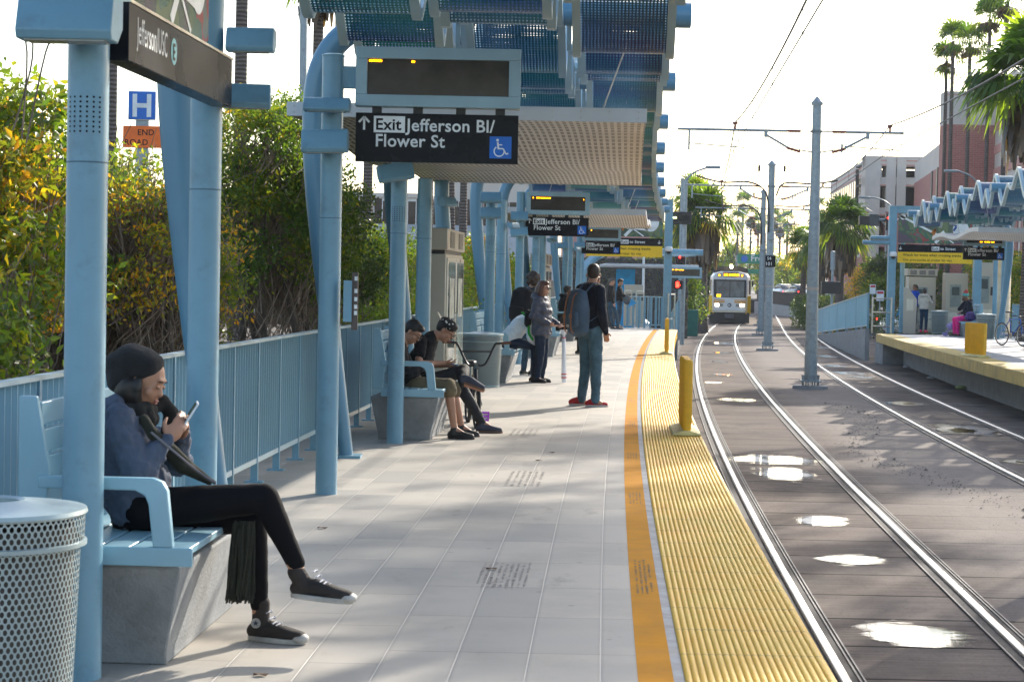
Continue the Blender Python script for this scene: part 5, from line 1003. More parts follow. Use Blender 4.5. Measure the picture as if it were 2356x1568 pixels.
def hedge(x0, x1, y, h, n, label, seed, z0=-1, dy=2, leaf=.14): 
    rs = np.random.default_rng(seed); t = thing('hedge', label, 'hedge', ((x0 + x1) / 2, y, z0)); C = np.stack([rs.uniform(x0, x1, n), y + rs.uniform(-dy, dy, n), z0 + h * (1 - rs.uniform(0, 1, n) ** 2.2) + rs.normal(0, .08, n)], 1); C[:, 2] += .25 * np.sin(C[:, 0] * 2.2 + C[:, 1] * 1.7); V, F = leaves(rs, C, leaf); mesh_np('foliage', V, F, m_leafd, t, np.repeat(rs.uniform(0, .9, n), 4)); return t
hedge(WD(1822, 700, 121).x, WD(1945, 700, 117).x, 119, 1.7, 14000, 'dark green hedge under the palms across the tracks', 90, dy=3)
hedge(WD(1570, 700, 100).x, WD(1632, 700, 100).x, 106, 1.6, 7000, 'hedge between the signal post and the train', 91)
hedge(15.5, 30, 100, 1.2, 9000, 'low planting behind the ramp fence', 92)
# unseen trees added off the right edge so their shade dapples platform and tracks
for i, (x, y, h, r, n, l) in enumerate(((16.2, 38.5, 16.5, 2.4, 1150, 'added shade tree outside the frame on the right, nearest'), (19.5, 36.5, 17, 2.4, 1050, 'added shade tree outside the frame on the right, second'), (22, 43, 18, 2.5, 1200, 'added shade tree outside the frame on the right, third'), (17.2, 46, 16.5, 2.2, 900, 'added shade tree outside the frame on the right, behind the nearest'), (21, 56, 17.5, 2.4, 900, 'added shade tree outside the frame on the right, farthest'), (14.6, 33.5, 14.5, 1.8, 1000, 'added shade tree outside the frame on the right, beside the camera'))):
    tree(x, y, h + 1, (r, r, r * .8), n, l, seed=100 + i, leaf=.42, cr=1.2, group='added shade trees beyond the right edge', nc=26)
# ================================================================= BUILDINGS AND BACKDROP
def walls(name, m_, parent, c, d, bev=0): return MB().box(c, d).build(name, m_, parent, smooth=0, bevel=bev)
def brickmat(name, c1, c2, mo):
    m, nt, b = nodes(name); v = coords(nt); sp_ = nt.nodes.new('ShaderNodeSeparateXYZ'); nt.links.new(v, sp_.inputs[0]); cb = nt.nodes.new('ShaderNodeCombineXYZ'); nt.links.new(ma(nt, 'ADD', sp_.outputs[0], sp_.outputs[1]), cb.inputs[0]); nt.links.new(sp_.outputs[2], cb.inputs[1])
    br = nn(nt, 'TexBrick', i_Scale=1., i_Color1=(*c1, 1), i_Color2=(*c2, 1), i_Mortar=(*mo, 1)); br.inputs['Brick Width'].default_value = .42; br.inputs['Row Height'].default_value = .14; br.inputs['Mortar Size'].default_value = .012; nt.links.new(cb.outputs[0], br.inputs['Vector'])
    c = mixc(nt, rampf(nt, noi(nt, v, .5, 5), .4, .7, 0, .3), br.outputs[0], tuple(x * .7 for x in c1)); nt.links.new(c, b.inputs['Base Color']); b.inputs['Roughness'].default_value = .85; return m
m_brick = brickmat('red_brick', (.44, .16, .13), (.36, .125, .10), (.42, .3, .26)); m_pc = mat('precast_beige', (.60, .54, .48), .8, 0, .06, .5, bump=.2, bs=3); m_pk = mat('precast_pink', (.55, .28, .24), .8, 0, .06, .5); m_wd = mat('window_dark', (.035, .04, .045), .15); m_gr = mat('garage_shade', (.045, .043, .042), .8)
# parking structure: front face at Y=180 facing us, side face receding on its left
t = thing('parking_structure', 'beige and brick parking structure with open decks behind the palms', 'building', (35, 190, -1))
Y = 180; g2 = lambda px, py: WD(px, py, Y); xc = g2(1992, 360).x; zt = g2(1992, 355).z; xr = g2(2125, 360).x + 1; ze = g2(1992, 540).z
lv = [355, 395, 413, 450, 467, 0]
zz = [g2(2050, v).z for v in (352, 393, 420, 455, 472)]
b_ = MB()
floors = [(352, 397), (420, 470), (512, 560), (600, 640)]      # solid spandrel bands (photo rows at the corner)
zs = [(g2(2050, a).z, g2(2050, c).z) for a, c in floors]
zt = 13.4; W_ = xr + 6 - xc
for za, zb_ in ((13.4, 12.5), (11.5, 10.7), (8.75, 8.0), (6.0, 5.2), (3.3, 2.6)):
    MB().box((xc + W_ / 2, Y + 1, (za + zb_) / 2), (W_, 1.9, za - zb_)).build('deck_band', m_pc if za > 8 else m_brick, t, smooth=0)
    MB().box((xc + W_ / 2, Y + .02, zb_ + .10), (W_, .06, .12)).build('pink_stripe', m_pk, t, smooth=0)
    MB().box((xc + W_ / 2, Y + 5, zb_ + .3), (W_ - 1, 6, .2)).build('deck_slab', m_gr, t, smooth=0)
MB().box((xc + W_ / 2, Y + .03, 13.0), (W_, .06, .1)).build('pink_stripe', m_pk, t, smooth=0)
for a, c in ((0, .052), (.155, .225), (.232, .30), (.397, 1)):
    for z0_, z1_, mm in ((8.4, zt - .01, m_pc), (-1, 8.4, m_brick)): MB().box((xc + (a + c) / 2 * W_, Y + .95, (z0_ + z1_) / 2), (W_ * (c - a), 1.96 + .1 * (a > .2), z1_ - z0_)).build('pier', mm, t, smooth=0)
MB().box((xc + W_ * .10, Y + .9, 12), (.5, 1.9, 1.2)).build('pier', m_pc, t, smooth=0)
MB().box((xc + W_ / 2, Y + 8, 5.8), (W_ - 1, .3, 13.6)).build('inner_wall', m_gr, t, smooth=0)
# receding side
sl = MB(); dirx = (g2(1908, 410).x); x2 = WD(1908, 410, 222).x
sa, sb_ = Vector((xc, Y, 0)), Vector((x2, 222, 0)); dd = (sb_ - sa).normalized(); L_ = (sb_ - sa).length; sn_ = Vector((dd.y, -dd.x, 0))
MB().box((sa + sb_) / 2 + sn_ * .75 + UZ * 6.1, (L_, 1.2, 14.2), (dd, sn_, UZ)).build('side_wall', m_pc, t, smooth=0)
MB().box((sa + sb_) / 2 + sn_ * .72 + UZ * 1.6, (L_, 1.25, 5.4), (dd, sn_, UZ)).build('brick_base', m_brick, t, smooth=0)
for i in range(17):
    c = sa + dd * (1.6 + i * (L_ - 3) / 16) + sn_ * .12; 
    for zc_, hh in ((10.9, 1.5), (6.6, 4.0)): MB().box(c + UZ * zc_, (1.2, .05, hh), (dd, sn_, UZ)).build('window_opening', m_wd, t, smooth=0)
for zc_ in (10.0, 11.9, 12.6): MB().box((sa + sb_) / 2 + sn_ * .135 + UZ * zc_, (L_, .03, .14), (dd, sn_, UZ)).build('pink_stripe', m_pk, t, smooth=0)
# brick hall
t = thing('brick_hall', 'big brick and beige banded hall with a tower behind the slim palms', 'building', (36, 140, -1)); h2 = lambda px, py, Y: WD(px, py, Y)
Yt = 150; xa, xb_ = h2(2175, 300, Yt).x, h2(2290, 300, Yt).x; zt2 = h2(2161, 209, Yt).z; zm = h2(2175, 286, Yt).z
MB().box(((xa + xb_) / 2, Yt + 1, (zm - 1) / 2), (xb_ - xa, 2, zm + 1)).build('brick_tower', m_brick, t, smooth=0); MB().box(((xa + xb_) / 2, Yt + 1, (zm + zt2) / 2), (xb_ - xa, 2, zt2 - zm)).build('beige_top', m_pc, t, smooth=0)
MB().box(((xa + xb_) / 2, Yt - .02, (zm + zt2) / 2 + 1), (xb_ - xa, .06, .08)).build('joint', m_pk, t, smooth=0)
# left recess wing
xw = h2(2120, 400, 175).x; wa, wb_ = Vector((xa, 151, 0)), Vector((xw, 178, 0)); d_ = (wb_ - wa).normalized(); n_ = Vector((d_.y, -d_.x, 0)); Lw = (wb_ - wa).length; zt3 = h2(2161, 326, 151).z; zm3 = h2(2161, 380, 151).z
MB().box((wa + wb_) / 2 + n_ * .6 + UZ * (zm3 / 2 - .5), (Lw, 1.2, zm3 + 1), (d_, n_, UZ)).build('wing_wall', m_brick, t, smooth=0); MB().box((wa + wb_) / 2 + n_ * .6 + UZ * ((zm3 + zt3) / 2), (Lw, 1.2, zt3 - zm3), (d_, n_, UZ)).build('wing_top', m_pc, t, smooth=0)
for q in (.12, .3): MB().box(wa.lerp(wb_, q) - n_ * .03 + UZ * (zm3 / 2 + 0.5), (1.2, .1, zm3 - 1), (d_, n_, UZ)).build('tall_window', m_wd, t, smooth=0)
# long street facade coming towards us on the right
fa_, fb_ = Vector((xb_, 150, 0)), Vector((h2(2600, 300, 95).x, 95, 0)); d_ = (fb_ - fa_).normalized(); n_ = Vector((d_.y, -d_.x, 0)); n_ = -n_ if n_.x < 0 else n_; Lf = (fb_ - fa_).length; fc = lambda s, z, o=0.: fa_ + d_ * s - n_ * o + UZ * z
zhi = h2(2290, 300, 150).z
MB().box(fc(Lf / 2, (17 - 1) / 2) + n_ * 5, (Lf, 10, 18), (d_, n_, UZ)).build('street_wall', m_pc, t, smooth=0)
for zc_ in (10.3, 12.0, 13.7): MB().box(fc(Lf / 2, zc_, .02), (Lf, .1, .6), (d_, n_, UZ)).build('pink_band', m_pk, t, smooth=0)
for s in (14, 18, 22.5, 28, 34): MB().box(fc(s, 4.6, .04), (2.2, .12, 10.6), (d_, n_, UZ)).build('brick_bay', m_brick, t, smooth=0)
MB().box(fc(Lf / 2, .8, .05), (Lf, .14, 3.5), (d_, n_, UZ)).build('brick_base', m_brick, t, smooth=0)
# behind the left shrubs: pale embankment with timber fence; vine wall
t = thing('embankment_wall', 'pale sloping embankment wall behind the shrubs on the left', 'wall', (-12, 70, -1)); MB().loft([[(-60, y, z), (1.6, y, z)] + [(1.6, 74, -1), (-60, 74, -1)] for y, z in ((70, 1.6), (73, 3.55))] ).build('concrete_face', mat('concrete_pale', (.42, .42, .41), .8, 0, .1, .5), t, smooth=0)
t = thing('timber_fence', 'brown timber fence on top of the pale embankment', 'fence', (-12, 73.2, 3.5)); k = MB(); x = -45.
while x < 1.2: k.box((x, 73.2, 3.95 + .06 * math.sin(x * 7)), (.28, .04, 1.0)); x += .31
k.build('boards', mat('old_timber', (.10, .075, .06), .9, 0, .3, 2), t, smooth=0)
for i in range(10): MB().box((-42 + i * 4.7, 73.1, 3.9), (.12, .12, 1.3)).build('post', mat('old_timber', None), t, smooth=0)
t = thing('white_pipe_rail', 'thin white railing in front of the embankment', 'railing', (-8, 68, 1)); 
for z in (1.6, 2.3): MB().tube([(-40, 68, z + .8), (1.2, 68, z + .8)], .03, 6).build('cross_rail', WHT(), t)
for i in range(9): MB().tube([(-34 + i * 4.2, 68, .2), (-34 + i * 4.2, 68, 3.3)], .05, 6).build('upright', WHT(), t)
def house(x, y, w_, d_, z0, h, col, label, roof=None, win=3):
    t = thing('distant_building', label, 'building', (x, y, z0), 'pale buildings beyond the left fence'); MB().box((x, y, z0 + h / 2), (w_, d_, h)).build('wall', col, t, smooth=0); MB().box((x, y, z0 + h + .12), (w_ + .4, d_ + .4, .25)).build('roof', roof or m_pc, t, smooth=0)
    for i in range(win): MB().box((x - w_ / 2 + w_ * (i + .5) / win, y - d_ / 2 - .02, z0 + h * .55), (w_ / win * .5, .08, h * .3)).build('window', m_wd, t, smooth=0)
house(-14, 120, 18, 10, 2, 4.2, WHT(), 'white building glimpsed above the timber fence on the left'); house(-1.5, 125, 6, 9, 2, 5.6, m_pc, 'pale building seen between the far blue posts'); house(-34, 110, 16, 10, 2, 4.5, m_pk, 'pink building far left behind the shrubs'); house(9, 185, 9, 10, 0, 6.5, m_pk, 'pink building left of the green highway sign', win=4)
t = thing('vine_wall', 'dark wall overgrown with bare vines beyond the near platform end', 'wall', (3.5, 93, -1)); MB().loft([[(x, 93 + .2 * math.sin(x * 3), z) for x in rng(0, 8.3, .5)] for z in (-1, 0, 1.2, 2.75)], cap=False, closed=False)
m_vw = mat('vine_wall_stone', (.085, .08, .075), .95, 0, .35, 1.2, bump=2, bs=8, dirt=((.2, .19, .18), .6)); MB().box((4.0, 93.6, .85), (8.4, .9, 3.7)).build('stone_face', m_vw, t, bevel=.05)
rs = np.random.default_rng(5); k = MB()
for i in range(150):
    x = rs.uniform(-.1, 8.1); z = rs.uniform(-1, 1.8); pts = [Vector((x, 93.1, z))]
    for j in range(5): pts.append(pts[-1] + Vector((rs.normal(0, .28), rs.normal(0, .01), abs(rs.normal(.12, .2)))))
    pts = [Vector((min(8.15, max(-.15, p.x)), p.y, min(2.72, p.z))) for p in pts]; k.tube(pts, .013, 4)
k.build('vines', mat('vine_stem', (.16, .14, .12), .9), t)
C = np.stack([rs.uniform(-.2, 8.2, 1600), rs.uniform(92.9, 93.1, 1600), rs.uniform(-1, 2.8, 1600)], 1); V, F = leaves(rs, C, .12); mesh_np('vine_leaves', V, F, m_leafd, t, np.repeat(rs.uniform(.3, 1, 1600), 4))
t = thing('white_obelisk', 'slim white pole on a flared base beyond the near platform', 'pole', (5.6, 88, -1)); x = WD(1479, 690, 88).x; MB().lathe([(.42, -1), (.36, -.2), (.1, .0), (.06, .1), (.05, 3.2)], (x, 88, 0), 8).build('flared_mast', WHT(), t)
t = thing('trench_wall', 'pale retaining wall with a dark fence where the far track descends', 'wall', (22, 180, -1)); a, b_ = WD(1782, 708, 178), WD(1905, 712, 150)
MB().loft([[(p.x, p.y, -1.02), (p.x, p.y, z), (p.x + .4, p.y + .3, z), (p.x + .4, p.y + .3, -1.02)] for p, z in ((Vector((21.6, 178, 0)), .1), (Vector((24.6, 152, 0)), -.45))]).build('concrete_face', mat('concrete_pale', None), t, smooth=0)
MB().loft([[(p.x + .2, p.y, z), (p.x + .2, p.y, z + 1.1), (p.x + .26, p.y, z + 1.1), (p.x + .26, p.y, z)] for p, z in ((Vector((21.6, 178, 0)), .1), (Vector((24.6, 152, 0)), -.45))]).build('dark_fence', mat('dark_mesh', (.03, .03, .03), .7), t, smooth=0)
# hills
def hill(name, y, x0, x1, h, seed, col):
    rs = np.random.default_rng(seed); n = 60; P = []
    for j in range(5):
        r = []
        for i in range(n + 1):
            x = x0 + (x1 - x0) * i / n; e = math.sin(math.pi * i / n) ** .5; z = h * e * (.7 + .3 * noise.noise(Vector((x * .006, seed, 0))) + .12 * noise.noise(Vector((x * .03, seed, 4)))); r.append((x, y + j * 60, -1.3 + z * math.sin(math.pi / 2 * j / 4)))
        P.append(r)
    MB().grid(P).build(name, mat('hill_' + str(seed), col, .95, 0, .3, .02), kind='structure', smooth=60)
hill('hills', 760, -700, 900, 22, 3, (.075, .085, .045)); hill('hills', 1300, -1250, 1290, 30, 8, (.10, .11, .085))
# ================================================================= CARS
def car(col):
    t = thing('parked_car', 'x', 'car', (0, 0, 0), 'cars beyond the opposite platform'); 
    def sec(x, w_, z0, z1, r=.12): return [(x, -w_ + r, z0), (x, -w_, z0 + r), (x, -w_, z1 - r), (x, -w_ + r, z1), (x, w_ - r, z1), (x, w_, z1 - r), (x, w_, z0 + r), (x, w_ - r, z0)]
    S_ = [(-2.25, .72, .35, .75), (-2.15, .84, .28, .92), (-1.3, .88, .22, 1.0), (0, .9, .22, 1.0), (1.2, .9, .22, .98), (1.9, .88, .25, .88), (2.2, .78, .32, .72)]
    MB().loft([[(y, x, z) for x, y, z in sec(*s)] for s in S_]).build('body', mat('car_paint_%s' % col[0], col[1], .22, .2, .02, coat=.6), t, smooth=50)
    R_ = [(-1.95, .78, .9, .98, .03), (-1.35, .70, .9, 1.42), (-.2, .68, .9, 1.48), (.55, .70, .9, 1.38), (1.3, .78, .9, .98, .03)]
    MB().loft([[(y, x, z) for x, y, z in sec(*s)] for s in R_]).build('windows', m_wd, t, smooth=50)
    MB().loft([[(y, x, z) for x, y, z in sec(x, .64, zb, zb + .05, .02)] for x, zb in ((-1.3, 1.41), (-.2, 1.47), (.5, 1.38))]).build('roof', mat('car_paint_%s' % col[0], None), t, smooth=50)
    for x in (-1.35, 1.35):
        for s in (-1, 1):
            q = [((s * .86, x + .32 * math.cos(a), .32 + .32 * math.sin(a)), (s * .66, x + .32 * math.cos(a), .32 + .32 * math.sin(a))) for a in [k * math.pi / 9 for k in range(18)]]; o_ = MB().loft([[p[0] for p in q], [p[1] for p in q]]).build('wheel', BLK(), t)
    for s in (-1, 1):
        MB().box((s * .62, -2.21, .68), (.3, .06, .12)).build('tail_light', m_red if s > 0 else m_red, t, smooth=0); MB().box((s * .6, 2.15, .62), (.3, .1, .12)).build('headlight', m_lens, t, smooth=0); MB().box((s * .98, .7, 1.0), (.16, .1, .1)).build('mirror', mat('car_paint_%s' % col[0], None), t, bevel=.02)
    return t
cars = {n: car((n, c)) for n, c in (('white', (.7, .7, .7)), ('silver', (.4, .42, .44)), ('dark', (.03, .03, .04)))}
def put_car(c, px, Y, rz, label, first=[set()]):
    x = WD(px, 700, Y).x
    if c not in first[0]: first[0].add(c); o = cars[c]; o.location = (x, Y, -1); o.rotation_euler.z = rz; o['label'] = label
    else: place(cars[c], (x, Y, -1), rz, label)
put_car('white', 2098, 104, .3, 'white car with red tail lights behind the opposite fence'); put_car('dark', 2100, 112, .3, 'dark hatchback just above the white car behind the opposite fence'); put_car('silver', 2008, 122, .25, 'silver car behind the ramp fence, nearest of that group'); put_car('white', 1992, 132, .25, 'white car behind the ramp fence, middle of that group'); put_car('white', 2004, 145, .25, 'white car behind the ramp fence, farthest of that group')
put_car('white', 1930, 160, .2, 'car glimpsed between palm trunks and hedge'); 
for i, px_ in enumerate((1800, 1818, 1838, 1856)): x = WD(px_, 700, 230).x; o = place(cars[('white', 'dark', 'white', 'silver')[i]], (x, 230 - i * 6, .2), .2, 'far car %s on the road above the trench' % ('leftmost', 'second from left', 'third from left', 'rightmost')[i]); o['group'] = 'far cars above the trench'
tag(MB().loft([[(16, y, -1), (60, y, -1), (60, y, .2), (18, y, .2)] for y in (182, 300)]).build('far_road', m_as, smooth=0), kind='structure')
# ================================================================= PUDDLES, LITTER
m_pud, nt, b = nodes('puddle_sky_white'); b.inputs['Base Color'].default_value = (.62, .63, .65, 1); b.inputs['Roughness'].default_value = .35; b.inputs['Coat Weight'].default_value = 1; b.inputs['Coat Roughness'].default_value = .02  # pale base colour stands in for sky mirrored in the water
bn = nn(nt, 'Bump', i_Strength=.04, i_Distance=.002); nt.links.new(noi(nt, coords(nt), 25, 2), bn.inputs['Height']); nt.links.new(bn.outputs[0], b.inputs['Normal'])
m_pud, nt, b = nodes('puddle_painted_sky'); uv = coords(nt, 'UV'); sx = nt.nodes.new('ShaderNodeSeparateXYZ'); nt.links.new(uv, sx.inputs[0]); at = nt.nodes.new('ShaderNodeObjectInfo')
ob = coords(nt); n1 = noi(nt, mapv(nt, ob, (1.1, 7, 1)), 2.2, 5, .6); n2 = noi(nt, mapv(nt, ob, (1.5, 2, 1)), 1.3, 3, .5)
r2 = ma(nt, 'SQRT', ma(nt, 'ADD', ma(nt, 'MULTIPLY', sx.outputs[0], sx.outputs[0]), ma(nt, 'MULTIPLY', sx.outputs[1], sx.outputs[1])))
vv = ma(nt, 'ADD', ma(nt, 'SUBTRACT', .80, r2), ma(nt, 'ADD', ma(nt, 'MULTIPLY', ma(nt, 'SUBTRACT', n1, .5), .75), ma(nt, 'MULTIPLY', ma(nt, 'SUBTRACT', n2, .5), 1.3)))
sky_white = rampf(nt, vv, .10, .16, 0, 1); c = mixc(nt, sky_white, (.045, .04, .038), (.55, .56, .57)); spk = rampf(nt, noi(nt, ob, 40, 3), .68, .74, 0, .6); c = mixc(nt, spk, c, (.25, .24, .23)); nt.links.new(c, b.inputs['Base Color'])  # whitish core paints the sky's reflection into the colour; dark margin is damp
nt.links.new(ma(nt, 'MAXIMUM', rampf(nt, vv, -.12, .10, 0, .65), sky_white), b.inputs['Alpha']); b.inputs['Roughness'].default_value = .4; b.inputs['Coat Weight'].default_value = 1; b.inputs['Coat Roughness'].default_value = .03
m_pw = mat('puddle_dark_water', (.025, .024, .018), .04)
def puddle(px, py, wpx, hpx, seed, m_=None, z=-.9925):
    c = W(px, py, -1); fd = 4581 / c.y; rx = wpx / fd / 2 * 1.3; y0, y1 = W(px, py + hpx / 2, -1).y, W(px, py - hpx / 2, -1).y; ry = (y1 - y0) / 2 * 1.3; yc = (y0 + y1) / 2
    if m_:
        rs = random.Random(seed); n = 48; V = []; ph = [rs.uniform(0, 6.28) for _ in range(4)]
        for i in range(n): a = 2 * math.pi * i / n; k = (1 + .16 * math.sin(2 * a + ph[0]) + .12 * math.sin(5 * a + ph[1]) + .06 * math.sin(11 * a + ph[2])) / 1.45; V.append((c.x + rx * k * math.cos(a), yc + ry * k * math.sin(a), z))
        return MB().add(V, [tuple(range(n))]).build('puddle', m_, kind='structure', smooth=0)
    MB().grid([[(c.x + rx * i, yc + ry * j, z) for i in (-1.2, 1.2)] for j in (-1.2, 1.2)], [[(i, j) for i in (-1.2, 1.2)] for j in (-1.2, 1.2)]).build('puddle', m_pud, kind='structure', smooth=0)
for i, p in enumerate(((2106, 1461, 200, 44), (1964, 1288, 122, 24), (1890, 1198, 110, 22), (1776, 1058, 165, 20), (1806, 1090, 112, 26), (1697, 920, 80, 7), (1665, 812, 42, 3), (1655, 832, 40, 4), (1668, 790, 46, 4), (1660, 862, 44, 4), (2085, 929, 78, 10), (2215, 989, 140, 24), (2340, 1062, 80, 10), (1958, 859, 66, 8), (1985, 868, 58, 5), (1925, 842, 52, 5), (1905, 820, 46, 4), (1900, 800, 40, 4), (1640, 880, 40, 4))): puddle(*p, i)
for p in ((2215, 991, 66, 11, 31), (2092, 929, 30, 4, 32), (2350, 1064, 26, 4, 33), (1962, 859, 20, 3, 34), (1768, 1055, 34, 7, 35)): puddle(*p, m_pw, -.989)
rs = np.random.default_rng(9); V, F = [], []
for i in range(900):
    s = rs.uniform(0, 1); y = 14 + s * 30; x = (R1(y) + L2(y)) / 2 + rs.normal(0, .22) + .5 * math.sin(y * .35); r = rs.uniform(.005, .016) if i % 40 else .032; z = -.992; k = len(V)
    V += [(x - r, y - r, z), (x + r, y - r * .6, z), (x + r * .7, y + r, z), (x - r * .8, y + r * .8, z), (x, y, z + r * .9)]; F += [(k, k + 1, k + 4), (k + 1, k + 2, k + 4), (k + 2, k + 3, k + 4), (k + 3, k, k + 4)]
tag(mesh_np('gravel', np.array(V), np.array(F), mat('gravel_grey', (.10, .085, .07), .9), None), kind='stuff')
def litter(px, py, w_, h_, c, l, z=-1): p = W(px, py, z); t = MB(); t.sph(p + UZ * h_ / 2, w_ / 2, 8, (1, .7, h_ / w_)); tag(t.build('litter', mat('litter_%d' % px, c, .5), smooth=60), l, 'litter')
litter(2020, 836 - 6, .16, .10, (.7, .7, .72), 'crumpled white cup at the foot of the opposite platform corner'); litter(2085, 846, .22, .08, (.6, .6, .65), 'scrap of white paper under the opposite platform'); litter(2142, 871, .25, .07, (.55, .58, .6), 'pale wrapper under the opposite platform'); litter(2210, 896, .3, .12, (.35, .42, .2), 'green and yellow crushed can under the opposite platform')
rs = random.Random(3)
for i, (px, py) in enumerate(((741, 1216), (1268, 1042), (1240, 1060), (598, 1540 + 15), (1130, 1310))):
    p = W(px, py); k = MB(); a = rs.uniform(0, 6); k.add([p + Vector((math.cos(a + j) * .03 * (1 + .3 * (j % 2)), math.sin(a + j) * .02, .004 + .008 * (j % 2))) for j in range(6)], [tuple(range(6))]); tag(k.build('fallen_leaf', mat('dry_leaf', (.13, .07, .035), .8), smooth=0), 'dry brown leaf on the near platform', 'leaf', 'dry leaves on the platform')
# ================================================================= PEOPLE
m_folds = bpy.data.textures.new('folds', 'CLOUDS'); m_folds.noise_scale = .09; m_folds.noise_depth = 2
m_folds2 = bpy.data.textures.new('fine_folds', 'CLOUDS'); m_folds2.noise_scale = .032; m_folds2.noise_depth = 2
class Bl(MB):
    def s3(s, c, ax, n=12):          # ellipsoid with three axis vectors
        c = Vector(c); a, b, d = (Vector(q) for q in ax); R = []
        for i in range(n + 1):
            t = math.pi * min(max(i / n, .02), .98); R.append([c + (a * math.cos(p) + b * math.sin(p)) * math.sin(t) - d * math.cos(t) for p in [2 * math.pi * j / 14 for j in range(14)]])
        return s.loft(R)
    def ball(s, c, r): return s.s3(c, (UX * r, UY * r, UZ * r), 10)
    def limb(s, pts, rs):
        pts = [Vector(p) for p in pts]
        for i in range(len(pts)): s.ball(pts[i], rs[i])
        for i in range(len(pts) - 1):
            if (pts[i + 1] - pts[i]).length > 1e-4: s.tube([pts[i], pts[i + 1]], [rs[i], rs[i + 1]], 14)
        return s
    def trunk(s, secs, n=20):        # (centre, half-width vector, half-depth vector)
        R = []; cs = [Vector(q[0]) for q in secs]
        d0 = (cs[0] - cs[1]).normalized(); d1 = (cs[-1] - cs[-2]).normalized(); k = .35
        S_ = [(cs[0] + d0 * Vector(secs[0][2]).length * .6, Vector(secs[0][1]) * k, Vector(secs[0][2]) * k)] + [(Vector(a), Vector(b), Vector(c)) for a, b, c in secs] + [(cs[-1] + d1 * Vector(secs[-1][2]).length * .5, Vector(secs[-1][1]) * k, Vector(secs[-1][2]) * k)]
        for c, a, b in S_: R.append([c + a * (abs(math.cos(t)) ** .85 * (1 if math.cos(t) > 0 else -1)) + b * (abs(math.sin(t)) ** .85 * (1 if math.sin(t) > 0 else -1)) for t in [2 * math.pi * j / n for j in range(n)]])
        return s.loft(R)
    def skin(s, name, m, parent, vox, sm=3, disp=0., label=None):
        o = s.build(name, m, parent, smooth=180, label=label); r = o.modifiers.new('union', 'REMESH'); r.mode = 'VOXEL'; r.voxel_size = vox; r.use_smooth_shade = True
        if sm: q = o.modifiers.new('smooth', 'SMOOTH'); q.iterations = sm; q.factor = .5
        if disp: d = o.modifiers.new('folds', 'DISPLACE'); d.texture = m_folds; d.strength = disp; d.mid_level = .5; d.texture_coords = 'LOCAL'
        if disp >= .02: d = o.modifiers.new('fine_folds', 'DISPLACE'); d.texture = m_folds2; d.strength = disp * .45; d.mid_level = .5; d.texture_coords = 'LOCAL'
        return o
SK = {'light': (.55, .30, .21), 'tan': (.42, .21, .13), 'brown': (.20, .095, .055), 'dark': (.10, .05, .035)}
def skinm(k): return mat('skin_' + k, SK[k], .5, 0, .06, 8, bump=.05, bs=120)
def cloth(n, c, **k): return mat('cloth_' + n, c, .9, 0, k.pop('var', .12), 5, bump=.35, bs=160, sheen=.06, spec=.2, **k)
def hand(b, w, d, pn, s=1., curl=.7, side=1):
    # w wrist, d direction, pn palm normal (fingers curl towards it), side: where the thumb leaves
    w, d = Vector(w), Vector(d).normalized(); pn = Vector(pn); pn = (pn - d * pn.dot(d)).normalized(); a = d.cross(pn) * side
    b.s3(w + d * .045 * s, (a * .040 * s, pn * .016 * s, d * .055 * s))
    for i, L in enumerate((.068, .076, .071, .055)):
        p0 = w + d * .085 * s + a * (.029 - i * .0195) * s; th = curl * (.45 + .07 * i); p1 = p0 + (d * math.cos(th) + pn * math.sin(th)) * L * .5 * s; th += curl * .75; p2 = p1 + (d * math.cos(th) + pn * math.sin(th)) * L * .5 * s
        b.limb([p0, p1, p2], [.0088 * s, .008 * s, .0068 * s])
    t0 = w + d * .025 * s + a * .033 * s; t1 = t0 + (a * .65 + d * .75 + pn * .35 * curl).normalized() * .038 * s; t2 = t1 + (d * .9 + pn * .6 * curl + a * .1).normalized() * .03 * s; b.limb([t0, t1, t2], [.0125 * s, .0105 * s, .008 * s])
def frame(look, up=UZ):
    f = Vector(look).normalized(); u = Vector(up); u = (u - f * u.dot(f)).normalized(); return f, u, f.cross(u)
def head(b, c, f, u, r, s=1., nose=1.):
    P = lambda x, y, z: Vector(c) + (f * x + r * y + u * z) * s
    b.s3(P(-.012, 0, .028), (f * .096 * s, r * .075 * s, u * .088 * s)); b.s3(P(.022, 0, -.045), (f * .062 * s, r * .056 * s, u * .072 * s)); b.s3(P(.052, 0, -.092), (f * .026 * s, r * .026 * s, u * .022 * s))
    b.s3(P(.062, 0, .0), (f * .026 * s, r * .05 * s, u * .05 * s)); b.limb([P(.080, 0, .008), P(.076 + .028 * nose, 0, -.026)], [.008 * s, .0125 * s]); b.s3(P(.073, 0, -.062), (f * .02 * s, r * .026 * s, u * .014 * s)); b.s3(P(.078, 0, .034), (f * .014 * s, r * .045 * s, u * .011 * s))
    for q in (-1, 1): b.s3(P(-.008, q * .084, -.015), ((f * .8 + r * q * .5) * .017 * s, (r * q) * .008 * s, u * .031 * s)); b.s3(P(.055, q * .038, -.03), (f * .022 * s, r * .022 * s, u * .022 * s))
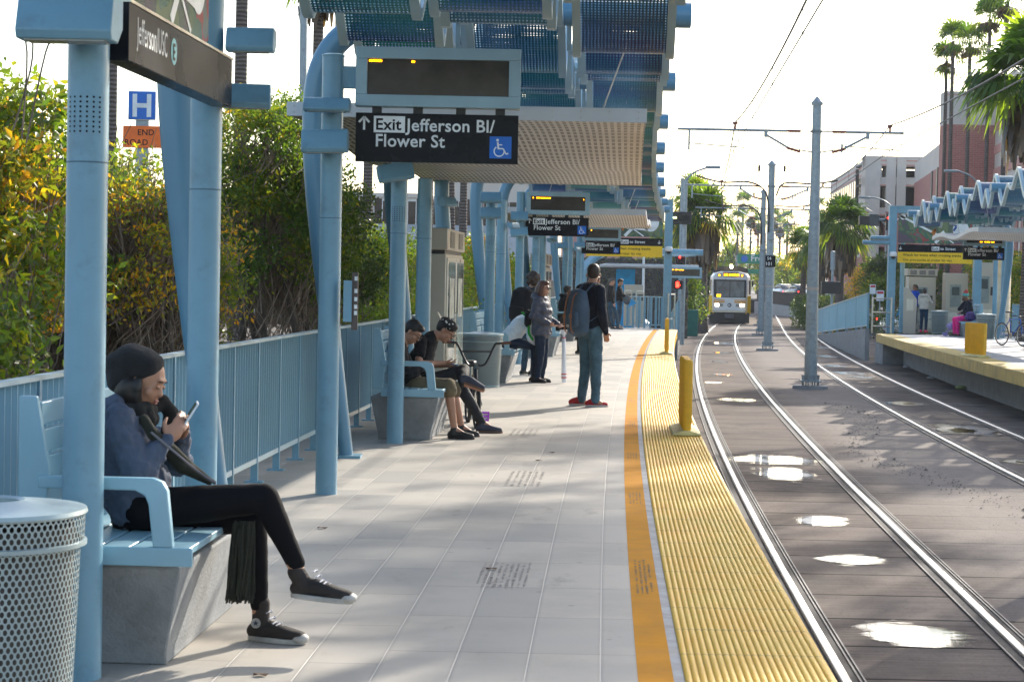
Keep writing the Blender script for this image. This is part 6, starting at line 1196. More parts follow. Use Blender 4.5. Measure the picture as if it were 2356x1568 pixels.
def facebits(c, f, u, r, s, parent, par, glasses=None, lids=None, brow=(.02, .014, .01), lip=(.30, .10, .08)):
    P = lambda x, y, z: Vector(c) + (f * x + r * y + u * z) * s
    for q in (-1, 1):
        e = Bl(); e.s3(P(.081, q * .030, .006), (f * .010 * s, r * .014 * s, u * .0075 * s), 8); o = e.build('eye' if not lids else 'eyelid', lids or mat('eye_white', (.30, .27, .25), .3), par, smooth=180)
        e = Bl(); (e.limb([P(.089, q * .018, .0), P(.0915, q * .030, -.002), P(.085, q * .043, .0)], [.0018 * s] * 3) if lids else e.s3(P(.088, q * .030, .004), (f * .0045 * s, r * .006 * s, u * .006 * s), 8)); e.build('lashes' if lids else 'iris', BLK(), par, smooth=180)
        e = Bl(); e.limb([P(.091, q * .016, .030), P(.086, q * .046, .030)], [.0032 * s, .0022 * s]); e.build('eyebrow', mat('brow', brow, .9), par, smooth=180)
    e = Bl(); e.s3(P(.091, 0, -.058), (f * .007 * s, r * .022 * s, u * .005 * s)); e.s3(P(.089, 0, -.069), (f * .008 * s, r * .018 * s, u * .006 * s)); e.build('lips', mat('lips_%d' % int(lip[0] * 100), lip, .5), par, smooth=180)
    if glasses:
        g = MB(); mg = BLK()
        for q in (-1, 1):
            ring = [P(.104, q * .033 + .026 * math.cos(a), .004 + .018 * math.sin(a)) for a in [k * math.pi / 8 for k in range(16)]]
            g.tube(ring + [ring[0]], .0028 * s, 6, cap=False); g.tube([P(.103, q * .058, .01), P(-.005, q * .080, .006)], .0026 * s, 6)
            if glasses == 'sun': MB().add([P(.1035, q * .033 + .026 * math.cos(a), .004 + .019 * math.sin(a)) for a in [k * math.pi / 8 for k in range(16)]], [tuple(range(16))]).build('dark_lens', mat('sunglass_lens', (.01, .01, .012), .08), parent, smooth=0)
        g.tube([P(.105, -.008, .01), P(.105, .008, .01)], .0026 * s, 6); g.build('glasses', mg, parent)
def shoe(an, to, m_s, m_sole, parent, s=1., high=0., cap=None, lace=None, vox=.007):
    an, to = Vector(an), Vector(to); d = to - an; dh = Vector((d.x, d.y, 0)).normalized(); axis = d; up = UZ
    # sole plane runs from heel to toe
    a2 = (to - an); a2 = (a2 - UZ * a2.z * 0).normalized(); L = .27 * s; tp = to; hp = tp - a2 * 0
    # direction of the sole: horizontal part unless the foot is tilted
    sd = SOLE.get('d') or dh; sd = Vector(sd).normalized(); un = (UZ - sd * sd.z).normalized(); un = SOLE.get('n') or un; rr = sd.cross(un).normalized()
    heel = to - sd * (L - .02); b = Bl(); C = lambda t, h, w_=0: heel + sd * (L * t) + un * h + rr * w_
    b.trunk([(C(-.02, .045), rr * .030 * s, un * .03 * s), (C(.12, .052), rr * .037 * s, un * .042 * s), (C(.38, .052), rr * .036 * s, un * .040 * s), (C(.68, .040), rr * .045 * s, un * .030 * s), (C(.93, .033), rr * .034 * s, un * .022 * s)])
    b.limb([C(.16, .055), an + (an - C(.16, .055)).normalized() * (.0 + high)], [.040 * s, .040 * s])
    o = b.skin('shoe', m_s, parent, vox, 2)
    k = MB(); n = 24; R = []
    for h in (.002, .024): R.append([C(.46 + .53 * math.cos(t), h, .047 * s * math.sin(t) * (1 + .12 * math.cos(t))) for t in [2 * math.pi * j / n for j in range(n)]])
    k.loft(R).build('sole', m_sole, o, bevel=.003)
    if cap: q = Bl(); q.s3(C(.88, .026), (sd * .040, rr * .042, un * .024)); q.build('toe_cap', cap, o, smooth=180)
    if lace:
        q = MB()
        for i in range(7):
            t = .30 + i * .062; h = .098 - i * .0072 + (high * .4 if i == 0 else 0)
            if i < 2: h += .012
            q.tube([C(t, h, -.024), C(t + .02, h + .006, 0), C(t, h, .024)], .0035, 6); q.tube([C(t, h, -.026), C(t, h, -.026) - rr * .004], .007, 8)
        q.build('laces', lace, o)
    return o, C
SOLE = {}
def human(label, J, look, skin, top, bot, shoes, hair=None, s=1., vox=.011, up=UZ, tw=1., name='person', short_sleeve=False, shorts=False, glasses=None, soles=None, hands=None, group=None, top_extra=None, bot_r=1., sleeve_m=None, hair_m=None, face=True, toedirs=None, loose=1., bodylen=0.):
    J = {k: Vector(v) for k, v in J.items()}; base = (J['anR'] + J['anL']) / 2; base.z = 0 if base.z > -.5 else -1
    t = thing(name, label, 'person', base, group); f, u, r = frame(look, up); c = J['head']
    sv = (J['shR'] - J['shL']); sh = sv.normalized(); sp_ = (J['neck'] - J['pelvis']); fv = sp_.cross(sv).normalized(); fv = -fv if fv.dot(f) < -.3 else fv
    b = Bl(); head(b, c, f, u, r, s); b.limb([J['neck'] - sp_.normalized() * .03, c - u * .05 * s - f * .025 * s], [.058 * s, .052 * s])
    hv = (J['hiR'] - J['hiL']).normalized(); ch = J.get('chest', J['pelvis'].lerp(J['neck'], .6)); wa = J['pelvis'].lerp(ch, .5)
    b.trunk([(J['pelvis'], hv * .15 * s, fv * .09 * s), (wa, sh * .12 * s, fv * .08 * s), (ch, sh * .145 * s, fv * .095 * s), (J['neck'].lerp(ch, .3), sh * .15 * s, fv * .07 * s)])
    for q in 'RL':
        b.limb([J['sh' + q], J['el' + q], J['wr' + q]], [.046 * s, .038 * s, .025 * s]); hd = (hands or {}).get(q); dv = (J['wr' + q] - J['el' + q]).normalized()
        hd = hd or (dv, -fv if 0 else (J['neck'] - J['wr' + q]).cross(dv).cross(dv) * -1, .6)
        hand(b, J['wr' + q], hd[0], hd[1], s, hd[2], 1 if q == 'R' else -1)
        b.limb([J['hi' + q], J['kn' + q], J['kn' + q].lerp(J['an' + q], .35), J['an' + q]], [.072 * s, .052 * s, .050 * s, .034 * s]); b.limb([J['an' + q], J['to' + q]], [.034 * s, .022 * s])
    body = b.skin('body', skinm(skin), t, vox * .8, 3)
    if face: facebits(c, f, u, r, s, t, body, glasses, lids=skinm(skin) if look[2] < -.3 else None)
    # top
    g = Bl(); k = tw * s; lo = J['pelvis'] - sp_.normalized() * bodylen
    g.trunk([(lo, hv * .168 * k, fv * .125 * k * loose), (wa, sh * .155 * k, fv * .122 * k * loose), (ch, sh * .172 * k, fv * .125 * k), (J['neck'].lerp(ch, .28), sh * .168 * k, fv * .088 * k), (J['neck'] + sp_.normalized() * .012, sh * .075 * k, fv * .065 * k)])
    for q in 'RL':
        if short_sleeve: g.limb([J['sh' + q], J['sh' + q].lerp(J['el' + q], .55)], [.064 * k, .062 * k])
        else: g.limb([J['sh' + q], J['el' + q], J['el' + q].lerp(J['wr' + q], .5), J['wr' + q]], [.068 * k, .056 * k, .050 * k, .036 * k])
    if top_extra: top_extra(g, J, f, u, r, fv, sh)
    tp = g.skin('top', top, t, vox, 3, disp=.022 if vox < .012 else .03)
    h = Bl(); kb = bot_r * s; h.trunk([(J['pelvis'] - sp_.normalized() * .06, hv * .158 * kb, fv * .115 * kb), (J['pelvis'] + sp_.normalized() * .04, hv * .15 * kb, fv * .11 * kb)])
    for q in 'RL':
        if shorts: h.limb([J['hi' + q], J['kn' + q], J['kn' + q].lerp(J['an' + q], .10)], [.098 * kb, .082 * kb, .086 * kb])
        else: h.limb([J['hi' + q], J['kn' + q], J['kn' + q].lerp(J['an' + q], .4), J['an' + q] + (J['kn' + q] - J['an' + q]).normalized() * .005], [.092 * kb, .067 * kb, .060 * kb, .049 * kb])
    h.skin('trousers' if not shorts else 'shorts', bot, t, vox, 3, disp=.02 * min(1, bot_r))
    for q in 'RL':
        SOLE['d'] = (toedirs or {}).get(q, ((J['to' + q] - J['an' + q]) * Vector((1, 1, 0)))); SOLE['n'] = None
        shoe(J['an' + q], J['to' + q], shoes, soles or mat('sole_white', (.5, .48, .45), .7), t, s, vox=min(.012, vox))
    if hair: 
        hb = Bl(); P = lambda x, y, z: c + (f * x + r * y + u * z) * s; hair(hb, P, f * s, r * s, u * s); hb.skin('hair', hair_m or mat('hair_black', (.012, .010, .009), .5), t, vox * .7, 2, disp=.012)
    return t, body, tp
def hair_short(b, P, f, r, u): b.s3(P(-.022, 0, .045), (f * .098, r * .083, u * .088)); b.s3(P(-.050, 0, .015), (f * .062, r * .074, u * .072)); b.s3(P(.045, 0, .085), (f * .05, r * .06, u * .035))
def hair_long(b, P, f, r, u):
    hair_short(b, P, f, r, u)
    for q in (-1, 1): b.limb([P(-.01, q * .075, .04), P(-.015, q * .085, -.06), P(-.02, q * .08, -.15)], [.035, .045, .045])
    b.limb([P(-.06, 0, 0), P(-.08, 0, -.1), P(-.085, 0, -.17)], [.08, .085, .075])
def hair_curly(b, P, f, r, u):
    rs = np.random.default_rng(2); hair_short(b, P, f, r, u)
    for i in range(60): a, e = rs.uniform(0, 6.28), rs.uniform(-.9, 1.5); x, y, z = math.cos(a) * math.cos(e), math.sin(a) * math.cos(e), math.sin(e); 
    for i in range(90):
        a, e = rs.uniform(.9, 5.4), rs.uniform(-1., 1.5); b.ball(P(-.03 + .105 * math.cos(a) * math.cos(e), .105 * math.sin(a) * math.cos(e), .01 + .12 * math.sin(e)), rs.uniform(.018, .032))
def stand(x, y, face, h=1.75, ov=None, z=0.):
    f = Vector((face[0], face[1], 0)).normalized(); r = f.cross(UZ); k = h / 1.75
    T = dict(pelvis=(0, 0, .94), chest=(0, 0, 1.24), neck=(0, -.015, 1.46), head=(0, .02, 1.605), shR=(.175, -.01, 1.405), shL=(-.175, -.01, 1.405), elR=(.225, -.04, 1.13), elL=(-.225, -.04, 1.13), wrR=(.225, .05, .90), wrL=(-.225, .05, .90), hiR=(.085, 0, .92), hiL=(-.085, 0, .92), knR=(.095, .02, .50), knL=(-.095, .02, .50), anR=(.10, -.03, .085), anL=(-.10, -.03, .085), toR=(.12, .13, .0), toL=(-.12, .13, .0))
    T.update(ov or {}); return {a: Vector((x, y, z)) + (r * b[0] + f * b[1] + UZ * b[2]) * k for a, b in T.items()}
def sit(x, y, face, k=1., ov=None, z=0., lean=.05):
    T = dict(pelvis=(0, 0, .60), chest=(0, lean * .7, .90), neck=(0, lean, 1.12), head=(0, lean + .06, 1.27), shR=(.17, lean, 1.06), shL=(-.17, lean, 1.06), elR=(.21, lean + .05, .80), elL=(-.21, lean + .05, .80), wrR=(.12, lean + .27, .74), wrL=(-.12, lean + .27, .74), hiR=(.09, .02, .58), hiL=(-.09, .02, .58), knR=(.11, .43, .54), knL=(-.11, .43, .54), anR=(.11, .42, .09), anL=(-.11, .42, .09), toR=(.12, .60, 0), toL=(-.12, .60, 0))
    T.update(ov or {}); f = Vector((face[0], face[1], 0)).normalized(); r = f.cross(UZ); return {a: Vector((x, y, z)) + (r * b[0] + f * b[1] + UZ * b[2]) * k for a, b in T.items()}
m_denim = cloth('denim', (.045, .085, .125), var=.2); m_navy = cloth('navy', (.012, .016, .028)); m_black = cloth('black', (.012, .012, .014)); m_grey = cloth('grey', (.12, .13, .14)); m_shoeb = mat('shoe_black', (.015, .014, .014), .6); m_brownh = mat('hair_brown', (.045, .024, .014), .55); m_auburn = mat('hair_auburn', (.085, .028, .014), .5)
# ---------------- the girl with the phone
G = reg(1.96, 400, 1350); A = reg(1.571, 0, 1800); g_ = lambda X, Y, d: WD(*G(X, Y), d); a_ = lambda X, Y, d: WD(*A(X, Y), d)
J = dict(pelvis=a_(880, 350, 8.50), chest=g_(190, 860, 8.47), neck=g_(195, 545, 8.46), head=g_(345, 335, 8.46), shR=g_(150, 650, 8.29), shL=g_(230, 660, 8.64), elR=g_(300, 1075, 8.24), elL=g_(600, 960, 8.74), wrR=g_(525, 800, 8.34), wrL=g_(640, 760, 8.54), hiR=a_(900, 370, 8.40), hiL=a_(900, 380, 8.60), knR=a_(1665, 300, 8.42), knL=a_(1590, 440, 8.62), anR=a_(1885, 760, 8.44), anL=a_(1635, 1040, 8.66))
t = thing('person', 'seated girl in black beanie and blue hoodie looking at her phone', 'person', (J['pelvis'].x, J['pelvis'].y, 0)); girl = t
f, u, r = frame((.86, -.22, -.36), (.3, 0, 1)); c = J['head']; b = Bl(); head(b, c, f, u, r, .97, .72); b.s3(Vector(c) + f * .066 - u * .035, (f * .022, r * .048, u * .034))
b.limb([J['neck'], c - u * .05 - f * .02], [.055, .048]); up_ = (J['neck'] - J['pelvis']).normalized(); sh = (J['shR'] - J['shL']).normalized(); fv = up_.cross(sh).normalized(); fv = -fv if fv.x < 0 else fv
b.trunk([(J['pelvis'], sh * .14, fv * .09), (J['chest'], sh * .13, fv * .09), (J['neck'].lerp(J['chest'], .3), sh * .13, fv * .07)])
for q in 'RL':
    b.limb([J['sh' + q], J['el' + q], J['wr' + q]], [.042, .036, .024]); b.limb([J['hi' + q], J['kn' + q], J['kn' + q].lerp(J['an' + q], .35), J['an' + q] - UZ * .02], [.07, .05, .046, .031])
ph0, ph1 = g_(672, 655, 8.42), g_(762, 515, 8.42); pd = (ph1 - ph0).normalized(); pn_ = Vector((-.82, -.25, .5)).normalized()
hand(b, J['wrR'], (g_(640, 665, 8.38) - J['wrR']), Vector((.3, .75, .55)), .95, .75, 1); hand(b, J['wrL'], (g_(690, 640, 8.47) - J['wrL']), Vector((-.2, -.8, .5)), .95, .75, -1)
body = b.skin('body', skinm('tan'), t, .0055, 3); facebits(c, f, u, r, .97, t, body, lids=skinm('tan'))
hd_m = cloth('hoodie_blue', (.080, .098, .142), var=.1); g = Bl()
g.trunk([(J['pelvis'] - up_ * .06 + fv * .02, sh * .175, fv * .15), (J['pelvis'].lerp(J['chest'], .45), sh * .165, fv * .15), (J['chest'], sh * .17, fv * .135), (J['neck'].lerp(J['chest'], .34) - fv * .01, sh * .165, fv * .10), (J['neck'] - fv * .02, sh * .09, fv * .075)])
for q in 'RL': g.limb([J['sh' + q], J['sh' + q].lerp(J['el' + q], .55) - UZ * .0, J['el' + q], J['el' + q].lerp(J['wr' + q], .55), J['wr' + q].lerp(J['el' + q], .06)], [.068, .066, .068, .057, .036])
for i in range(9):
    a = math.pi * (i / 8 - .5); g.ball(J['neck'] + sh * .10 * math.sin(a) - fv * (.03 + .065 * math.cos(a)) + up_ * (.02 - .012 * math.cos(a)), .038)
g.limb([J['neck'] - fv * .07 + up_ * .01, J['neck'] - fv * .115 - up_ * .09], [.05, .04])
g.skin('hoodie', hd_m, t, .0085, 2, disp=.045)
l = Bl(); m_leg = mat('leggings_black', (.006, .006, .008), .85, 0, .1, 5, spec=.12); l.trunk([(J['pelvis'] - up_ * .07, sh * .155, fv * .13), (J['pelvis'] + up_ * .03, sh * .15, fv * .12)])
for q in 'RL': l.limb([J['hi' + q], J['hi' + q].lerp(J['kn' + q], .5), J['kn' + q], J['kn' + q].lerp(J['an' + q], .3), J['an' + q].lerp(J['kn' + q], .12)], [.092, .080, .062, .056, .040])
l.skin('leggings', m_leg, t, .0085, 3, disp=.008)
be = Bl(); P = lambda x, y, z: c + f * x + r * y + u * z; m_kn = mat('knit_black', (.010, .010, .012), .95, 0, .2, 12, bump=.9, bs=230, sheen=.05)
for x, y, X, Y, R in ((0, 0, 335, 215, .083), (0, 0, 250, 205, .092), (0, 0, 150, 215, .066), (0, 0, 190, 300, .078), (0, 0, 150, 345, .052), (0, 0, 395, 215, .06)): be.s3(g_(X, Y, 8.46), (UX * R, UY * (.098 if X > 180 else .08), UZ * R * .95))
be.skin('beanie', m_kn, t, .008, 4, disp=.01)
hh = Bl(); hh.s3(g_(225, 400, 8.44), (UX * .06, UY * .090, UZ * .08)); 
for d_ in (8.36, 8.55): [hh.limb([g_(275 + o_, 370, d_ + .015), g_(275 + o_, 450, d_ + .02), g_(285 + o_, 540, d_ + .04)], [.016, .019, .018]) for o_ in (-50, -25, 0, 18)]
hh.limb([g_(300, 335, 8.385), g_(292, 400, 8.375), g_(285, 470, 8.39)], [.017, .02, .018]); hh.skin('hair', mat('hair_black', (.012, .010, .009), .5), t, .007, 2, disp=.01)
scf = Bl(); m_sc = mat('scarf_black', (.010, .010, .009), .95, 0, .2, 12, bump=.9, bs=200, sheen=.05); m_so = mat('scarf_olive', (.022, .024, .012), .95, 0, .3, 14, bump=.9, bs=200, sheen=.05)
for a in range(12):
    q = 2 * math.pi * a / 12; p = J['neck'] - up_ * .025 + fv * (.020 + .075 * math.cos(q)) + sh * .085 * math.sin(q); scf.ball(p + UZ * .0, .042); scf.ball(p - UZ * .04 + fv * .015, .036)
scf.limb([g_(400, 560, 8.56), g_(490, 500, 8.60), g_(560, 590, 8.62), g_(540, 680, 8.62), g_(520, 760, 8.6)], [.032, .034, .033, .03, .028])
scf.skin('scarf', m_sc, t, .008, 3, disp=.012)
so_ = Bl(); so_.limb([g_(345, 640, 8.32), g_(420, 760, 8.30), g_(560, 860, 8.38), g_(720, 1010, 8.5), g_(900, 1135, 8.56)], [.022, .026, .02, .016, .010]); so_.limb([g_(500, 850, 8.40), g_(640, 1010, 8.46), g_(860, 1135, 8.5)], [.03, .03, .012]); so_.skin('scarf_tail', m_so, t, .007, 2, disp=.008)
MB().tube(spl([g_(400, 740, 8.26), g_(580, 890, 8.30), g_(760, 1040, 8.42), g_(905, 1138, 8.46)], 5), .006, 6).build('bag_cord', mat('cord_grey', (.16, .15, .17), .8), t)
rs = np.random.default_rng(4); V, F = [], []
for i in range(190):
    X = rs.uniform(1465, 1600); d_ = rs.uniform(8.27, 8.36); yb = rs.uniform(860, 965); xb = X + rs.uniform(-38, 25) - 20; p = [np.array(a_(X, 440 + rs.uniform(0, 60), d_)), np.array(a_((X + xb) / 2 + rs.uniform(-8, 8), 700, d_)), np.array(a_(xb, yb, d_))]
    for j in range(2):
        w_ = .0035; k = len(V); V += [p[j] - [w_, 0, 0], p[j] + [w_, 0, 0], p[j + 1] + [w_, 0, 0], p[j + 1] - [w_, 0, 0], p[j] + [0, w_, 0], p[j + 1] + [0, w_, 0]]; F += [(k, k + 1, k + 2, k + 3), (k + 1, k + 4, k + 5, k + 2)]
mesh_np('scarf_fringe', np.array(V), np.array(F), m_so, t)
m_cv = mat('canvas_brown', (.030, .023, .020), .85, 0, .2, 10, bump=.4, bs=150); m_rub = mat('rubber_white', (.42, .40, .37), .6, 0, .2, 9); m_lace = mat('lace_white', (.55, .55, .60), .8)
SOLE['d'] = Vector(a_(1900, 1195, 8.62)) - Vector(a_(1580, 1205, 8.66)); SOLE['n'] = None; SOLE['d'] = Vector((SOLE['d'].x, SOLE['d'].y - .04, 0)); to = a_(1900, 1190, 8.6); to.z = .0
s1, C = shoe(a_(1640, 1020, 8.66), to, m_cv, m_rub, t, .98, high=.045, cap=m_rub, lace=m_lace, vox=.006)
pc = a_(1607, 1085, 8.60); 
def disc(c, n, R, m_, nm, par): n = Vector(n).normalized(); a = n.cross(UZ).normalized(); b2 = a.cross(n); return MB().add([c + a * R * math.cos(q) + b2 * R * math.sin(q) for q in [k * math.pi / 10 for k in range(20)]], [tuple(range(20))]).build(nm, m_, par, smooth=0)
pn2 = Vector((-.15, -1, .1)).normalized(); pc = a_(1607, 1085, 8.605); disc(pc, pn2, .022, m_rub, 'round_patch', s1); a = pn2.cross(UZ).normalized(); b2 = a.cross(pn2)
MB().add([pc + pn2 * .001 + (a * math.cos(q) + b2 * math.sin(q)) * (.014 if k % 2 == 0 else .006) for k, q in enumerate([math.pi / 2 + k * math.pi / 5 for k in range(10)])], [tuple(range(10))]).build('star', mat('star_navy', (.01, .015, .05), .5), s1, smooth=0)
sd = (Vector(a_(2205, 945, 8.40)) - Vector(a_(1845, 905, 8.44))).normalized(); SOLE['d'] = sd; SOLE['n'] = (UZ - sd * sd.z).normalized(); shoe(a_(1885, 800, 8.44), Vector(a_(2200, 965, 8.41)), m_cv, m_rub, t, .98, high=.03, cap=m_rub, lace=m_lace, vox=.006); SOLE.clear()
p = thing('phone', 'white smartphone held up by the girl in the beanie', 'phone', ph0); ww = pn_.cross(pd).normalized(); cc = (g_(640, 705, 8.42) + ph1) / 2
MB().box(cc, (.065, .135, .009), (ww, pd, ww.cross(pd))).build('case', mat('phone_white', (.75, .76, .78), .3), p, bevel=.004); MB().box(cc + ww.cross(pd) * .005 * (1 if ww.cross(pd).x < 0 else -1), (.058, .12, .002), (ww, pd, ww.cross(pd))).build('screen', mat('tvm_screen', None), p, smooth=0)
# ---------------- two boys on the second bench
B = reg(2.24, 1400, 1150); q_ = lambda X, Y, d: WD(*B(X, Y), d)
J = dict(pelvis=q_(560, 850, 20.0), chest=q_(420, 680, 20.0), neck=q_(455, 500, 20.0), head=q_(560, 400, 19.98), shR=q_(400, 545, 19.82), shL=q_(440, 545, 20.18), elR=q_(500, 760, 19.75), elL=q_(560, 760, 20.2), wrR=q_(650, 725, 19.88), wrL=q_(670, 735, 20.08), hiR=q_(580, 880, 19.9), hiL=q_(580, 880, 20.1), knR=q_(880, 880, 19.82), knL=q_(915, 895, 20.15), anR=q_(935, 1245, 19.84), anL=q_(1000, 1230, 20.15), toR=W(*B(1130, 1340)), toL=W(*B(1180, 1325)))
J['toR'] = Vector((J['anR'].x + .19, J['anR'].y - .03, 0)); J['toL'] = Vector((J['anL'].x + .17, J['anL'].y, 0)); J['anR'].z = .1; J['anL'].z = .1
t, _, _ = human('boy with black hair and glasses in khaki shorts sitting behind the post', J, (.75, -.25, -.6), 'tan', m_black, cloth('khaki', (.17, .13, .075), var=.2), m_shoeb, hair=hair_short, s=.97, vox=.011, up=(.6, 0, 1), shorts=True, glasses='clear', soles=m_shoeb)
d2 = 20.62
J = dict(pelvis=q_(650, 850, d2), chest=q_(640, 620, d2), neck=q_(735, 425, d2), head=q_(858, 385, d2 - .02), shR=q_(635, 470, d2 - .2), shL=q_(700, 480, d2 + .18), elR=q_(612, 680, d2 - .25), elL=q_(720, 690, d2 + .2), wrR=q_(840, 675, d2 - .1), wrL=q_(870, 700, d2 + .1), hiR=q_(660, 870, d2 - .1), hiL=q_(660, 870, d2 + .1), knR=q_(1015, 735, d2 - .05), knL=q_(1000, 900, d2 + .18), anR=q_(1010, 850, d2 - .42), anL=q_(1185, 1220, d2 + .1), toR=q_(1190, 920, d2 - .46), toL=q_(1360, 1320, d2 + .05))
J['anL'].z = .1; J['toL'] = Vector((J['anL'].x + .2, J['anL'].y - .03, 0))
def tee(g, J, f, u, r, fv, sh): pass
t, _, _ = human('boy in black shirt and backward cap with one ankle on his knee', J, (.80, -.15, -.55), 'tan', m_black, mat('jeans_black', (.016, .017, .020), .8, 0, .2, 8, bump=.4, bs=80), mat('shoe_slate', (.045, .05, .075), .8), hair=hair_short, s=1.0, vox=.011, up=(.5, 0, 1), short_sleeve=True, glasses='clear', soles=mat('sole_gum', (.13, .075, .05), .7), toedirs={'R': Vector((.75, -.15, -.25)), 'L': Vector((1, -.1, 0))})
f, u, r = frame((.80, -.15, -.55), (.5, 0, 1)); c = J['head']; P = lambda x, y, z: c + f * x + r * y + u * z
m, nt, b_ = nodes('cap_patterned'); v = coords(nt); vo = nn(nt, 'TexVoronoi', i_Scale=26.0); nt.links.new(v, vo.inputs['Vector']); nt.links.new(mixc(nt, rampf(nt, vo.outputs[0], .22, .30, 1, 0), (.015, .014, .014), (.6, .58, .52)), b_.inputs['Base Color']); b_.inputs['Roughness'].default_value = .9
cp = Bl(); cp.s3(P(-.015, 0, .06), (f * .108, r * .090, u * .075)); cp.skin('cap_crown', m, t, .008, 2)
bm_ = MB(); bm_.loft([[P(-.09 - .09 * q, w_ * (.07 - .03 * q * q), .065 + .045 * q + dz) for w_ in (-1, -.5, 0, .5, 1)] + [P(-.09 - .09 * q, w_ * (.07 - .03 * q * q), .06 + .045 * q + dz) for w_ in (1, .5, 0, -.5, -1)] for q, dz in ((0, 0), (.5, 0), (1, 0))]); bm_.build('cap_brim', mat('brim_cream', (.55, .5, .4), .8), t)
p = thing('phone', 'blue phone held low by the boy in the backward cap', 'phone', q_(940, 690, d2)); MB().box(q_(945, 688, d2 - .02), (.13, .07, .01), (Vector((.9, -.1, -.15)), UY, UZ)).build('case', mat('phone_blue', (.03, .16, .28), .4), p, bevel=.003)
# ---------------- green and white jacket
m, nt, b_ = nodes('jacket_white'); b_.inputs['Base Color'].default_value = (.68, .70, .72, 1); b_.inputs['Roughness'].default_value = .7; m_jw = m
J = sit(-.08, 31.35, (1, -.05), 1.06, dict(chest=(0, .22, .86), neck=(0, .40, .98), head=(0, .55, 1.0), shR=(.18, .34, .96), shL=(-.18, .34, .96), elR=(.24, .36, .66), elL=(-.24, .38, .66), wrR=(.17, .46, .56), wrL=(-.17, .5, .56)))
t, _, tp = human('person in a white jacket with a green stripe bending forward on the bench', J, (.8, 0, -.6), 'tan', m_jw, cloth('denim_dark', (.018, .030, .055)), m_shoeb, hair=hair_short, s=1.02, vox=.012, up=(.6, 0, 1), tw=1.12)
gs = Bl(); gs.limb([J['shR'] + Vector((-.12, -.055, .07)), J['shR'] + Vector((-.02, -.075, .0)), J['elR'] + Vector((-.03, -.060, .07)), J['elR'] + Vector((.02, -.055, -.01)), J['wrR'] + Vector((-.06, -.035, .03))], [.022, .026, .022, .022, .02]); gs.skin('green_stripe', cloth('green', (.02, .30, .04)), tp, .012, 2)
# ---------------- curly man with black backpack, standing
J = stand(.30, 33.4, (.62, .78), 1.74, dict(head=(.04, .05, 1.61), elR=(.24, .06, 1.14), wrR=(.16, .22, 1.08), elL=(-.24, .06, 1.14), wrL=(-.12, .22, 1.08)))
t, _, _ = human('standing man with curly brown hair in a grey hoodie, seen from behind', J, (.8, .6, -.05), 'light', m_grey, m_denim, m_shoeb, hair=hair_curly, s=1., vox=.013, hair_m=m_brownh, tw=1.1)
def pack(J, label, col, s=1., w_=.17, h=.27, d=.11, off=.20, name='backpack', straps=None, z=0.):
    c = J['chest'].lerp(J['neck'], .1); up_ = (J['neck'] - J['pelvis']).normalized(); sh = (J['shR'] - J['shL']).normalized(); bk = -(up_.cross(sh)).normalized(); bk = -bk if bk.dot(J['toR'] - J['anR']) > 0 else bk
    p = c + bk * off * s - up_ * (.07 + z); t = thing(name, label, 'backpack', p); b = Bl(); b.trunk([(p - up_ * h * s, sh * w_ * s, bk * d * s), (p, sh * w_ * 1.05 * s, bk * d * 1.1 * s), (p + up_ * h * .8 * s, sh * w_ * .85 * s, bk * d * .75 * s)]); b.skin('bag', col, t, .013, 3, disp=.012)
    b = Bl(); b.trunk([(p - up_ * h * .75 * s + bk * d * s, sh * w_ * .75 * s, bk * .045), (p - up_ * h * .1 * s + bk * d * 1.05 * s, sh * w_ * .72 * s, bk * .045)]); b.skin('front_pocket', col, t, .013, 2)
    for q in (-1, 1): a = J['shR' if q > 0 else 'shL']; k = MB().tube(spl([p + up_ * h * .6 + sh * q * .08, a.lerp(J['neck'], .45) + UZ * .062, a.lerp(J['neck'], .35) - bk * .115 - UZ * .10, a - bk * .06 - UZ * .28 - sh * q * .03, p - up_ * h * .7 + sh * q * w_ * .8], 5), .022, 8, flat=.35); k.build('strap', straps or col, t)
    return t, p, up_, sh, bk
pack(J, 'bulging black backpack on the curly haired man', m_black, 1.12, w_=.19, d=.14)
# ---------------- woman in puffer jacket
J = stand(.46, 31.1, (.93, -.36), 1.60, dict(head=(.02, .03, 1.61), elR=(.26, -.06, 1.14), wrR=(.17, .19, 1.02), elL=(-.25, .0, 1.12), wrL=(-.12, .24, 1.0)))
m, nt, b_ = nodes('puffer_slate'); v = coords(nt); n = mixc(nt, noi(nt, v, 6, 4), (.045, .05, .075), (.075, .08, .11)); nt.links.new(n, b_.inputs['Base Color']); b_.inputs['Roughness'].default_value = .6
wv = nn(nt, 'TexWave', i_Scale=3.2, i_Distortion=1.2, i_Detail=1.0); wv.bands_direction = 'Z'; nt.links.new(v, wv.inputs['Vector']); bn = nn(nt, 'Bump', i_Strength=.7, i_Distance=.012); nt.links.new(wv.outputs[1], bn.inputs['Height']); nt.links.new(bn.outputs[0], b_.inputs['Normal']); m_puf = m
def hood(g, J, f, u, r, fv, sh): 
    for i in range(7): a = math.pi * (i / 6 - .5); g.ball(J['neck'] + sh * .12 * math.sin(a) - fv * (.05 + .06 * math.cos(a)) + UZ * .02, .052)
t, _, _ = human('woman in a grey puffer jacket, sunglasses and auburn hair', J, (.90, -.50, -.02), 'light', m_puf, cloth('denim_dark', None), m_shoeb, hair=hair_long, s=.95, vox=.012, glasses='sun', hair_m=m_auburn, tw=1.25, top_extra=hood, soles=m_shoeb, bodylen=.10, bot_r=1.12)
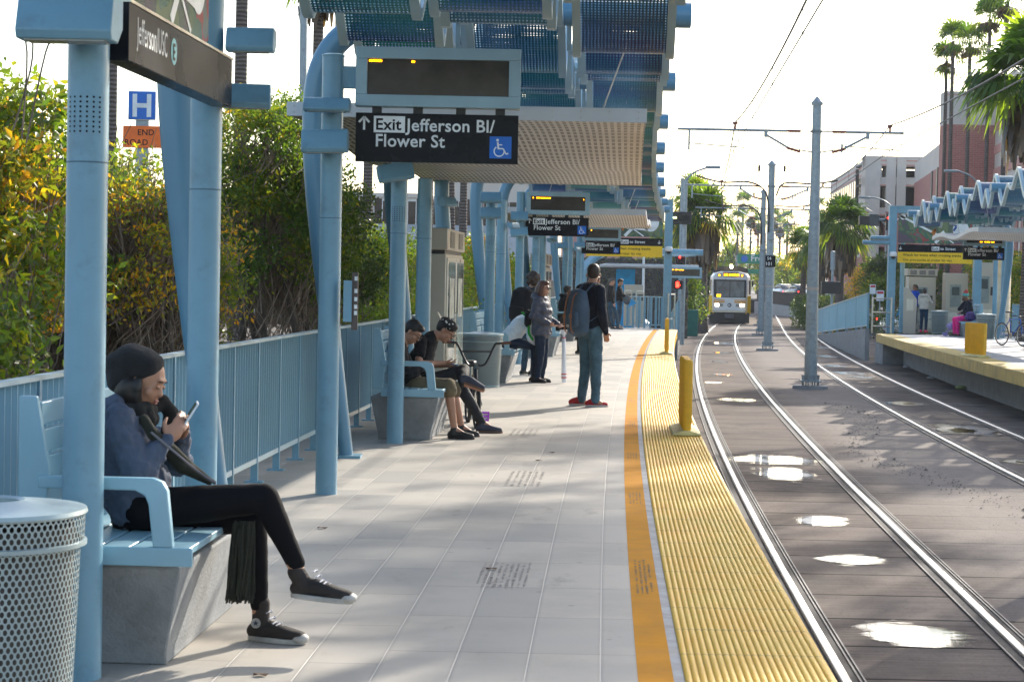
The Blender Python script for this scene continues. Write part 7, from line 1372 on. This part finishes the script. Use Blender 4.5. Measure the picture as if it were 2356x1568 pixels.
hb = thing('shoulder_bag', 'small black bag behind the woman in the puffer jacket', 'bag', J['pelvis'] + Vector((-.3, .05, .2))); bb_ = Bl(); bb_.trunk([(J['pelvis'] + Vector((-.22, -.02, .06)), UX * .06, UY * .10), (J['pelvis'] + Vector((-.22, -.02, .24)), UX * .05, UY * .09)]); bb_.skin('bag', m_black, hb, .013, 2, disp=.01)
um = thing('wrapped_umbrella', 'umbrella in a long clear plastic sleeve held by the woman in the puffer jacket', 'umbrella', W(1276, 880)); a = W(1274, 879) + Vector((0, 0, .01)); top = J['wrL'] + Vector((.10, -.02, -.02)); a.y = top.y - .05; a.x = top.x + .02
m_pl, nt, b_ = nodes('clear_plastic'); b_.inputs['Base Color'].default_value = (.85, .87, .92, 1); b_.inputs['Roughness'].default_value = .18; b_.inputs['Alpha'].default_value = .62
L_ = [a.lerp(top, q) for q in (0, .12, .5, .75, .82, .93)]; MB().tube(L_, [.034, .042, .034, .030, .016, .070], 12).build('plastic_sleeve', m_pl, um); MB().tube([a + UZ * .03, a.lerp(top, .8)], [.012, .024], 8).build('furled_umbrella', mat('umb_white', (.6, .62, .68), .6), um)
MB().tube([a.lerp(top, .8), top + UZ * .02], .006, 6).build('shaft', BLK(), um); k = MB()
for q in (.08, .14, .78): k.tube([a.lerp(top, q), a.lerp(top, q + .02)], .044 - .014 * (q > .5), 9, cap=False)
k.build('red_print', mat('print_red', (.6, .06, .05), .6), um); MB().tube([a.lerp(top, .3), a.lerp(top, .52)], .054, 12, cap=False).build('blue_print', mat('print_blue', (.12, .2, .55), .6), um) if 0 else None
# ---------------- man with the blue backpack
J = stand(1.00, 25.45, (.80, .60), 1.86, dict(head=(.0, .03, 1.59), elR=(.25, -.03, 1.14), wrR=(.20, .07, .90), wrL=(-.19, .10, .95), anL=(-.12, -.02, .085), toL=(-.15, .13, 0), anR=(.12, .0, .085), toR=(.16, .15, 0)))
t, _, _ = human('tall man in jeans and red shoes seen from behind, wearing a blue backpack', J, (.12, 1, .03), 'tan', m_navy, mat('jeans_blue', (.055, .12, .165), .85, 0, .25, 5, bump=.5, bs=60), mat('shoe_red', (.40, .02, .025), .7), hair=hair_short, s=1.05, vox=.010, hair_m=mat('hair_dark_brown', (.03, .018, .012), .6), tw=1.04, bot_r=1.12, toedirs={'R': Vector((1, .15, 0)), 'L': Vector((.9, .3, 0))})
m_bp = cloth('pack_slate', (.075, .12, .18)); tb, p, up_, sh, bk = pack(J, 'slate blue backpack with two brown leather straps', m_bp, 1.05, w_=.16, h=.27, d=.10, off=.20, z=.03)
m_lth = mat('leather_tan', (.30, .11, .045), .5)
for q in (-.065, .065):
    MB().tube(spl([p + up_ * .23 + sh * q + bk * .03, p + up_ * .17 + sh * q + bk * .12, p - up_ * .05 + sh * q + bk * .17, p - up_ * .24 + sh * q + bk * .168, p - up_ * .29 + sh * q + bk * .13], 5), .015, 8, flat=.3, up=None).build('leather_strap', m_lth, tb)
    MB().box(p - up_ * .08 + sh * q + bk * .178, (.045, .05, .012), (sh, up_, bk)).build('buckle', m_lth, tb, bevel=.003)
MB().box(p - up_ * .20 + bk * .172, (.05, .035, .004), (sh, up_, bk)).build('label_patch', mat('patch_pale', (.5, .48, .45), .7), tb, smooth=0)
# ---------------- the seated group further on
J = sit(.62 + .42, 43.4, (1, -.1), 1., dict(chest=(0, .22, .88), neck=(0, .37, 1.0), head=(0, .52, 1.03), shR=(.17, .32, .98), shL=(-.17, .32, .98), elR=(.17, .52, .74), wrR=(.09, .58, .95), elL=(-.18, .42, .70), wrL=(-.1, .60, .62), anR=(.11, .55, .09), toR=(.12, .72, 0)))
human('boy bent over with a hand on his face, brown vest and white sleeves', J, (.6, 0, -.8), 'brown', cloth('brown_dark', (.035, .028, .025)), m_black, m_shoeb, hair=hair_short, s=1., vox=.014, up=(.8, 0, .6), short_sleeve=True, hands={'R': (Vector((.2, 0, .9)), Vector((1, 0, 0)), .4)})
J = sit(1.35, 53.6, (1, .2), 1.05, dict(head=(0, .12, 1.27)))
human('person in a black hooded coat sitting on the farthest bench', J, (.9, .3, 0), 'dark', m_black, m_black, m_shoeb, hair=hair_short, s=1.08, vox=.016, top_extra=hood, tw=1.2)
J = stand(2.55, 60.5, (.6, .8), 1.78); human('standing man in black, mostly hidden behind the tall man with the blue backpack', J, (.7, .7, 0), 'tan', m_black, m_black, m_shoeb, hair=hair_short, s=1., vox=.018)
J = stand(3.28, 66.6, (1, .1), 1.74, dict(anR=(.1, .25, .085), toR=(.1, .42, 0), knR=(.1, .18, .5), anL=(-.1, .12, .085), toL=(-.1, .28, 0)))
human('man with grey hair and glasses in a black jacket, leaning back, far down the platform', J, (1, -.1, 0), 'light', m_black, m_denim, mat('shoe_brown', (.07, .035, .02), .6), hair=hair_short, s=1., vox=.016, hair_m=mat('hair_grey', (.12, .11, .10), .7), glasses='clear')
J = stand(3.72, 69.5, (1, -.2), 1.72, dict(elR=(.24, .1, 1.15), wrR=(.12, .3, 1.1), elL=(-.24, .1, 1.15), wrL=(-.12, .3, 1.1))); human('person in a black coat beside the man with glasses at the far end', J, (1, -.2, -.2), 'tan', m_black, m_denim, m_shoeb, hair=hair_short, s=1., vox=.018)
t = thing('helmet_bag', 'round grey bag or helmet held at the far end of the near platform', 'bag', (4.0, 69.3, .95)); b_ = Bl(); b_.s3((3.98, 69.3, .98), (UX * .15, UY * .14, UZ * .17)); b_.skin('shell', m_grey, t, .015, 2)
t = thing('blue_folder', 'bright blue folded paper held near the tall man with the backpack', 'folder', WD(1452, 697, 66)); c = WD(1453, 698, 66); MB().prism([(-.1, -.12), (.18, .02), (-.02, .16)], c, UX, UZ, (0, .02, 0)).build('cover', mat('folder_blue', (.02, .3, .65), .5), t)
# ---------------- opposite platform people
J = stand(14.55, 72.35, (.75, .55), 1.76, dict(head=(0, .08, 1.58), neck=(0, .02, 1.45), elR=(.25, .1, 1.15), wrR=(.2, .3, 1.0)))
human('man in a bright blue shirt and cap at the ticket machine', J, (.8, .3, -.4), 'brown', cloth('bright_blue', (.01, .07, .42)), m_denim, m_shoeb, hair=lambda b, P, f, r, u: (b.s3(P(-.01, 0, .05), (f * .105, r * .088, u * .075)), b.s3(P(.09, 0, .035), (f * .05, r * .06, u * .012))), s=1.05, vox=.016, hair_m=mat('cap_brown', (.08, .06, .04), .9), tw=1.15)
J = stand(14.82, 71.75, (.5, .85), 1.58, dict(elR=(.24, .12, 1.18), wrR=(.22, .38, 1.22), elL=(-.22, .05, 1.15), wrL=(-.12, .16, 1.0)))
human('woman in a white hooded jacket and pink shoes reaching to the ticket machine', J, (.5, .85, -.1), 'brown', cloth('offwhite', (.52, .50, .47)), cloth('denim_mid', (.02, .05, .10)), mat('shoe_pink', (.75, .05, .14), .6), hair=lambda b, P, f, r, u: (hair_short(b, P, f, r, u), b.s3(P(-.03, 0, .13), (f * .045, r * .045, u * .04))), s=.95, vox=.015, top_extra=hood, soles=mat('shoe_pink', None))
J = stand(14.15, 72.2, (-.3, -.9), 1.05, dict(elR=(.26, .0, 1.1), wrR=(.40, .02, .9), head=(0, .02, 1.62)))
human('small child in a blue top beside the couple', J, (-.4, -.9, 0), 'tan', cloth('child_blue', (.02, .18, .36)), m_grey, m_shoeb, hair=hair_short, s=.68, vox=.012)
J = sit(15.28, 66.7, (-1, -.25), 1.06, dict(head=(0, .14, 1.28), wrR=(.02, .12, 1.12), elR=(.2, .22, .86)))
human('seated woman in a dark jacket, bright pink trousers and a teal and red hat', J, (-.95, -.3, 0), 'brown', m_navy, cloth('hot_pink', (.85, .04, .28)), m_shoeb, hair=lambda b, P, f, r, u: (b.s3(P(-.01, 0, .04), (f * .108, r * .092, u * .085))), s=1.06, vox=.015, top_extra=hood, tw=1.15, bot_r=1.15, hair_m=mat('hat_teal', (.12, .38, .36), .9))
t = COL.objects[-1]; hb = Bl(); c = J['head']; hb.ball(c + Vector((.03, 0, .16)), .062); hb.s3(c + Vector((.01, 0, .10)), (UX * .09, UY * .085, UZ * .06)); hb.skin('red_pompom', mat('hat_red', (.45, .05, .04), .9), [o for o in COL.objects if o.get('label', '').startswith('seated woman in a dark')][0], .014, 1, disp=.01)
t = thing('purse', 'purple bag on the lap of the woman in pink trousers', 'bag', (15.2, 66.4, .6)); b_ = Bl(); b_.trunk([((15.25, 66.35, .60), UX * .2, UY * .12), ((15.25, 66.35, .80), UX * .13, UY * .1)]); b_.skin('bag', mat('bag_purple', (.10, .05, .22), .7, 0, .4, 18), t, .015, 2, disp=.02)
t = thing('stroller', 'small lilac doll stroller by the woman in pink trousers', 'stroller', (14.75, 66.9, 0)); m_li = mat('lilac', (.30, .25, .58), .6); k = MB()
for s in (-.13, .13): k.tube([(14.55, 66.9 + s, .06), (15.05, 66.9 + s, .62)], .012, 6); k.tube([(14.95, 66.9 + s, .06), (14.72, 66.9 + s, .42)], .012, 6)
k.build('frame', m_li, t)
for x in (14.55, 14.95):
    for s in (-.13, .13): MB().tube([(x, 66.88 + s, .06), (x, 66.92 + s, .06)], .06, 12).build('wheel', m_li, t)
b_ = Bl(); b_.s3((14.78, 66.9, .34), (UX * .19, UY * .13, UZ * .12)); b_.skin('seat_cloth', mat('lilac_cloth', (.42, .36, .68), .8, 0, .4, 20), t, .014, 2, disp=.03)
# ---------------- bicycles
def bicycle(label, c, rz, R_=.33, col=(.02, .12, .45), bmx=False, pedal=(.02, .02, .02), steer=0.):
    t = thing('bicycle', label, 'bicycle', c); o = Vector(c); a = Vector((math.cos(rz), math.sin(rz), 0)); n = Vector((-math.sin(rz), math.cos(rz), 0)); P = lambda x, z, y=0.: o + a * x + n * y + UZ * z
    wb = .50 if not bmx else .46; m_f = mat('frame_%d' % int(col[2] * 100), col, .3, .2); m_ty = mat('tyre', (.015, .015, .015), .8)
    for x in (-wb, wb):
        ring = [P(x + R_ * .95 * math.cos(q), R_ + R_ * .95 * math.sin(q)) for q in [k * math.pi / 16 for k in range(33)]]; w_ = MB().tube(ring, .022 if bmx else .015, 8, cap=False, up=n).build('wheel', m_ty, t)
        ring = [P(x + R_ * .88 * math.cos(q), R_ + R_ * .88 * math.sin(q)) for q in [k * math.pi / 16 for k in range(33)]]; MB().tube(ring, .010, 6, cap=False, up=n).build('rim', STEEL() if not bmx else BLK(), w_)
        sp_ = MB()
        for k in range(18): q = k * math.pi / 9; sp_.tube([P(x, R_, .02 * (-1) ** k), P(x + R_ * .88 * math.cos(q), R_ + R_ * .88 * math.sin(q))], .0016, 4)
        sp_.build('spokes', STEEL(), w_); MB().tube([P(x, R_, -.05), P(x, R_, .05)], .02, 8).build('hub', STEEL(), w_)
    k = MB(); bb = P(-.03, R_ * .9); st = P(-.16 if not bmx else -.18, .80 if not bmx else .52); ht = P(wb - .17, .78 if not bmx else .62); hb = P(wb - .13, .66 if not bmx else .52)
    for p, q, r_ in ((bb, st, .016), (bb, hb, .019), (st - UZ * .05, ht, .016), (ht, hb, .02)): k.tube([p, q], r_, 10)
    for s in (-.05, .05): k.tube([bb, P(-wb, R_, s)], .009, 8); k.tube([st - UZ * .06, P(-wb, R_, s)], .008, 8); k.tube([hb - UZ * .03, P(wb, R_, s)], .013, 8)
    k.build('frame', m_f, t)
    s_ = MB(); s_.tube([st, st + UZ * .14], .013, 8); s_.build('seat_post', STEEL(), t); sd_ = Bl(); q = st + UZ * .16; sd_.trunk([(q - a * .11, n * .07, UZ * .025), (q, n * .05, UZ * .022), (q + a * .13, n * .02, UZ * .018)]); sd_.build('saddle', BLK(), t, smooth=180)
    h = MB(); tp = ht + UZ * (.06 if not bmx else .05) + a * .04
    if bmx:
        for s in (-1, 1): h.tube(spl([tp + n * s * .02, tp + n * s * .10 + UZ * .02, tp + n * s * .20 + UZ * .22 - a * .01, tp + n * s * .24 + UZ * .24, tp + n * s * .37 + UZ * .25], 5), .013, 8)
        h.tube([tp + n * .16 + UZ * .15, tp - n * .16 + UZ * .15], .009, 8)
    else:
        for s in (-1, 1): h.tube(spl([tp, tp + n * s * .12 + UZ * .02, tp + n * s * .26 + UZ * .03 - a * .02], 4), .012, 8)
    h.build('handlebar', BLK(), t)
    for s in (-1, 1):
        e0 = tp + n * s * (.27 if bmx else .18) + UZ * (.242 if bmx else .03); e1 = tp + n * s * (.37 if bmx else .28) + UZ * (.25 if bmx else .03); MB().tube([e0, e1], .017, 10).build('grip', mat('grip_brown', (.12, .045, .02), .7) if bmx else BLK(), t)
        cr_ = MB().tube([bb + n * s * .06, bb + n * s * .075 + a * s * .11 - UZ * s * .12], .009, 8).build('crank', BLK(), t); pc = bb + n * s * .125 + a * s * .11 - UZ * s * .12; k = MB(); pa = (a * .35 + UZ * .94).normalized() if bmx else a; pb = pa.cross(n)
        for w_ in (-.045, .045): k.box(pc + pa * w_, (.016, .10, .018), (pa, n, pb)); k.box(pc + n * w_, (.11, .016, .018), (pa, n, pb))
        k.box(pc, (.016, .10, .016), (pa, n, pb)); k.build('pedal', mat('pedal_%d' % int(pedal[0] * 100), pedal, .4), t)
    MB().lathe([(.075, -.003), (.075, .003)], n=20) ; MB().tube([bb + n * -.045, bb + n * -.05], .08 if not bmx else .06, 18).build('chainring', STEEL(), t)
    return t
bicycle('black bmx bicycle with purple pedals standing behind the two boys', (-.42, 21.75, 0), -math.pi / 2 + .12, .25, (.012, .012, .014), True, (.36, .03, .62))
bicycle('blue bicycle at the right edge on the opposite platform', (14.15, 56.3, 0), math.radians(-68), .33, (.02, .12, .45))
J = sit(14.95, 55.1, (-1, -.3), 1.05); human('seated person in black at the right edge, only leg and shoe in view', J, (-1, 0, 0), 'brown', m_black, m_black, mat('shoe_brown', None), hair=hair_short, s=1.05, vox=.018)
p_ = put_bench(15.35, 55.0, 'bench of the opposite platform at the right edge'); p_.rotation_euler.z = math.pi - .1; p_.location.y = 56.0; p_['group'] = 'benches of the opposite platform'
# ================================================================= HAZE
hz = MB().box((0, 785, 20.5), (2660, 1950, 46)); m = bpy.data.materials.new('haze_air'); m.use_nodes = True; nt = m.node_tree; nt.nodes.clear(); out = nt.nodes.new('ShaderNodeOutputMaterial'); pv = nt.nodes.new('ShaderNodeVolumePrincipled')
pv.inputs['Density'].default_value =   .00025; pv.inputs['Color'].default_value = (.92, .93, .95, 1); nt.links.new(pv.outputs[0], out.inputs['Volume']); o = hz.build('haze', m, smooth=0, kind='stuff'); o.display_type = 'WIRE'
